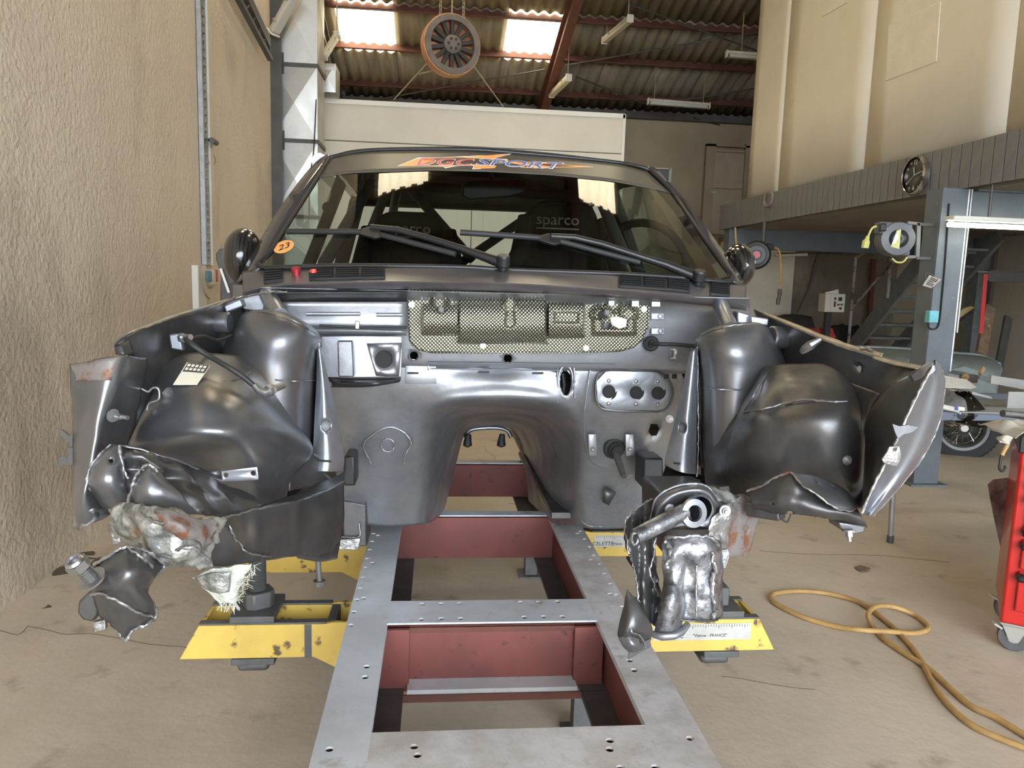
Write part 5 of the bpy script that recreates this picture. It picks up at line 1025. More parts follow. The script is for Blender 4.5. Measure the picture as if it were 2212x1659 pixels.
# pedal side plate, steering coupling and brackets
oc = [(1310, 801), (1418, 803), (1450, 829), (1452, 862), (1434, 886), (1400, 889), (1312, 885), (1290, 868), (1288, 824)]
yo = 2.205
pp = plate('pedal_plate', oc, yo, .003, 'car_fire', car, bevel=.001, holes=((1315, 846, 14), (1374, 848, 14), (1421, 849, 14)))
obj('weld_bead', MB().tube([P(a + 1.2*noise.noise((a*.3, b*.3, 0)), b + 1.2*noise.noise((a*.3, b*.2, 4)), yo-.002) for a, b in spline(oc, 6, True)], .0028, 6, closed=True), 'car_dark', pp, smooth=60)
for x_, y0_, y1_ in ((1315, 823, 872), (1374, 824, 873), (1421, 824, 874)):
    obj('hole_shade', MB().cyl(P(x_, 847, yo+.003), P(x_, 847, yo+.006), .024, 16), 'cabin_black', pp)  # black disc gives the plate hole its shaded depth
    obj('lug', MB().prism([P(x_-9, y0_+6, yo-.003), P(x_-7, y0_-3, yo-.003), P(x_, y0_-8, yo-.003), P(x_+7, y0_-3, yo-.003), P(x_+9, y0_+6, yo-.003)], (0, .002, 0)), 'car_fire', pp)
    for yy in (y0_, y1_): obj('rivet', MB().lathe([(.001, .004), (.004, .0035), (.006, .001), (.006, 0)], P(x_, yy, yo-.004), (0, -1, 0), 14), 'bare_steel', pp)
cc_ = P(1327, 968, 2.30)
sb = obj('steering_boot', MB().lathe([(.001, .03), (.018, .03), (.02, .02), (.024, .02), (.026, .008), (.034, .006), (.036, 0)], cc_, (.15, -1, -.2), 28), 'black_rubber', car)
obj('steering_shaft', MB().tube([cc_, cc_ + Vector((.003, -.09, -.045)), cc_ + Vector((.004, -.12, -.06))], [.012, .010, .008], 14), 'jack_grey', sb)
for a in (1280, 1360): 
    t = plate('column_bracket', [(a-9, 938), (a+8, 938), (a+10, 985), (a-8, 985)], 2.275, .004, 'car_fire', car, bevel=.001)
    obj('nut', MB().lathe([(.001, .008), (.004, .008), (.007, .006), (.007, 0)], P(a, 970, 2.272), (0, -1, 0), 6), 'bare_steel', t)
plate('torn_tab', [(1302, 1058), (1312, 1052), (1332, 1064), (1322, 1080), (1315, 1092), (1301, 1084)], 2.34, .003, 'car_dark', car)
edge('weld_outline', [(1354, 1060, 2.33), (1357, 1032, 2.32), (1370, 1026, 2.32), (1388, 1030, 2.32), (1386, 1048, 2.33)], 'torn', .0025)
edge('weld_outline', [(1250, 1110, 2.41), (1258, 1128, 2.42), (1275, 1137, 2.42), (1300, 1138, 2.42)], 'torn', .002)
obj('frame_stub', MB().prism([P(a, b, 2.2) for a, b in ((1391, 990), (1433, 990), (1433, 1056), (1388, 1056))], (0, .1, 0)), 'black_satin', car, bevel=.006)
obj('frame_stub', MB().prism([P(a, b, 2.2) for a, b in ((744, 985), (766, 985), (768, 1050), (742, 1050))], (0, .1, 0)), 'black_satin', car, bevel=.006)
obj('jack_box', MB().prism([P(a, b, 2.35) for a, b in ((740, 1080), (790, 1090), (792, 1180), (742, 1185))], (0, .16, 0)), 'car_dark', car, bevel=.004)
edge('weld_outline', [(738, 1160, 2.34), (776, 1158, 2.34), (776, 1130, 2.34)], 'torn', .003)
obj('box_foot', MB().prism([P(a, b, 2.33) for a, b in ((735, 1166), (778, 1163), (775, 1188), (730, 1188))], (0, .1, 0)), 'torn', car, bevel=.002)

for pts in ([(789, 953), (819, 930), (846, 923), (873, 934), (888, 957), (876, 983), (873, 1002)], [(789, 953), (786, 970), (797, 990), (803, 1004)]): edge('pressing', [(a, b, 2.283 + (b-930)*.00035) for a, b in pts], 'car_fire', .005, jag=1)
edge('pressed_ring', [(838 + 14*math.cos(t*math.pi/6), 962 + 14*math.sin(t*math.pi/6), 2.30 + .0035*math.sin(t*math.pi/6)) for t in range(13)], 'car_fire', .003, jag=.3)
for pts in ([(925, 785), (925, 800)], [(1205, 786), (1204, 870)], [(1240, 786), (1242, 860)], [(1275, 800), (1268, 850), (1262, 900), (1264, 960), (1280, 1000), (1310, 1012)], [(1283, 795), (1440, 792)]): edge('panel_seam', [(a, b, 2.205 if b < 880 else 2.205 + (b-880)*.0006) for a, b in pts], 'car_fire', .0035, jag=.6)
for a, b in ((1065, 840), (1096, 841)): obj('rivet', MB().lathe([(.001, .003), (.003, .002), (.004, 0)], P(a, b, 2.188), (0, -1, .3), 10), 'bare_steel', car)
plate('slot_hanger', [(1448, 752), (1468, 752), (1466, 778), (1446, 776)], 2.17, .003, 'car_fire', car, holes=((1452, 765, 2.5, 7),))
for x_ in (1440, 1457): obj('square_port', MB().box(P(x_, 813, 2.20), (.013, .006, .013)), 'cabin_black', car)
mat('warm_sheen', (.42, .36, .27), (.30, .26, .20), .4, metal=.6, nscale=30)  # tan base colour stands in for the warm reflection on grey flanges
# ------------------------------------------------------------------ inner wings: camera-left side
def tower(name, R, m='car_grey'): return patch(name, R, m, car, ku=5, kv=4, solid=.002)
xw = lambda l, r, ys, Yc=1.80, Ye=2.0: [(l + (r-l)*f, ys[0] + (ys[1]-ys[0])*f, Ye - (Ye-Yc)*math.sqrt(max(0, 1-(2*f-1)**2))) for f in (0, .07, .25, .5, .75, .93, 1)]
tL = tower('strut_tower', [
 [(548, 671, 2.03), (570, 669, 2.0), (600, 671, 1.98), (630, 681, 1.98), (655, 694, 1.98), (675, 707, 2.0), (690, 722, 2.03)],
 [(522, 681, 2.0), (545, 675, 1.93), (585, 677, 1.87), (622, 688, 1.85), (655, 704, 1.86), (681, 721, 1.92), (694, 735, 2.0)],
 xw(505, 692, (712, 750)), xw(478, 688, (765, 795)), xw(484, 685, (822, 824)), xw(495, 682, (880, 885)), xw(500, 678, (1000, 1010))])
edge('tower_weld', [(594, 821, 1.80), (620, 823, 1.795), (650, 823, 1.81), (683, 822, 1.93)], 'car_silver', .0028)
edge('tower_rim', [(522, 681, 2.0), (545, 674, 1.93), (585, 676, 1.865), (622, 687, 1.845), (655, 703, 1.855), (681, 720, 1.915), (694, 735, 1.99)], 'car_silver', .0022, jag=2.5)
edge('tower_seam', [(690, 740, 1.92), (687, 800, 1.92), (684, 870, 1.92), (679, 960, 1.92), (676, 1015, 1.92)], 'torn', .003, jag=2)
tR = tower('strut_tower', [
 [(1520, 716, 2.03), (1545, 706, 2.0), (1570, 702, 1.98), (1600, 699, 1.98), (1625, 698, 1.98), (1645, 700, 2.0), (1655, 706, 2.03)],
 [(1503, 736, 2.0), (1520, 722, 1.92), (1560, 708, 1.86), (1600, 702, 1.85), (1640, 702, 1.87), (1655, 708, 1.93), (1663, 716, 2.0)],
 xw(1504, 1682, (757, 747)), xw(1506, 1700, (800, 790)), xw(1508, 1700, (840, 838)), xw(1509, 1690, (900, 895)), xw(1512, 1690, (1010, 1000))])
edge('tower_weld', [(1512, 838, 1.93), (1545, 841, 1.81), (1575, 842, 1.795), (1605, 842, 1.80)], 'car_silver', .0028)
edge('tower_rim', [(1503, 736, 1.99), (1520, 721, 1.915), (1560, 707, 1.855), (1600, 701, 1.845), (1640, 701, 1.865), (1655, 707, 1.925)], 'car_silver', .0022, jag=2.5)
edge('tower_seam', [(1507, 750, 1.92), (1507, 820, 1.92), (1508, 900, 1.92), (1508, 980, 1.92), (1505, 1030, 1.92)], 'torn', .003, jag=2)
for a, b, c, d in ((578, 636, 604, 684), (1556, 660, 1578, 712)):
    o = obj('cage_tube', MB().tube([P(a, b, 2.12), P((a+c)/2, (b+d)/2, 2.06), P(c, d, 1.97)], .0225, 16), 'car_silver', car, smooth=60)
# leg plates beside the towers
lgL = [[(686, 748, 1.90), (689, 750, 1.89), (693, 752, 1.90)], [(684, 830, 1.89), (698, 830, 1.875), (711, 830, 1.90)], [(680, 900, 1.88), (702, 900, 1.865), (727, 900, 1.90)], [(676, 985, 1.87), (708, 985, 1.86), (743, 982, 1.90)], [(674, 1018, 1.86), (708, 1019, 1.855), (739, 1018, 1.90)]]
lg1 = patch('tower_leg', lgL, 'car_silver', car, ku=14, kv=10, solid=.003, holes=((704, 919, 11, 12),))
lgR = [[(1491, 760, 1.90), (1499, 756, 1.89), (1506, 752, 1.90)], [(1474, 840, 1.90), (1490, 838, 1.875), (1505, 838, 1.89)], [(1457, 915, 1.90), (1482, 912, 1.865), (1504, 910, 1.88)], [(1438, 990, 1.90), (1472, 996, 1.86), (1503, 1000, 1.87)], [(1438, 1005, 1.90), (1470, 1020, 1.855), (1502, 1024, 1.86)]]
lg2 = patch('tower_leg', lgR, 'car_silver', car, ku=14, kv=10, solid=.003, holes=((1475, 924, 9, 10),))
for lg, (a, b), hs_ in ((lg1, (704, 919), 1), (lg2, (1475, 924), 1)): obj('leg_hole_cup', MB().cyl(P(a, b, 1.93), P(a, b, 1.94), .022, 16), 'car_dark', lg)
for lg, pts in ((lg1, [(690, 995), (716, 997)]), (lg2, [(1455, 1000), (1468, 1002)])): obj('leg_seam', MB().tube([P(*p, 1.853) for p in pts], .003, 6), 'car_dark', lg)
obj('leg_side', MB().prism([P(688, 755, 1.92), P(676, 1015, 1.92), P(668, 1015, 1.95), P(684, 755, 1.95)], (0, .05, 0)), 'car_dark', car); obj('leg_side', MB().prism([P(1505, 755, 1.92), P(1505, 1025, 1.92), P(1514, 1025, 1.95), P(1508, 755, 1.95)], (0, .05, 0)), 'car_dark', car)
bmb = MB(); bolt(bmb, P(1447, 905, 1.89), (-.5, -1, 0), .006, .012); obj('leg_bolt', bmb, 'bare_steel', car)
# apron (inner wing) with rolled rim, left
apL = patch('inner_wing', [
 [(258, 745, 1.47), (285, 722, 1.50), (356, 692, 1.66), (430, 671, 1.84), (495, 648, 2.04), (524, 640, 2.15)],
 [(268, 760, 1.48), (300, 745, 1.53), (362, 720, 1.68), (432, 700, 1.85), (492, 690, 2.03), (528, 690, 2.14)],
 [(300, 800, 1.55), (325, 790, 1.58), (372, 765, 1.70), (436, 745, 1.86), (490, 735, 2.03), (530, 735, 2.12)],
 [(318, 850, 1.60), (345, 838, 1.63), (385, 815, 1.73), (440, 800, 1.88), (490, 790, 2.03), (535, 790, 2.1)]], 'car_dark', car, ku=6, kv=5, solid=.0015, rough=.003, rs=14)
edge('wing_rim', [(250, 742, 1.46), (281, 722, 1.50), (300, 712, 1.54), (321, 705, 1.58), (356, 692, 1.66), (404, 677, 1.78), (457, 665, 1.92), (495, 648, 2.04), (510, 641, 2.1)], 'warm_sheen', .0035, apL, 4, 3)
patch('wing_flange', [[(240, 752, 1.44), (270, 722, 1.48), (345, 690, 1.65), (425, 666, 1.84), (490, 645, 2.04)], [(252, 744, 1.47), (283, 722, 1.50), (356, 692, 1.66), (430, 671, 1.84), (495, 648, 2.04)]], 'car_silver', car, 5, 2, ragged=2)
patch('wing_corner', [[(248, 745, 1.46), (262, 742, 1.46), (280, 735, 1.48)], [(250, 765, 1.46), (268, 768, 1.45), (290, 760, 1.48)]], 'car_dark', car, 3, 3)
hc_ = obj('wing_cup', MB().lathe([(.001, 0), (.022, 0), (.026, .004), (.026, .05), (.024, .055), (.024, .12)], P(497, 697, 1.95), (-1, .1, -.03), 24), 'car_grey', car, smooth=40)
obj('wing_bracket', MB().prism([P(a, b, 2.0) for a, b in ((482, 660), (519, 645), (525, 662), (488, 677))], (0, .04, 0)), 'car_silver', car, bevel=.004)
obj('cowl_corner', MB().prism([P(a, b, 2.11) for a, b in ((505, 648), (555, 635), (575, 640), (570, 672), (545, 672), (528, 670))], (0, .04, 0)), 'car_fire', car, bevel=.004)
edge('torn_edge', [(470, 668, 2.0), (500, 650, 2.08), (530, 640, 2.09), (570, 632, 2.08), (620, 628, 2.06)], 'torn', .004, jag=4)
# outer wing remnant, left
wgL = [
 [(152, 787, 1.42), (185, 781, 1.39), (220, 775, 1.375), (255, 769, 1.38), (282, 770, 1.42), (318, 775, 1.55)],
 [(154, 826, 1.42), (182, 822, 1.385), (212, 822, 1.365), (240, 822, 1.365), (266, 825, 1.40), (312, 825, 1.55)],
 [(156, 880, 1.42), (178, 880, 1.385), (200, 880, 1.36), (222, 882, 1.355), (244, 885, 1.39), (302, 878, 1.55)],
 [(157, 940, 1.42), (173, 940, 1.385), (190, 942, 1.355), (208, 945, 1.345), (226, 948, 1.38), (280, 940, 1.53)],
 [(158, 1000, 1.42), (169, 1000, 1.385), (181, 1003, 1.35), (194, 1008, 1.335), (210, 1010, 1.365), (255, 1000, 1.50)],
 [(157, 1050, 1.41), (164, 1053, 1.38), (171, 1057, 1.345), (181, 1062, 1.325), (194, 1062, 1.345), (228, 1050, 1.45)],
 [(156, 1095, 1.40), (160, 1100, 1.37), (166, 1103, 1.345), (180, 1102, 1.33), (205, 1100, 1.345), (228, 1092, 1.40)],
 [(158, 1132, 1.39), (168, 1142, 1.365), (176, 1140, 1.35), (192, 1134, 1.345), (215, 1122, 1.355), (238, 1110, 1.38)]]
ow = patch('outer_wing', wgL, 'car_grey', car, ku=6, kv=5, solid=.0018, ragged=3, rough=.0025, rs=18)
patch('wing_bare_band', [[(153, 788, 1.417), (185, 782, 1.386), (220, 776, 1.371), (255, 770, 1.376), (278, 771, 1.412)], [(155, 824, 1.417), (182, 822, 1.381), (212, 822, 1.361), (236, 822, 1.361), (258, 824, 1.388)]], 'rusty', ow, 6, 4, solid=.0012, ragged=2)
patch('wing_torn_foot', [[(156, 1098, 1.392), (172, 1104, 1.34), (205, 1102, 1.34), (230, 1094, 1.39)], [(159, 1130, 1.385), (170, 1144, 1.355), (200, 1132, 1.342), (238, 1110, 1.372)]], 'torn', ow, 6, 4, ragged=5, rough=.004, rs=40)
for pts in ([(126, 930), (133, 928), (150, 942), (157, 938), (157, 965), (150, 962), (146, 952), (133, 945)], [(146, 965), (157, 968), (157, 1004), (128, 1003), (126, 992), (134, 985), (148, 990)]): obj('wing_tab', MB().prism([P(a, b, 1.42) for a, b in pts], (0, .004, 0)), 'car_dark', ow)
for a, b, Y in ((243, 897, 1.37), (362, 849, 1.54)):
    bmb = MB(); q = P(a, b, Y); bolt(bmb, q, (.8, -.5, -.1), .007, .012); bmb.tube([q, q + Vector((.03, -.012, -.002))], .004, 10); obj('wing_bolt', bmb, 'bare_steel', ow)
wire('clip_spring', [P(a, b, 1.53) for a, b in ((306, 840), (320, 846), (330, 838), (342, 840), (344, 858), (338, 866), (322, 872), (317, 886))], .0025, 'bare_steel', car)
# wheel house, left
patch('wing_liner', [[(318, 775, 1.57), (350, 795, 1.68)], [(310, 825, 1.57), (338, 838, 1.62)], [(298, 878, 1.57), (316, 888, 1.58)], [(274, 940, 1.55), (296, 942, 1.565)], [(248, 1000, 1.53), (310, 1000, 1.58)], [(222, 1060, 1.48), (330, 1060, 1.6)]], 'car_dark', car, 5, 5)
patch('wing_liner', [[(1836, 826, 1.605), (1900, 850, 1.50)], [(1848, 870, 1.565), (1880, 885, 1.525)], [(1858, 925, 1.53), (1876, 925, 1.525)], [(1860, 990, 1.53), (1874, 990, 1.525)], [(1858, 1060, 1.54), (1870, 1060, 1.51)], [(1852, 1100, 1.54), (1862, 1100, 1.45)]], 'car_dark', car, 5, 5)
whL = [
 [(350, 792, 1.66), (390, 766, 1.72), (430, 761, 1.76), (475, 765, 1.80), (520, 770, 1.84), (555, 780, 1.88), (588, 815, 1.93)],
 [(335, 835, 1.60), (380, 815, 1.58), (430, 812, 1.58), (480, 815, 1.60), (530, 820, 1.66), (570, 835, 1.74), (608, 862, 1.87)],
 [(312, 885, 1.56), (365, 868, 1.51), (425, 862, 1.485), (485, 865, 1.50), (545, 870, 1.56), (595, 885, 1.66), (640, 916, 1.83)],
 [(285, 940, 1.54), (350, 915, 1.48), (420, 905, 1.45), (490, 910, 1.46), (555, 915, 1.52), (612, 930, 1.62), (668, 950, 1.81)],
 [(278, 965, 1.54), (345, 958, 1.49), (415, 946, 1.445), (490, 944, 1.45), (555, 952, 1.51), (612, 966, 1.62), (674, 978, 1.79)],
 [(300, 1000, 1.56), (360, 985, 1.55), (425, 978, 1.555), (490, 975, 1.51), (555, 995, 1.50), (603, 1005, 1.60), (650, 1010, 1.76)],
 [(330, 1030, 1.58), (380, 1025, 1.59), (430, 1020, 1.60), (490, 1028, 1.55), (550, 1045, 1.53), (592, 1050, 1.61), (625, 1040, 1.73)],
 [(350, 1080, 1.6), (400, 1085, 1.6), (450, 1085, 1.6), (500, 1085, 1.58), (550, 1090, 1.58), (590, 1085, 1.64), (618, 1075, 1.72)]]
wh = patch('wheel_house', whL, 'car_grey', car, ku=7, kv=7, solid=.0018, rough=.002, rs=9)
edge('house_crease', [(366, 836, 1.578), (400, 828, 1.565), (450, 825, 1.565), (500, 822, 1.60), (540, 806, 1.70)], 'car_grey', .004, wh, jag=2)
lb2 = obj('type_plate', MB().add([P(404, 783, 1.60), P(454, 790, 1.60), P(426, 831, 1.53), P(374, 831, 1.53)], [(0, 1, 2, 3)]), 'ivory', wh, smooth=0, solid=.001)
def tq(u, v): A, B, C, D = P(404, 783, 1.598), P(454, 790, 1.598), P(426, 831, 1.528), P(374, 831, 1.528); return A.lerp(B, u).lerp(D.lerp(C, u), v) + Vector((0, -.001, .001))
obj('plate_header', MB().add([tq(.06, .02), tq(.98, .02), tq(.98, .42), tq(.06, .42)], [(0, 1, 2, 3)]), 'ink', lb2, smooth=0, solid=.0006)
mbt = MB()
for i in range(5):
    for j in range(2): mbt.add([tq(.12 + .17*i, .08 + .17*j) + Vector((0, -.001, .001)), tq(.24 + .17*i, .08 + .17*j) + Vector((0, -.001, .001)), tq(.24 + .17*i, .2 + .17*j) + Vector((0, -.001, .001)), tq(.12 + .17*i, .2 + .17*j) + Vector((0, -.001, .001))], [(0, 1, 2, 3)])
tag(obj('plate_print', mbt, 'ivory', lb2, smooth=0), kind='stuff')
wire('brake_hose', [P(a, b, Y) for a, b, Y in ((402, 733, 1.62), (415, 745, 1.60), (448, 767, 1.60), (492, 792, 1.58), (524, 813, 1.58), (545, 830, 1.58), (556, 838, 1.58))], .0056, 'black_rubber', car)
wire('brake_hose', [P(a, b, Y) for a, b, Y in ((402, 733, 1.64), (440, 727, 1.72), (470, 735, 1.84), (500, 725, 1.92))], .004, 'black_rubber', car)
fit = obj('hose_elbow', MB().tube([P(551, 832, 1.58), P(562, 845, 1.575), P(572, 850, 1.57), P(584, 843, 1.58), P(612, 832, 1.62)], [.008, .009, .010, .008, .007], 10), 'bare_steel', car, smooth=50)
obj('elbow_nut', MB().cyl(P(578, 846, 1.575), P(586, 842, 1.585), .0125, 6), 'bare_steel', fit); obj('elbow_band', MB().cyl(P(588, 842, 1.58), P(591, 840, 1.585), .0095, 12), 'rusty', fit)
obj('hose_bracket', MB().prism([P(a, b, 1.66) for a, b in ((364, 722), (388, 721), (395, 758), (369, 754))], (0, .018, 0)), 'car_silver', car, bevel=.003)
obj('bracket_stud', MB().cyl(P(390, 730, 1.64), P(412, 728, 1.62), .006, 10).cyl(P(391, 730, 1.64), P(397, 729.5, 1.635), .010, 6), 'bare_steel', car)
plate('arch_bracket', [(478, 1017), (556, 1008), (559, 1034), (556, 1037), (480, 1041)], 1.47, .003, 'car_fire', wh, bevel=.001, holes=((488, 1026, 5), (547, 1022, 5)))
plate('arch_bracket_tail', [(438, 1019), (474, 1016), (478, 1034), (446, 1031)], 1.50, .003, 'car_grey', wh)
# crumpled front panel pieces, left
cupL = patch('headlamp_cup', [
 [(239, 961, 1.36), (247, 960, 1.345), (256, 964, 1.34), (262, 972, 1.34)],
 [(205, 995, 1.34), (225, 990, 1.32), (250, 990, 1.32), (268, 1000, 1.33)],
 [(187, 1035, 1.33), (215, 1030, 1.30), (245, 1030, 1.30), (276, 1035, 1.33)],
 [(200, 1065, 1.34), (222, 1062, 1.305), (250, 1065, 1.305), (278, 1060, 1.33)],
 [(222, 1094, 1.36), (235, 1098, 1.34), (255, 1100, 1.33), (272, 1096, 1.34)]], 'car_grey', car, 6, 6, rough=.005, rs=22, holes=((241, 996, 5, 5),), ragged=3)
edge('torn_edge', [(258, 963, 1.335), (262, 990, 1.325), (270, 1020, 1.325), (282, 1044, 1.325), (278, 1080, 1.325)], 'torn', .004, cupL)
edge('torn_edge', [(239, 961, 1.36), (215, 982, 1.345), (195, 1010, 1.335), (187, 1040, 1.33), (196, 1058, 1.335), (217, 1076, 1.345), (223, 1094, 1.36)], 'torn', .0035, cupL)
beL = patch('front_panel', [
 [(255, 962, 1.36), (300, 972, 1.36), (345, 985, 1.37), (385, 996, 1.40), (425, 1014, 1.44), (480, 1042, 1.48), (540, 1066, 1.52), (598, 1087, 1.56)],
 [(262, 985, 1.335), (300, 992, 1.33), (345, 1003, 1.34), (390, 1015, 1.37), (430, 1032, 1.41), (480, 1055, 1.45), (535, 1074, 1.50), (590, 1092, 1.54)],
 [(270, 1012, 1.34), (305, 1020, 1.34), (350, 1030, 1.35), (395, 1040, 1.37), (440, 1055, 1.40), (480, 1070, 1.43), (530, 1083, 1.47), (580, 1097, 1.52)],
 [(278, 1045, 1.32), (310, 1052, 1.31), (350, 1060, 1.32), (395, 1068, 1.34), (440, 1082, 1.36), (480, 1092, 1.40), (525, 1097, 1.44), (560, 1102, 1.49)],
 [(280, 1090, 1.33), (320, 1092, 1.32), (360, 1098, 1.32), (400, 1105, 1.33), (440, 1112, 1.35), (480, 1118, 1.38), (515, 1112, 1.42), (545, 1108, 1.46)]], 'car_dark', car, 6, 7, rough=.010, rs=24, holes=((333, 1012, 34, 7),), ragged=2)
edge('torn_edge', [(258, 963, 1.35), (300, 970, 1.35), (345, 984, 1.36), (385, 995, 1.39), (425, 1013, 1.43), (480, 1041, 1.47)], 'car_silver', .003, beL)
patch('crumpled_fold', [
 [(318, 1004, 1.28), (326, 1006, 1.275), (336, 1014, 1.28), (350, 1030, 1.29)],
 [(292, 1032, 1.29), (318, 1034, 1.26), (345, 1044, 1.26), (378, 1060, 1.28)],
 [(280, 1062, 1.29), (312, 1066, 1.25), (355, 1074, 1.26), (410, 1088, 1.29)],
 [(276, 1092, 1.30), (312, 1096, 1.27), (365, 1100, 1.28), (436, 1112, 1.31)]], 'car_grey', beL, 7, 6, rough=.006, rs=26, ragged=2)
edge('torn_edge', [(276, 1092, 1.295), (282, 1060, 1.285), (292, 1032, 1.285), (305, 1014, 1.28), (318, 1003, 1.275), (328, 1006, 1.27), (340, 1018, 1.275)], 'torn', .0045, beL, jag=4)
# torn pale composite piece
tpc = patch('torn_skin', [
 [(268, 1088, 1.29), (305, 1090, 1.26), (345, 1098, 1.25), (385, 1105, 1.26), (430, 1113, 1.28), (482, 1126, 1.31)],
 [(240, 1112, 1.30), (290, 1118, 1.25), (335, 1122, 1.235), (380, 1128, 1.24), (425, 1135, 1.26), (478, 1140, 1.30)],
 [(242, 1150, 1.30), (290, 1150, 1.26), (335, 1152, 1.235), (380, 1158, 1.235), (425, 1165, 1.255), (466, 1172, 1.29)],
 [(262, 1175, 1.30), (300, 1178, 1.265), (340, 1184, 1.24), (385, 1190, 1.235), (425, 1196, 1.25), (460, 1200, 1.28)],
 [(300, 1196, 1.30), (325, 1205, 1.28), (355, 1222, 1.255), (390, 1232, 1.25), (425, 1230, 1.26), (456, 1222, 1.28)]], 'torn_pale', car, 7, 7, rough=.012, rs=24, ragged=8, smooth=35)
patch('torn_skin_fold', [[(330, 1102, 1.225), (390, 1112, 1.225), (476, 1130, 1.285)], [(350, 1128, 1.20), (400, 1140, 1.205), (466, 1155, 1.27)], [(362, 1150, 1.215), (410, 1165, 1.22), (452, 1182, 1.265)]], 'rusty', tpc, 8, 7, rough=.010, rs=30, ragged=6)
patch('torn_flap', [[(240, 1108, 1.33), (268, 1106, 1.33)], [(240, 1140, 1.33), (270, 1140, 1.33)], [(246, 1182, 1.33), (270, 1165, 1.33)]], 'torn', tpc, 6, 6, rough=.006, rs=40, ragged=5)
for pts in ([(300, 1110, 1.235), (340, 1130, 1.22), (380, 1125, 1.215), (420, 1145, 1.23)], [(380, 1190, 1.22), (410, 1180, 1.22), (440, 1200, 1.24), (456, 1215, 1.26)], [(290, 1180, 1.26), (330, 1196, 1.235), (370, 1205, 1.225)]): edge('white_tear', pts, 'torn', .005, tpc, jag=6)
# chassis leg, left
rl = patch('chassis_leg', [
 [(462, 1124, 1.33), (500, 1115, 1.36), (560, 1100, 1.42), (620, 1088, 1.50), (675, 1072, 1.60), (710, 1060, 1.68), (742, 1044, 1.75)],
 [(455, 1150, 1.315), (500, 1145, 1.345), (560, 1132, 1.405), (620, 1118, 1.485), (675, 1104, 1.585), (712, 1094, 1.67), (743, 1082, 1.75)],
 [(455, 1185, 1.315), (500, 1182, 1.345), (560, 1172, 1.405), (620, 1160, 1.485), (675, 1150, 1.585), (712, 1142, 1.67), (742, 1128, 1.76)],
 [(452, 1221, 1.33), (500, 1220, 1.36), (560, 1212, 1.42), (620, 1204, 1.50), (672, 1200, 1.60), (708, 1205, 1.68), (735, 1172, 1.76)]], 'car_dark', car, 6, 6, rough=.003, rs=16, disp=lambda a, b: -.008*math.exp(-((a-552)/9)**2) - .010*math.exp(-((a-640)/10)**2))
patch('chassis_leg_top', [[(500, 1112, 1.37), (560, 1098, 1.43), (640, 1083, 1.54), (700, 1066, 1.66), (745, 1040, 1.76)], [(580, 1088, 1.60), (610, 1075, 1.64), (650, 1060, 1.72), (700, 1040, 1.80), (745, 1015, 1.85)]], 'car_dark', car, 6, 6, rough=.006, rs=22)
patch('chassis_leg_base', [[(640, 1200, 1.58), (680, 1196, 1.62), (735, 1172, 1.75)], [(642, 1205, 1.60), (690, 1212, 1.64), (728, 1205, 1.74)], [(648, 1205, 1.72), (690, 1212, 1.74), (730, 1203, 1.80)]], 'car_dark', car, 5, 5)
edge('torn_edge', [(482, 1120, 1.345), (520, 1109, 1.38), (560, 1099, 1.42), (640, 1084, 1.53), (675, 1071, 1.60), (710, 1058, 1.68), (742, 1040, 1.75)], 'car_silver', .003, rl, jag=2.5)
edge('scratch', [(494, 1136, 1.338), (502, 1150, 1.34), (508, 1165, 1.346), (522, 1178, 1.36), (530, 1192, 1.365), (560, 1200, 1.40), (585, 1204, 1.44)], 'torn', .0028, rl, jag=5)
hb_ = obj('hanging_bolt', MB().tube([P(687, 1208, 1.66), P(688, 1228, 1.66), P(690, 1256, 1.66)], .0062, 10).tube([P(690, 1254, 1.66), P(690, 1256, 1.66)], .0135, 16).tube([P(690, 1256, 1.66), P(690.5, 1266, 1.66)], .0095, 6), 'jack_grey', car, smooth=40)
# frame horn end with big stud, left
hn = patch('frame_horn', [
 [(204, 1219, 1.20), (238, 1200, 1.19), (271, 1181, 1.19), (298, 1187, 1.20), (322, 1195, 1.22), (356, 1222, 1.25)],
 [(196, 1250, 1.19), (235, 1240, 1.165), (270, 1228, 1.155), (300, 1232, 1.165), (326, 1240, 1.19), (340, 1248, 1.22)],
 [(200, 1285, 1.19), (235, 1275, 1.155), (268, 1265, 1.15), (292, 1268, 1.16), (310, 1270, 1.18), (322, 1276, 1.21)],
 [(212, 1315, 1.19), (242, 1308, 1.165), (272, 1300, 1.16), (296, 1302, 1.165), (318, 1304, 1.185), (330, 1308, 1.21)],
 [(232, 1345, 1.20), (255, 1345, 1.185), (280, 1338, 1.18), (303, 1334, 1.185), (325, 1326, 1.20), (338, 1322, 1.22)],
 [(258, 1366, 1.21), (268, 1380, 1.20), (285, 1366, 1.20), (305, 1354, 1.20), (325, 1342, 1.21), (337, 1334, 1.22)]], 'car_dark', car, 6, 6, rough=.006, rs=26, ragged=3, solid=.003)
edge('weld_bead', [(258, 1366, 1.205), (269, 1381, 1.195), (290, 1362, 1.195), (312, 1350, 1.195), (337, 1332, 1.215), (336, 1314, 1.21), (322, 1298, 1.20), (315, 1272, 1.20), (328, 1250, 1.215), (356, 1224, 1.245), (322, 1195, 1.215), (271, 1181, 1.185), (236, 1200, 1.185), (204, 1219, 1.195)], 'torn', .0048, hn, jag=5)
edge('fold_line', [(198, 1284, 1.172), (225, 1284, 1.15), (262, 1303, 1.147), (300, 1324, 1.168), (330, 1332, 1.195)], 'torn', .0035, hn, jag=3)
edge('fold_line', [(275, 1182, 1.18), (300, 1200, 1.17), (318, 1212, 1.18), (330, 1225, 1.20)], 'torn', .0035, hn, jag=3)
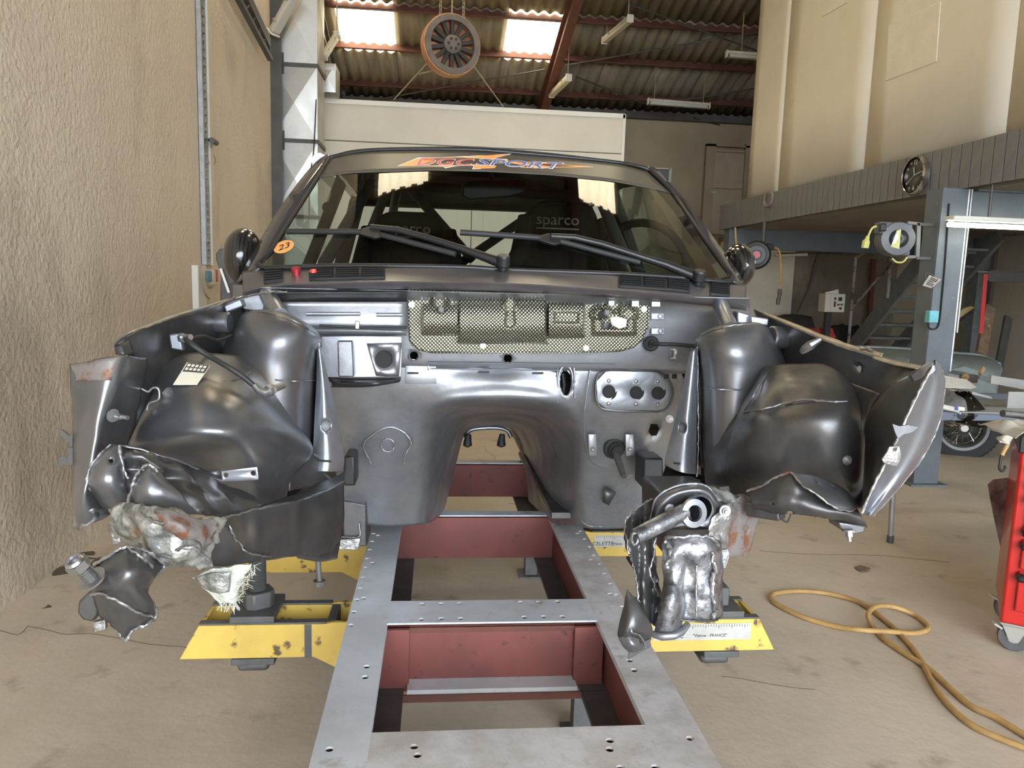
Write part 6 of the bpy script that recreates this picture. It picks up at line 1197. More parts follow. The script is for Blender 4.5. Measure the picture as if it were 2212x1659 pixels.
obj('horn_tongue', MB().prism([P(a, b, 1.20) for a, b in ((190, 1280), (206, 1276), (214, 1300), (212, 1330), (200, 1345), (178, 1340), (166, 1325), (168, 1300))], (0, .04, 0)), 'car_dark', hn, bevel=.004)
obj('horn_tab', MB().prism([P(a, b, 1.19) for a, b in ((200, 1345), (226, 1340), (228, 1360), (204, 1366))], (0, .01, 0)), 'torn', hn, bevel=.001)
s0, s1 = P(200, 1252, 1.165), P(163, 1215, 1.145); dr_ = (s1-s0).normalized()
stu = obj('stud', MB().tube([s0 + dr_*(.002*k) for k in range(0, 18)], [.0105 if k % 2 else .0095 for k in range(18)], 14), 'dark_steel', hn, smooth=20)
obj('stud_washer', MB().tube([s0, s0 + dr_*.003], .021, 20), 'bare_steel', stu); obj('stud_nut', MB().tube([s1 - dr_*.012, s1 + dr_*.002], .0165, 6), 'bare_steel', stu); obj('nut_collar', MB().lathe([(.008, .003), (.009, .007), (.012, .007), (.0145, .003)], s1 + dr_*.0, dr_, 20), 'bare_steel', stu)
# broken fibreglass shard
fb = patch('fibreglass_shard', [[(416, 1246, 1.30), (450, 1232, 1.30), (490, 1224, 1.30), (545, 1220, 1.31)], [(440, 1268, 1.295), (465, 1262, 1.29), (490, 1258, 1.295), (522, 1255, 1.305)], [(478, 1306, 1.30), (488, 1303, 1.295), (496, 1302, 1.295), (508, 1300, 1.30)]], 'fibre', car, 6, 6, rough=.004, rs=40, ragged=6, solid=.004)
patch('shard_face', [[(420, 1248, 1.288), (455, 1238, 1.283), (503, 1232, 1.288)], [(440, 1268, 1.286), (465, 1260, 1.282), (498, 1254, 1.287)], [(468, 1280, 1.288), (480, 1280, 1.284), (494, 1278, 1.288)]], 'torn_pale', fb, 4, 4, rough=.003, rs=40)
hrs = MB()
for k in range(70):
    f = random.random(); q = P(508 + (548-508)*f + random.uniform(-6, 6), 1302 - 82*f + random.uniform(-6, 6), 1.30); hrs.tube([q, q + Vector((random.uniform(-.012, .014), random.uniform(-.01, .005), random.uniform(-.014, .010)))], .0006, 3)
for k in range(30):
    q = P(random.uniform(478, 512), random.uniform(1294, 1310), 1.30); hrs.tube([q, q + Vector((random.uniform(-.008, .012), random.uniform(-.01, .005), random.uniform(-.016, .002)))], .0006, 3)
tag(obj('glass_strand', hrs, 'fibre', fb, smooth=0), kind='stuff')
# ------------------------------------------------------------------ camera-right side
apR = patch('inner_wing', [
 [(1628, 668, 2.12), (1650, 678, 2.07), (1699, 699, 1.95), (1781, 733, 1.78), (1850, 755, 1.67), (1905, 772, 1.58), (1988, 793, 1.46)],
 [(1640, 705, 2.10), (1660, 715, 2.05), (1708, 735, 1.94), (1785, 765, 1.78), (1850, 785, 1.67), (1900, 800, 1.58), (1965, 808, 1.47)],
 [(1650, 760, 2.08), (1668, 765, 2.04), (1715, 780, 1.93), (1790, 805, 1.77), (1848, 825, 1.66), (1885, 840, 1.58), (1932, 828, 1.48)],
 [(1660, 810, 2.05), (1680, 815, 2.0), (1725, 830, 1.90), (1800, 850, 1.74), (1848, 870, 1.64), (1872, 890, 1.56), (1890, 880, 1.50)]], 'car_dark', car, ku=6, kv=5, rough=.002, rs=12, holes=((1856, 797, 5, 9),))
patch('wing_flange', [[(1650, 674, 2.07), (1702, 693, 1.95), (1785, 726, 1.78), (1850, 748, 1.67), (1908, 764, 1.58)], [(1648, 680, 2.065), (1698, 701, 1.945), (1779, 736, 1.775), (1846, 760, 1.665), (1900, 775, 1.575)]], 'warm_sheen', car, 5, 2, ragged=2)
patch('wing_flange', [[(1890, 768, 1.57), (1940, 780, 1.52), (1990, 790, 1.46)], [(1884, 774, 1.565), (1930, 788, 1.515), (1982, 798, 1.455)]], 'warm_sheen', car, 4, 2)
edge('torn_edge', [(1860, 752, 1.65), (1880, 758, 1.62), (1896, 768, 1.60), (1905, 772, 1.58)], 'torn', .006, apR, jag=5)
obj('wing_cup', MB().lathe([(.001, 0), (.026, 0), (.030, .004), (.030, .05), (.028, .055), (.028, .1)], P(1665, 728, 1.97), (1, .15, -.05), 24), 'car_grey', car, smooth=40)
obj('wing_bracket', MB().prism([P(a, b, 2.02) for a, b in ((1622, 682), (1662, 688), (1660, 704), (1622, 702))], (0, .04, 0)), 'car_silver', car, bevel=.004)
obj('wing_bracket', MB().prism([P(a, b, 2.04) for a, b in ((1594, 672), (1622, 680), (1620, 702), (1592, 698))], (0, .04, 0)), 'car_silver', car, bevel=.004)
fx = obj('line_fitting', MB().tube([P(1732, 760, 1.80), P(1740, 753, 1.79), P(1752, 745, 1.78), P(1760, 740, 1.78), P(1772, 733, 1.78)], [.007, .011, .012, .009, .006], 8), 'bare_steel', car, smooth=30)
whR = [
 [(1622, 812, 1.9), (1648, 794, 1.82), (1690, 788, 1.76), (1730, 787, 1.72), (1775, 787, 1.68), (1810, 802, 1.64), (1836, 826, 1.60)],
 [(1612, 838, 1.86), (1648, 828, 1.72), (1690, 824, 1.65), (1735, 822, 1.61), (1780, 822, 1.58), (1820, 832, 1.57), (1848, 850, 1.57)],
 [(1600, 885, 1.78), (1632, 888, 1.60), (1690, 872, 1.585), (1740, 864, 1.55), (1785, 864, 1.52), (1825, 868, 1.51), (1858, 878, 1.54)],
 [(1582, 920, 1.74), (1625, 918, 1.60), (1685, 912, 1.54), (1740, 908, 1.50), (1788, 908, 1.48), (1830, 915, 1.48), (1863, 925, 1.52)],
 [(1570, 965, 1.72), (1618, 970, 1.60), (1680, 970, 1.54), (1740, 970, 1.505), (1790, 970, 1.48), (1832, 972, 1.48), (1866, 975, 1.52)],
 [(1570, 1020, 1.72), (1620, 1025, 1.62), (1680, 1030, 1.56), (1740, 1030, 1.53), (1790, 1030, 1.5), (1832, 1030, 1.49), (1866, 1030, 1.52)],
 [(1580, 1070, 1.74), (1630, 1075, 1.66), (1690, 1080, 1.62), (1745, 1085, 1.6), (1795, 1090, 1.56), (1835, 1095, 1.53), (1862, 1095, 1.53)]]
wr_ = patch('wheel_house', whR, 'car_dark', car, 7, 7, solid=.0018, rough=.002, rs=9)
edge('house_crease', [(1606, 890, 1.70), (1640, 886, 1.585), (1690, 872, 1.575), (1740, 865, 1.54), (1800, 868, 1.51), (1830, 866, 1.505)], 'car_grey', .004, wr_, jag=3)
edge('house_crease', [(1608, 886, 1.71), (1628, 855, 1.68), (1645, 826, 1.72), (1660, 806, 1.76)], 'car_silver', .003, wr_, jag=2)
bmb = MB(); bolt(bmb, P(1829, 994, 1.475), (0, -1, 0), .006, .008); obj('house_bolt', bmb, 'bare_steel', wr_)
patch('house_side', [[(1512, 900, 1.96), (1550, 870, 1.93), (1604, 845, 1.88)], [(1515, 960, 1.92), (1550, 945, 1.85), (1584, 925, 1.76)], [(1520, 1005, 1.90), (1548, 1000, 1.80), (1572, 985, 1.735)], [(1525, 1050, 1.90), (1550, 1052, 1.80), (1574, 1050, 1.735)]], 'car_dark', car, 5, 5)
patch('house_side', [[(655, 955, 1.84), (672, 975, 1.82), (690, 985, 1.86)], [(630, 1010, 1.77), (660, 1015, 1.82), (700, 1020, 1.87)], [(622, 1060, 1.74), (665, 1055, 1.80), (720, 1040, 1.86)]], 'car_dark', car, 5, 5, rough=.006, rs=25)
# outer wing remnant, right: inner dark face and outer pale face meeting at a fold
fold = [(2016, 790, 1.345), (1990, 838, 1.34), (1953, 912, 1.335), (1930, 965, 1.335), (1905, 1015, 1.335), (1885, 1055, 1.335), (1861, 1108, 1.345)]
ins_ = [(1934, 830, 1.47), (1900, 858, 1.49), (1872, 905, 1.51), (1868, 960, 1.515), (1868, 1015, 1.51), (1864, 1060, 1.50), (1858, 1098, 1.44)]
midl = [((a[0]+b[0])/2 + 4, (a[1]+b[1])/2, (a[2]+b[2])/2 - .012) for a, b in zip(ins_, fold)]
wo = patch('outer_wing', [list(t) for t in zip(ins_, midl, fold)], 'car_dark', car, 6, 5, rough=.003, rs=16)
outR = [(2022, 778, 1.36), (2037, 806, 1.39), (2040, 840, 1.41), (2030, 910, 1.42), (2006, 966, 1.42), (1968, 1022, 1.41), (1886, 1116, 1.37)]
fo = [(2016, 790, 1.345), (1996, 826, 1.34), (1978, 862, 1.337), (1944, 932, 1.335), (1918, 990, 1.335), (1892, 1040, 1.335), (1861, 1108, 1.345)]
m1 = [(a[0]*.6 + b[0]*.4, a[1]*.6 + b[1]*.4, a[2]*.6 + b[2]*.4 + .006) for a, b in zip(fo, outR)]; m2 = [(a[0]*.25 + b[0]*.75, a[1]*.25 + b[1]*.75, a[2]*.25 + b[2]*.75 - .012) for a, b in zip(fo, outR)]
wo2 = patch('outer_wing_face', [list(t) for t in zip(fo, m1, m2, outR)], 'car_silver', car, 6, 6, rough=.002, rs=14)
edge('torn_edge', fold, 'torn', .0045, wo2, jag=3); edge('torn_edge', outR, 'torn', .003, wo2, jag=2)
tb = plate('wing_lug', [(1920, 965), (1942, 962), (1947, 985), (1938, 1008), (1908, 1000), (1904, 992), (1916, 975)], 1.32, .004, 'torn', wo2, bevel=.001, holes=((1932, 970, 4),))
obj('torn_star', MB().prism([P(a, b, 1.325) for a, b in ((1928, 916), (1944, 921), (1962, 918), (1984, 923), (1970, 934), (1952, 938), (1940, 948), (1933, 932))], (0, .004, 0)), 'car_grey', wo2)
patch('wing_tip', [[(1965, 812, 1.40), (1990, 792, 1.37), (2020, 777, 1.355)], [(1975, 832, 1.38), (1998, 818, 1.35), (2022, 800, 1.35)]], 'car_silver', wo2, 4, 4)
# lower front panel, right
lpR = patch('front_panel', [
 [(1614, 1060, 1.50), (1644, 1050, 1.47), (1678, 1030, 1.44), (1709, 1020, 1.42), (1747, 1036, 1.41), (1788, 1052, 1.40), (1829, 1076, 1.40), (1853, 1098, 1.40)],
 [(1622, 1078, 1.48), (1650, 1072, 1.45), (1680, 1060, 1.42), (1712, 1055, 1.40), (1750, 1066, 1.39), (1790, 1082, 1.38), (1830, 1098, 1.38), (1858, 1112, 1.38)],
 [(1630, 1095, 1.47), (1655, 1095, 1.44), (1685, 1092, 1.41), (1715, 1090, 1.39), (1752, 1098, 1.375), (1792, 1106, 1.37), (1835, 1116, 1.37), (1866, 1126, 1.38)],
 [(1640, 1104, 1.48), (1662, 1108, 1.45), (1690, 1110, 1.42), (1722, 1112, 1.40), (1758, 1116, 1.385), (1798, 1122, 1.38), (1838, 1130, 1.385), (1875, 1141, 1.39)]], 'car_dark', car, 6, 6, rough=.006, rs=20, ragged=2, holes=((1672, 1088, 4, 3), (1706, 1108, 6, 4)))
edge('torn_edge', [(1614, 1060, 1.495), (1644, 1050, 1.465), (1678, 1030, 1.435), (1709, 1020, 1.415)], 'rusty', .004, lpR, jag=3)
flg = patch('panel_flange', [[(1709, 1020, 1.41), (1750, 1026, 1.42), (1795, 1042, 1.42), (1830, 1062, 1.415), (1854, 1092, 1.40)], [(1725, 1038, 1.385), (1758, 1050, 1.375), (1792, 1068, 1.365), (1822, 1085, 1.36), (1846, 1098, 1.37)], [(1735, 1050, 1.37), (1762, 1066, 1.355), (1790, 1088, 1.345), (1812, 1100, 1.345), (1836, 1102, 1.36)]], 'car_grey', lpR, 5, 5, holes=((1764, 1040, 4, 4), (1797, 1052, 4, 3)))
edge('flange_edge', [(1709, 1020, 1.408), (1735, 1050, 1.368), (1762, 1066, 1.353), (1790, 1088, 1.343), (1812, 1100, 1.343), (1836, 1103, 1.358), (1854, 1094, 1.395)], 'torn', .0035, lpR, jag=2)
obj('panel_foot', MB().prism([P(a, b, 1.40) for a, b in ((1812, 1128), (1870, 1136), (1868, 1150), (1842, 1156), (1818, 1146))], (0, .05, 0)), 'car_grey', lpR, bevel=.003)
bmb = MB(); bolt(bmb, P(1834, 1146, 1.395), (0, -.3, -1), .008, .012); bmb.tube([P(1834, 1148, 1.395), P(1835, 1160, 1.395)], .004, 10); obj('panel_bolt', bmb, 'bare_steel', lpR)
wire('loose_wire', [P(a, b, 1.40) for a, b in ((1684, 1112), (1690, 1122), (1700, 1128), (1706, 1118), (1708, 1110))], .0018, 'black_rubber', lpR)
obj('panel_underbar', MB().bar(P(1618, 1098, 1.50), P(1690, 1108, 1.44), .03, .03), 'car_dark', lpR, bevel=.004)
# ------------------------------------------------------------------ torn frame horn, right
YN = 1.44
hr_ = patch('frame_horn', [
 [(1404, 1120, 1.47), (1418, 1076, 1.46), (1452, 1054, 1.455), (1492, 1046, 1.45), (1524, 1050, 1.455), (1546, 1070, 1.46), (1574, 1090, 1.48)],
 [(1412, 1124, 1.45), (1428, 1088, 1.44), (1458, 1068, 1.435), (1496, 1060, 1.43), (1526, 1064, 1.435), (1546, 1082, 1.44), (1576, 1104, 1.46)],
 [(1416, 1128, 1.45), (1438, 1104, 1.445), (1464, 1088, 1.45), (1498, 1080, 1.45), (1524, 1084, 1.45), (1546, 1100, 1.445), (1574, 1118, 1.46)],
 [(1420, 1136, 1.45), (1444, 1122, 1.445), (1470, 1112, 1.45), (1500, 1108, 1.45), (1524, 1112, 1.45), (1546, 1120, 1.445), (1566, 1132, 1.46)],
 [(1428, 1150, 1.45), (1450, 1142, 1.445), (1475, 1138, 1.445), (1502, 1136, 1.445), (1524, 1138, 1.445), (1544, 1142, 1.445), (1558, 1146, 1.46)]], 'car_grey', car, 7, 7, rough=.002, rs=24, holes=((1507, 1096, 29, 31),), solid=.003)
edge('horn_rim', [(1404, 1120, 1.465), (1418, 1076, 1.455), (1452, 1053, 1.45), (1492, 1045, 1.445), (1524, 1049, 1.45), (1546, 1070, 1.455), (1574, 1090, 1.475)], 'car_silver', .004, hr_)
pc = P(1507, 1097, YN-.004); ringr = 33*YN/FPX
obj('mount_ring', MB().lathe([(ringr*.86, .012), (ringr*.95, .014), (ringr*1.02, .008), (ringr*1.05, 0)], pc, (.05, -1, .1), 32), 'car_silver', hr_); obj('mount_cup', MB().lathe([(ringr*.9, .01), (ringr*.92, -.05), (.001, -.06)], pc, (.05, -1, .1), 28), 'cabin_black', hr_)
fl2 = P(1496, 1108, YN-.03); obj('pipe_flange', MB().lathe([(.0155, .004), (.0165, .008), (.028, .007), (.029, 0), (.0155, 0), (.0155, .004)], fl2, (.25, -1, .15), 28), 'car_silver', hr_); obj('pipe_bore', MB().lathe([(.0155, .002), (.0155, -.03), (.001, -.03)], fl2, (.25, -1, .15), 20), 'cabin_black', hr_)
pt_ = obj('torque_tube', MB().tube([P(1372, 1160, 1.37), P(1410, 1140, 1.385), (P(1450, 1120, 1.40)), P(1478, 1105, 1.415)], [.0155, .0165, .0165, .0165], 16), 'burnt', hr_, smooth=60)
obj('tube_tear', MB().tube([P(1372 + 13*math.cos(t*math.pi/5)*.6, 1162 + 13*math.sin(t*math.pi/5) + random.uniform(-2, 2), 1.365) for t in range(10)], .0035, 6, closed=True), 'torn', pt_, smooth=60)
for a, b in ((1447, 1101), (1565, 1103)):
    q = P(a, b, YN-.012); obj('horn_washer', MB().lathe([(.001, .012), (.0035, .012), (.0045, .008), (.0065, .008), (.0075, .004), (.0115, .004), (.012, 0)], q, (0, -1, .05), 24), 'bare_steel', hr_)
sh = patch('horn_shell', [
 [(1574, 1086, 1.47), (1590, 1075, 1.50), (1610, 1076, 1.53), (1638, 1088, 1.56)],
 [(1566, 1120, 1.46), (1588, 1112, 1.49), (1612, 1112, 1.52), (1638, 1118, 1.55)],
 [(1556, 1150, 1.46), (1580, 1150, 1.49), (1606, 1150, 1.52), (1630, 1150, 1.55)],
 [(1556, 1180, 1.47), (1578, 1185, 1.50), (1600, 1188, 1.52), (1620, 1188, 1.55)],
 [(1562, 1192, 1.48), (1580, 1198, 1.50), (1598, 1202, 1.52), (1614, 1203, 1.55)]], 'rusty', hr_, 6, 6, rough=.004, rs=22, ragged=4, holes=((1609, 1143, 9, 6),))
patch('horn_crumple', [[(1534, 1056, 1.46), (1560, 1064, 1.48), (1590, 1066, 1.52), (1620, 1076, 1.55), (1640, 1086, 1.56)], [(1556, 1084, 1.45), (1572, 1084, 1.46), (1592, 1086, 1.49), (1614, 1088, 1.53), (1640, 1094, 1.56)]], 'torn_pale', hr_, 6, 5, rough=.008, rs=30, ragged=5)
patch('horn_tear', [[(1560, 1092, 1.445), (1576, 1094, 1.45), (1594, 1098, 1.47)], [(1546, 1124, 1.435), (1566, 1124, 1.44), (1588, 1124, 1.465)], [(1532, 1150, 1.43), (1554, 1150, 1.44), (1578, 1150, 1.46)], [(1540, 1162, 1.43), (1560, 1172, 1.44), (1574, 1172, 1.46)]], 'torn', hr_, 6, 6, rough=.008, rs=34, ragged=7, smooth=35)
# front box of the horn
fbx = patch('horn_box', [
 [(1432, 1162, 1.415), (1455, 1158, 1.40), (1480, 1156, 1.395), (1510, 1156, 1.395), (1538, 1160, 1.40), (1558, 1190, 1.43)],
 [(1432, 1190, 1.40), (1455, 1188, 1.385), (1480, 1186, 1.38), (1510, 1186, 1.38), (1540, 1188, 1.385), (1560, 1200, 1.42)],
 [(1432, 1230, 1.395), (1455, 1230, 1.38), (1480, 1230, 1.39), (1508, 1230, 1.38), (1536, 1230, 1.385), (1560, 1235, 1.42)],
 [(1432, 1280, 1.39), (1455, 1280, 1.375), (1480, 1282, 1.385), (1508, 1282, 1.375), (1536, 1282, 1.38), (1560, 1285, 1.415)],
 [(1430, 1330, 1.39), (1455, 1335, 1.375), (1480, 1338, 1.38), (1508, 1340, 1.375), (1536, 1341, 1.38), (1558, 1334, 1.41)]], 'burnt', car, 7, 7, rough=.005, rs=34, solid=.003)
edge('weld_bead', [(1433, 1163, 1.41), (1455, 1160, 1.392), (1480, 1158, 1.388), (1510, 1158, 1.388), (1538, 1162, 1.393), (1552, 1178, 1.405)], 'torn', .006, fbx, jag=5)
edge('weld_bead', [(1540, 1190, 1.38), (1545, 1230, 1.38), (1540, 1260, 1.375), (1542, 1300, 1.374), (1545, 1335, 1.376)], 'torn', .007, fbx, jag=9)
edge('weld_bead', [(1438, 1170, 1.395), (1450, 1195, 1.378), (1440, 1215, 1.385), (1448, 1228, 1.378)], 'torn', .008, fbx, jag=8)
edge('box_edge', [(1505, 1222, 1.372), (1504, 1270, 1.368), (1504, 1332, 1.366)], 'torn', .0032, fbx, jag=1)
edge('box_foot', [(1432, 1332, 1.385), (1470, 1338, 1.37), (1510, 1342, 1.368), (1550, 1338, 1.395)], 'car_dark', .005, fbx, jag=2)
obj('box_side', MB().prism([P(1556, 1190, 1.43), P(1561, 1200, 1.42), P(1561, 1330, 1.415), P(1556, 1338, 1.42)], (0, .08, 0)), 'rusty', fbx)
obj('box_lug', MB().prism([P(a, b, 1.42) for a, b in ((1556, 1190), (1572, 1186), (1576, 1200), (1568, 1226), (1558, 1230))], (0, .006, 0)), 'torn', fbx)
hc2 = patch('half_sleeve', [[(1432, 1268, 1.375), (1442, 1262, 1.365), (1456, 1264, 1.36), (1470, 1272, 1.37), (1478, 1282, 1.385)], [(1428, 1300, 1.365), (1440, 1298, 1.35), (1455, 1298, 1.345), (1470, 1300, 1.355), (1480, 1304, 1.38)], [(1420, 1335, 1.365), (1434, 1335, 1.35), (1450, 1335, 1.345), (1464, 1336, 1.355), (1476, 1336, 1.38)], [(1414, 1362, 1.37), (1428, 1364, 1.355), (1444, 1365, 1.35), (1458, 1362, 1.36), (1470, 1356, 1.38)]], 'burnt', fbx, 6, 6)
obj('foot_roll', MB().tube([P(1412, 1370, 1.375), P(1430, 1374, 1.36), (P(1455, 1372, 1.36)), P(1472, 1364, 1.37), P(1486, 1348, 1.385)], [.007, .009, .009, .008, .006], 10), 'car_silver', fbx, smooth=60)
# ragged inner strip and curled flap
rs2 = patch('ragged_strip', [
 [(1349, 1132, 1.42), (1362, 1112, 1.43), (1385, 1095, 1.45), (1408, 1078, 1.48)],
 [(1352, 1160, 1.40), (1370, 1150, 1.41), (1392, 1148, 1.43), (1414, 1145, 1.46)],
 [(1358, 1192, 1.39), (1376, 1190, 1.40), (1396, 1188, 1.42), (1414, 1185, 1.45)],
 [(1370, 1226, 1.39), (1386, 1224, 1.40), (1402, 1224, 1.415), (1416, 1222, 1.45)],
 [(1376, 1265, 1.39), (1390, 1264, 1.40), (1406, 1264, 1.41), (1426, 1258, 1.44)],
 [(1380, 1302, 1.385), (1394, 1304, 1.39), (1410, 1304, 1.40), (1430, 1300, 1.43)],
 [(1398, 1345, 1.375), (1408, 1350, 1.38), (1418, 1352, 1.39), (1430, 1345, 1.41)]], 'car_dark', car, 6, 6, rough=.006, rs=24, ragged=5, disp=lambda a, b: .012*math.sin(a*.22))
edge('torn_edge', [(1408, 1078, 1.475), (1385, 1092, 1.445), (1362, 1110, 1.425), (1349, 1132, 1.415), (1354, 1160, 1.395), (1358, 1192, 1.385), (1370, 1226, 1.385), (1376, 1265, 1.385), (1380, 1300, 1.38)], 'torn', .003, rs2, jag=6)
edge('inner_edge', [(1416, 1160, 1.43), (1412, 1200, 1.42), (1404, 1235, 1.41), (1412, 1262, 1.41), (1426, 1290, 1.41)], 'torn', .003, rs2, jag=4)
cfp = patch('curled_flap', [
 [(1356, 1272, 1.36), (1362, 1282, 1.355), (1372, 1295, 1.35), (1384, 1310, 1.355)],
 [(1348, 1312, 1.35), (1362, 1318, 1.335), (1380, 1325, 1.335), (1402, 1340, 1.35)],
 [(1338, 1352, 1.345), (1356, 1356, 1.32), (1380, 1358, 1.325), (1408, 1362, 1.35)],
 [(1335, 1370, 1.345), (1354, 1376, 1.325), (1380, 1372, 1.34), (1406, 1384, 1.355)],
 [(1340, 1380, 1.35), (1356, 1390, 1.35), (1380, 1394, 1.345), (1404, 1398, 1.36)]], 'car_dark', car, 6, 6, rough=.003, rs=24, solid=.002)
patch('flap_curl', [[(1336, 1378, 1.335), (1358, 1372, 1.325), (1380, 1380, 1.33)], [(1346, 1396, 1.335), (1366, 1394, 1.315), (1386, 1396, 1.33)], [(1357, 1407, 1.34), (1372, 1408, 1.33), (1390, 1400, 1.34)]], 'car_grey', cfp, 5, 5)
obj('flap_point', MB().prism([P(a, b, 1.345) for a, b in ((1358, 1405), (1404, 1380), (1407, 1396), (1357, 1426))], (0, .003, 0)), 'car_dark', cfp)
edge('flap_fold', [(1362, 1356, 1.318), (1366, 1366, 1.315), (1380, 1372, 1.33), (1390, 1384, 1.335), (1394, 1398, 1.34)], 'car_silver', .0028, cfp, jag=1)
# chassis leg behind the horn
patch('chassis_leg', [[(1438, 1030, 1.88), (1475, 1036, 1.86), (1512, 1036, 1.90)], [(1436, 1075, 1.78), (1480, 1080, 1.74), (1525, 1080, 1.78)], [(1430, 1140, 1.62), (1490, 1145, 1.56), (1570, 1140, 1.60)]], 'car_dark', car, 5, 5)
obj('chassis_stub', MB().prism([P(a, b, 1.62) for a, b in ((1440, 1080), (1570, 1080), (1575, 1200), (1440, 1210))], (0, .22, 0)), 'car_dark', car, bevel=.01)
# ================================================================== right foreground and the old roadster
mat('primer', (.24, .275, .265), (.19, .22, .21), .7, nscale=4, c3=(.32, .34, .32), n3=11, n3lo=.62, n3hi=.74); mat('tyre', (.028, .028, .03), None, .75, bump=.2, bscale=60); mat('tool_red', (.50, .018, .014), None, .28, coat=.4); mat('rag', (.50, .46, .39), (.4, .36, .30), .9, nscale=12); mat('sheet_grey', (.36, .36, .345), (.30, .30, .285), .4, metal=.5, nscale=3); mat('table_blue', (.16, .19, .25), None, .5)
mat('burnt_sheet', (.40, .40, .40), (.14, .10, .095), .35, metal=.7, nscale=5, nlo=.4, nhi=.6)
# old roadster: body tub, bonnet opening, wheel
YO = 6.75
rd_ = thing('roadster', 'grey green primered roadster body on wire wheels behind the post', 'car', PZ(2075, 1000, 0))
def OP(a, b, dy=0.0): return P(a, b, YO + dy)
rows = [[OP(1700, 768, 1.2), OP(1760, 758, 1.1), OP(1850, 752, 1.0), OP(1960, 756, .95), OP(2050, 764, .9), OP(2120, 770, .85), OP(2160, 782, .8)],
        [OP(1700, 785, .7), OP(1760, 770, .6), OP(1850, 762, .5), OP(1960, 764, .45), OP(2050, 772, .4), OP(2120, 780, .35), OP(2165, 800, .3)],
        [OP(1700, 830, .25), OP(1760, 810, .15), OP(1850, 790, .05), OP(1960, 786, .0), OP(2050, 792, .0), OP(2110, 800, .0), OP(2158, 822, .05)],
        [OP(1705, 900, .15), OP(1765, 880, .1), OP(1855, 850, .05), OP(1960, 840, .0), OP(2050, 842, .0), OP(2105, 850, .0), OP(2150, 870, .05)],
        [OP(1710, 960, .2), OP(1770, 950, .15), OP(1860, 920, .1), OP(1965, 900, .1), OP(2050, 890, .1), OP(2100, 895, .1), OP(2145, 915, .1)]]
obj('body', MB().grid(dense([[tuple(p) for p in r] for r in rows], 4, 4)), 'primer', rd_, smooth=80, solid=.01)
obj('rim_bead', MB().tube(spline([tuple(OP(a, b, d)) for a, b, d in ((1760, 756, 1.1), (1850, 750, 1.0), (1960, 754, .95), (2050, 762, .9), (2120, 769, .85), (2158, 786, .6))], 5), .018, 8), 'primer', rd_, smooth=60)
obj('inner_tub', MB().prism([OP(a, b, .5) for a, b in ((1760, 780), (1960, 776), (2140, 795), (2130, 960), (1770, 980))], (0, .4, 0)), 'primer', rd_, bevel=.03)
obj('scuttle_panel', MB().prism([OP(a, b, -.04) for a, b in ((2048, 800), (2085, 790), (2120, 802), (2118, 830), (2070, 838), (2045, 826))], (0, .03, 0)), 'primer', rd_, bevel=.01)
obj('cross_rail', MB().bar(OP(2040, 800, -.03), OP(2150, 822, -.03), .02, .04), 'stair_grey', rd_)
ww = OP(2077, 921, -.12); R = 78*YO/FPX; aw = Vector((-.42, -1, 0)).normalized()
wo_ = obj('tyre', MB().lathe([(R*.66, -.075), (R*.72, -.085), (R*.93, -.08), (R, -.055), (R, .055), (R*.93, .08), (R*.72, .085), (R*.66, .075)], ww, aw, 48), 'tyre', rd_)
tb_ = MB()
for k in range(48):
    t = 2*math.pi*k/48; u_ = aw.cross(Vector((0, 0, 1))).normalized(); v_ = u_.cross(aw); d_ = u_*math.cos(t) + v_*math.sin(t); tb_.bar(ww + d_*(R+.001) - aw*.055, ww + d_*(R+.001) + aw*.055, .018, .008, d_)
tag(obj('tread_block', tb_, 'tyre', wo_, smooth=0), kind='stuff')
obj('rim', MB().lathe([(R*.66, .075), (R*.68, .085), (R*.60, .08), (R*.56, .04), (R*.56, -.04), (R*.60, -.07), (R*.66, -.075)], ww, aw, 48), 'jack_iron', wo_)
obj('hub', MB().lathe([(.001, .12), (R*.10, .12), (R*.16, .10), (R*.2, .06), (R*.2, -.05), (.001, -.05)], ww, aw, 28), 'chrome', wo_)
sp_ = MB()
for k in range(36):
    t = 2*math.pi*k/36; t2 = t + (.35 if k % 2 else -.35); u_ = aw.cross(Vector((0, 0, 1))).normalized(); v_ = u_.cross(aw)
    sp_.tube([ww + (u_*math.cos(t) + v_*math.sin(t))*R*.18 + aw*(.085 if k % 3 else .0), ww + (u_*math.cos(t2) + v_*math.sin(t2))*R*.57 + aw*.01], .004, 5)
tag(obj('wire_spoke', sp_, 'chrome', wo_, smooth=60), kind='stuff')
obj('brake_drum', MB().lathe([(.001, -.02), (R*.5, -.02)], ww, aw, 32), 'dark_steel', wo_, solid=.02)
obj('rear_support', MB().lim(ww.x-.6, ww.x-.45, YO+.3, YO+.45, 0, .55).lim(ww.x+.05, ww.x+.15, YO+.5, YO+.6, 0, .55), 'dark_steel', rd_)
# trestle table with sheet stock
XT0, YT = P(2040, 830, 4.7).x, 4.7
tt = thing('trestle_table', 'steel trestle table carrying sheet metal by the mezzanine post', 'table', PZ(1922, 1173, 0))
ft = PZ(1922, 1172, 0); zt = P(2110, 862, YT).z
obj('top_frame', MB().bar((ft.x-.05, ft.y, zt-.03), (ft.x+2.3, ft.y+.05, zt-.03), .05, .05).bar((ft.x-.05, ft.y+.8, zt-.03), (ft.x+2.3, ft.y+.8, zt-.03), .05, .05), 'table_blue', tt)
for x, y in ((ft.x, ft.y), (ft.x+2.1, ft.y), (ft.x+.05, ft.y+.8), (ft.x+2.1, ft.y+.8)):
    lg = obj('leg', MB().tube([(x, y, .04), (x-.03, y, zt-.03)], [.016, .02], 10), 'galv_tray', tt); obj('leg_foot', MB().tube([(x+.002, y, 0), (x+.001, y, .045)], .02, 10), 'jack_grey', lg)
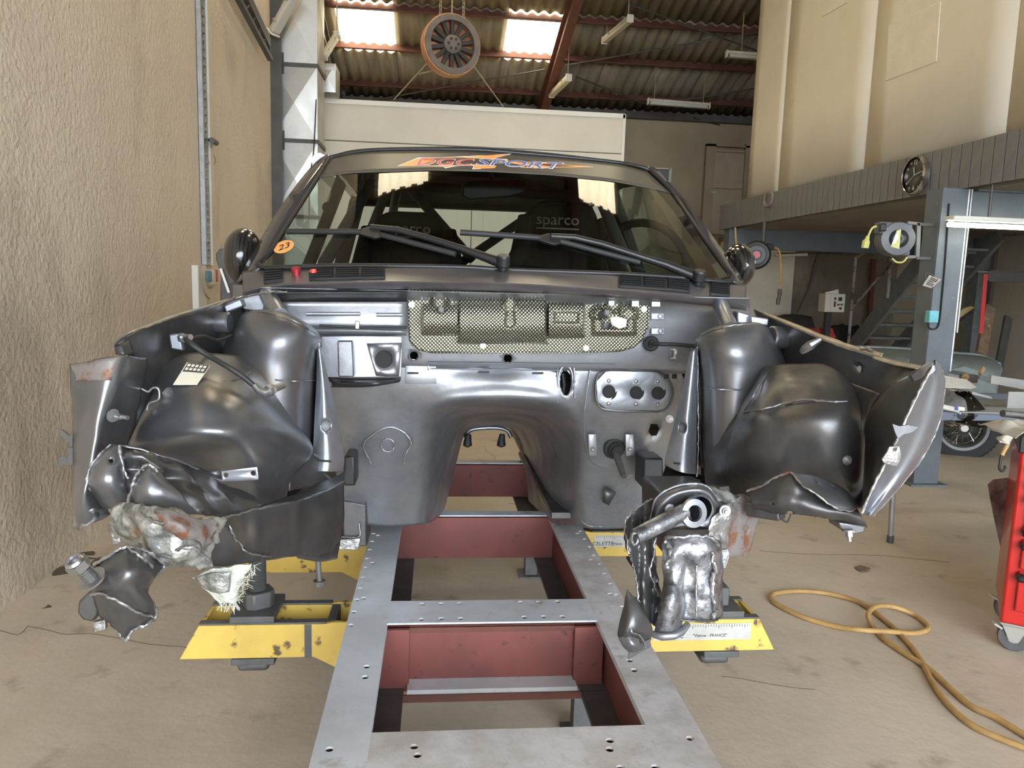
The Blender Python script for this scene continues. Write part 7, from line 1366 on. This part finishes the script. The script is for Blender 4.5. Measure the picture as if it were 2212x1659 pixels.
sm = thing('sheet_stack', 'long folded grey sheet metal lengths lying on the trestle table', 'sheet metal', (ft.x+1.2, ft.y, zt))
z0 = zt - .004
obj('folded_sheet', MB().prism([(ft.x+.3, ft.y-.05, z0), (ft.x+2.6, ft.y-.15, z0), (ft.x+2.6, ft.y+.45, z0), (ft.x+.3, ft.y+.5, z0)], (0, 0, .006)).prism([(ft.x+.75, ft.y+.12, z0+.006), (ft.x+2.6, ft.y+.02, z0+.006), (ft.x+2.6, ft.y+.03, z0+.006), (ft.x+.75, ft.y+.13, z0+.006)], (0, 0, .10)), 'sheet_grey', sm)
obj('folded_sheet', MB().prism([P(2142, 811, 4.5), P(2260, 828, 4.5), P(2260, 850, 4.5), P(2140, 828, 4.5)], (0, .02, 0)).prism([P(2100, 846, 4.42), P(2142, 857, 4.42), P(2143, 862, 4.42), P(2100, 852, 4.42)], (0, .2, 0)), 'sheet_grey', sm)
wb_ = thing('wood_offcuts', 'pair of small timber offcuts on the sheet metal', 'wood', P(2100, 812, 4.75))
obj('block', MB().box(P(2092, 818, 4.75), (.09, .06, .05)), 'brown_panel', wb_); obj('block', MB().bar(P(2082, 818, 4.7), P(2088, 812, 4.72), .03, .03), 'wood', wb_); obj('block', MB().bar(P(2117, 808, 4.8), P(2124, 794, 4.82), .025, .02, (0, 1, 0)), 'wood', wb_)
pb = thing('foam_packet', 'flat packet in clear bubble wrap on the trestle table', 'packet', P(2080, 832, 4.6)); mat('bubble', (.68, .64, .60), (.6, .56, .52), .25, nscale=40, bump=.4, bscale=80)
obj('packet', MB().prism([P(2030, 812, 4.62), P(2095, 824, 4.62), P(2112, 838, 4.5), P(2100, 840, 4.45), P(2030, 838, 4.45)], (0, .03, .01)), 'bubble', pb, bevel=.006)
# clear film bag with dot print hanging off the table edge
fm = thing('film_bag', 'clear plastic film bag with rows of black dots hanging off the table', 'plastic bag', P(2090, 880, 4.4))
g = [[(2030, 842, 4.31), (2060, 842, 4.28), (2088, 842, 4.26), (2098, 850, 4.26)], [(2030, 868, 4.28), (2065, 868, 4.22), (2100, 866, 4.22), (2122, 872, 4.26)], [(2030, 895, 4.26), (2070, 898, 4.19), (2110, 898, 4.20), (2142, 900, 4.26)], [(2030, 908, 4.28), (2070, 916, 4.22), (2115, 924, 4.22), (2157, 922, 4.28)]]
mat('film_white', (.55, .54, .56), (.48, .47, .50), .2, nscale=8)
dg_ = dense(g, 5, 5); obj('film', MB().grid([[P(*p) for p in r] for r in dg_]), 'clear_film', fm, smooth=80, solid=.001)
obj('lining', MB().grid([[P(a, b, Y+.02) for a, b, Y in r[:-4]] for r in dg_[:-3]]), 'film_white', fm, smooth=80, solid=.001)
dots = MB()
for i in range(1, len(dg_)-2, 3):
    for j in range(1, len(dg_[0])-3, 3):
        q = P(dg_[i][j][0], dg_[i][j][1], dg_[i][j][2]-.006); dots.lathe([(.001, .001), (.0065, .001), (.0065, 0)], q, (0, -1, 0), 8); dots.bar(q + Vector((-.004, 0, -.012)), q + Vector((-.022, 0, -.026)), .001, .0015)
tag(obj('dot_print', dots, 'ink', fm, smooth=0), kind='stuff')
obj('paper_roll', MB().cyl(P(2030, 878, 4.18), P(2070, 886, 4.16), .016, 12), 'white_plastic', fm); obj('blue_tag', MB().prism([P(2068, 878, 4.15), P(2084, 880, 4.15), P(2084, 888, 4.15), P(2066, 886, 4.15)], (0, .004, 0)), 'white_decal', fm)
obj('blue_band', MB().prism([P(2064, 877, 4.145), P(2070, 878, 4.145), P(2070, 887, 4.145), P(2063, 886, 4.145)], (0, .004, 0)), 'blue_decal', fm)
# red tool trolley
cy = PZ(2168, 1405, 0).y; cx0 = P(2162, 1340, cy).x; zb_c, zt_c = P(2165, 1345, cy).z, P(2188, 940, cy).z
tc_ = thing('tool_trolley', 'red tool trolley with black drawer handles on castors', 'tool trolley', (cx0-.005, cy, 0))
xs0 = cx0 - .005; X1 = cx0 + .75; D1 = .46
obj('body', MB().lim(xs0, X1, cy, cy+D1, zb_c, zt_c-.06), 'tool_red', tc_, bevel=.012)
obj('top_tray', MB().lim(xs0-.006, X1, cy-.006, cy+D1, zt_c-.075, zt_c), 'black_satin', tc_, bevel=.006)
zs_ = [zt_c-.10, zt_c-.165, zt_c-.23, zt_c-.295, zt_c-.43, zt_c-.565, zb_c+.06]
for i in range(6):
    zt2, zb2 = zs_[i], zs_[i+1]+.008
    dw = obj('drawer', MB().lim(xs0+.045, X1-.05, cy-.018, cy, zb2, zt2), 'tool_red', tc_, bevel=.006)
    zh = zb2 + .03 if i < 4 else zt2-.02
    obj('handle', MB().lim(xs0+.036, X1-.06, cy-.05, cy-.016, zh-.02, zh+.015), 'black_satin', dw, bevel=.012)
for zz in (zt_c-.045,):
    for xx in (xs0+.015, xs0+.04): obj('rivet', MB().lathe([(.001, .003), (.006, .002), (.007, 0)], (xx, cy-.006, zz), (0, -1, 0), 12), 'bare_steel', tc_)
def castor(x, y):
    cst = obj('castor_plate', MB().lim(x-.05, x+.05, y-.04, y+.04, zb_c-.008, zb_c), 'galv', tc_)
    obj('castor_fork', MB().prism([(x-.045, y-.032, zb_c-.008), (x+.05, y-.032, zb_c-.008), (x+.02, y-.032, .045), (x-.01, y-.032, .045)], (0, .004, 0)).prism([(x-.045, y+.028, zb_c-.008), (x+.05, y+.028, zb_c-.008), (x+.02, y+.028, .045), (x-.01, y+.028, .045)], (0, .004, 0)).lim(x-.045, x+.05, y-.032, y+.032, zb_c-.014, zb_c-.008), 'galv', cst)
    wl2 = obj('castor_wheel', MB().lathe([(.028, -.018), (.058, -.018), (.062, -.012), (.062, .012), (.058, .018), (.028, .018)], (x+.005, y, .062), (0, 1, 0), 28), 'jack_grey', tc_); obj('castor_hub', MB().lathe([(.001, .014), (.028, .014), (.03, -.014), (.001, -.014)], (x+.005, y, .062), (0, 1, 0), 20), 'galv', wl2)
    obj('brake_pedal', MB().bar((x-.045, y-.02, zb_c-.03), (x-.075, y-.03, zb_c-.012), .03, .008), 'galv', cst)
for x, y in ((xs0+.055, cy+.05), (X1-.08, cy+.05), (xs0+.055, cy+D1-.06), (X1-.08, cy+D1-.06)): castor(x, y)
tc_.rotation_euler = (0, 0, -.62)
# rag, hook, tube and scrap sheet at the trolley
rg = thing('cloth_rag', 'crumpled cream cloth rag on the tool trolley', 'rag', (cx0+.08, cy+.1, zt_c))
rr_ = [[(xs0-.01 + .3*i/8, cy - .14*i/8 + .02 + .22*j/6 + .02*noise.noise((i*.8, j*.7, 1)), zt_c + .012 + .04*abs(noise.noise((i*.6, j*.9, 5))) - (.03 if i == 0 else 0)) for i in range(9)] for j in range(7)]
obj('cloth', MB().grid(dense(rr_, 3, 3)), 'rag', rg, smooth=80, solid=.004)
obj('cloth_tail', MB().grid(dense([[P(2163, 942, cy-.02), P(2176, 940, cy-.03), P(2188, 945, cy-.02)], [P(2152, 946, cy-.0), P(2168, 950, cy-.04), P(2182, 955, cy-.02)], [P(2160, 955, cy-.03), P(2172, 958, cy-.03), P(2180, 962, cy-.02)]], 4, 4)), 'rag', rg, smooth=80, solid=.004)
hk = thing('bungee_hook', 'black hook on a worn yellow strap hanging from the rag', 'hook', P(2165, 990, cy-.02))
wire('strap', [P(2176, 962, cy-.02), P(2170, 972, cy-.025), P(2164, 984, cy-.03)], .008, 'hose_orange', hk); wire('hook', [P(2163, 982, cy-.03), P(2160, 1000, cy-.03), P(2159, 1012, cy-.03), P(2164, 1018, cy-.03), P(2171, 1014, cy-.03), P(2170, 1006, cy-.03)], .005, 'black_satin', hk)
tu = thing('steel_tube', 'short bright steel tube lying on the rag', 'tube', P(2190, 900, cy+.1)); obj('tube', MB().tube([P(2166, 893, cy+.20), P(2290, 906, cy+.24)], .016, 16), 'bare_steel', tu)
ss = thing('scrap_sheet', 'heat stained scrap sheet with a hand slot leaning behind the trolley', 'sheet metal', P(2160, 1200, cy+.2))
q = [(2134, 1046), (2144, 1036), (2192, 1030), (2200, 1300), (2172, 1310), (2166, 1200), (2152, 1140), (2142, 1090)]
obj('sheet', MB().prism([P(a, b, cy+.42) for a, b in q], (0, .004, 0)), 'burnt_sheet', ss)
# hose on the floor
def fz(a, b, z=.012): return PZ(a, b, z)
hp_ = [(1668, 1286, 0), (1680, 1281, 0), (1720, 1277, 0), (1780, 1281, 0), (1840, 1295, 0), (1878, 1314, 0), (1905, 1335, 0), (1930, 1356, 0), (1955, 1382, 0), (1985, 1420, 0), (2030, 1500, 0), (2090, 1560, 0), (2160, 1595, 0), (2240, 1625, 0)]
hq = [(2240, 1605, 0), (2150, 1550, 0), (2090, 1520, 0), (2010, 1448, 0), (1960, 1415, 0), (1915, 1385, 0), (1890, 1360, 0), (1876, 1335, .02), (1880, 1318, .03), (1900, 1309, .03), (1935, 1312, .02), (1975, 1328, 0), (2002, 1350, 0), (2000, 1362, 0), (1970, 1368, .0), (1920, 1364, .02), (1860, 1361, .02), (1800, 1352, 0), (1740, 1335, 0), (1690, 1312, 0), (1667, 1296, 0), (1668, 1286, 0)]
ho = [fz(a, b, .012 + z) for a, b, z in hq + hp_[1:]]
tag(obj('air_hose', MB().tube(spline([tuple(p) for p in ho], 6), .0115, 10), 'hose_orange', None, smooth=60), 'yellow air hose lying in loops on the concrete floor', 'hose')
# litter and stains with thickness on the floor
mat('leaf', (.20, .14, .09), (.13, .09, .06), .8, nscale=30); mat('oil', (.055, .042, .025), (.09, .07, .04), .35, nscale=14)
lf = [fz(a, b, .004) for a, b in ((1846, 1227), (1856, 1223), (1868, 1225), (1880, 1229), (1872, 1234), (1858, 1235))]
tag(obj('dry_leaf', MB().prism(lf, (0, 0, .006)), 'leaf', None, smooth=0), 'small dry brown leaf on the floor beyond the hose loop', 'leaf')
st2 = thing('oil_stain', 'dark oil stains soaked into the floor by the plaster wall', 'stain', fz(150, 1215, 0), kind='structure')
for k, pts in enumerate(([(112, 1243), (125, 1226), (155, 1222), (165, 1232), (150, 1238), (130, 1242)], [(168, 1196), (185, 1192), (203, 1191), (203, 1199), (180, 1199)], [(160, 1206), (175, 1202), (200, 1205), (215, 1207), (195, 1208)], [(195, 1218), (205, 1208), (222, 1203), (228, 1206), (212, 1216), (200, 1224)], [(90, 1315), (100, 1310), (104, 1306), (112, 1311), (98, 1314)])):
    pp_ = [tuple(fz(a, b, .0004)) for a, b in pts]; obj('stain_patch', MB().prism(spline(pp_, 4, True), (0, 0, .0006)), 'oil', st2, smooth=0)
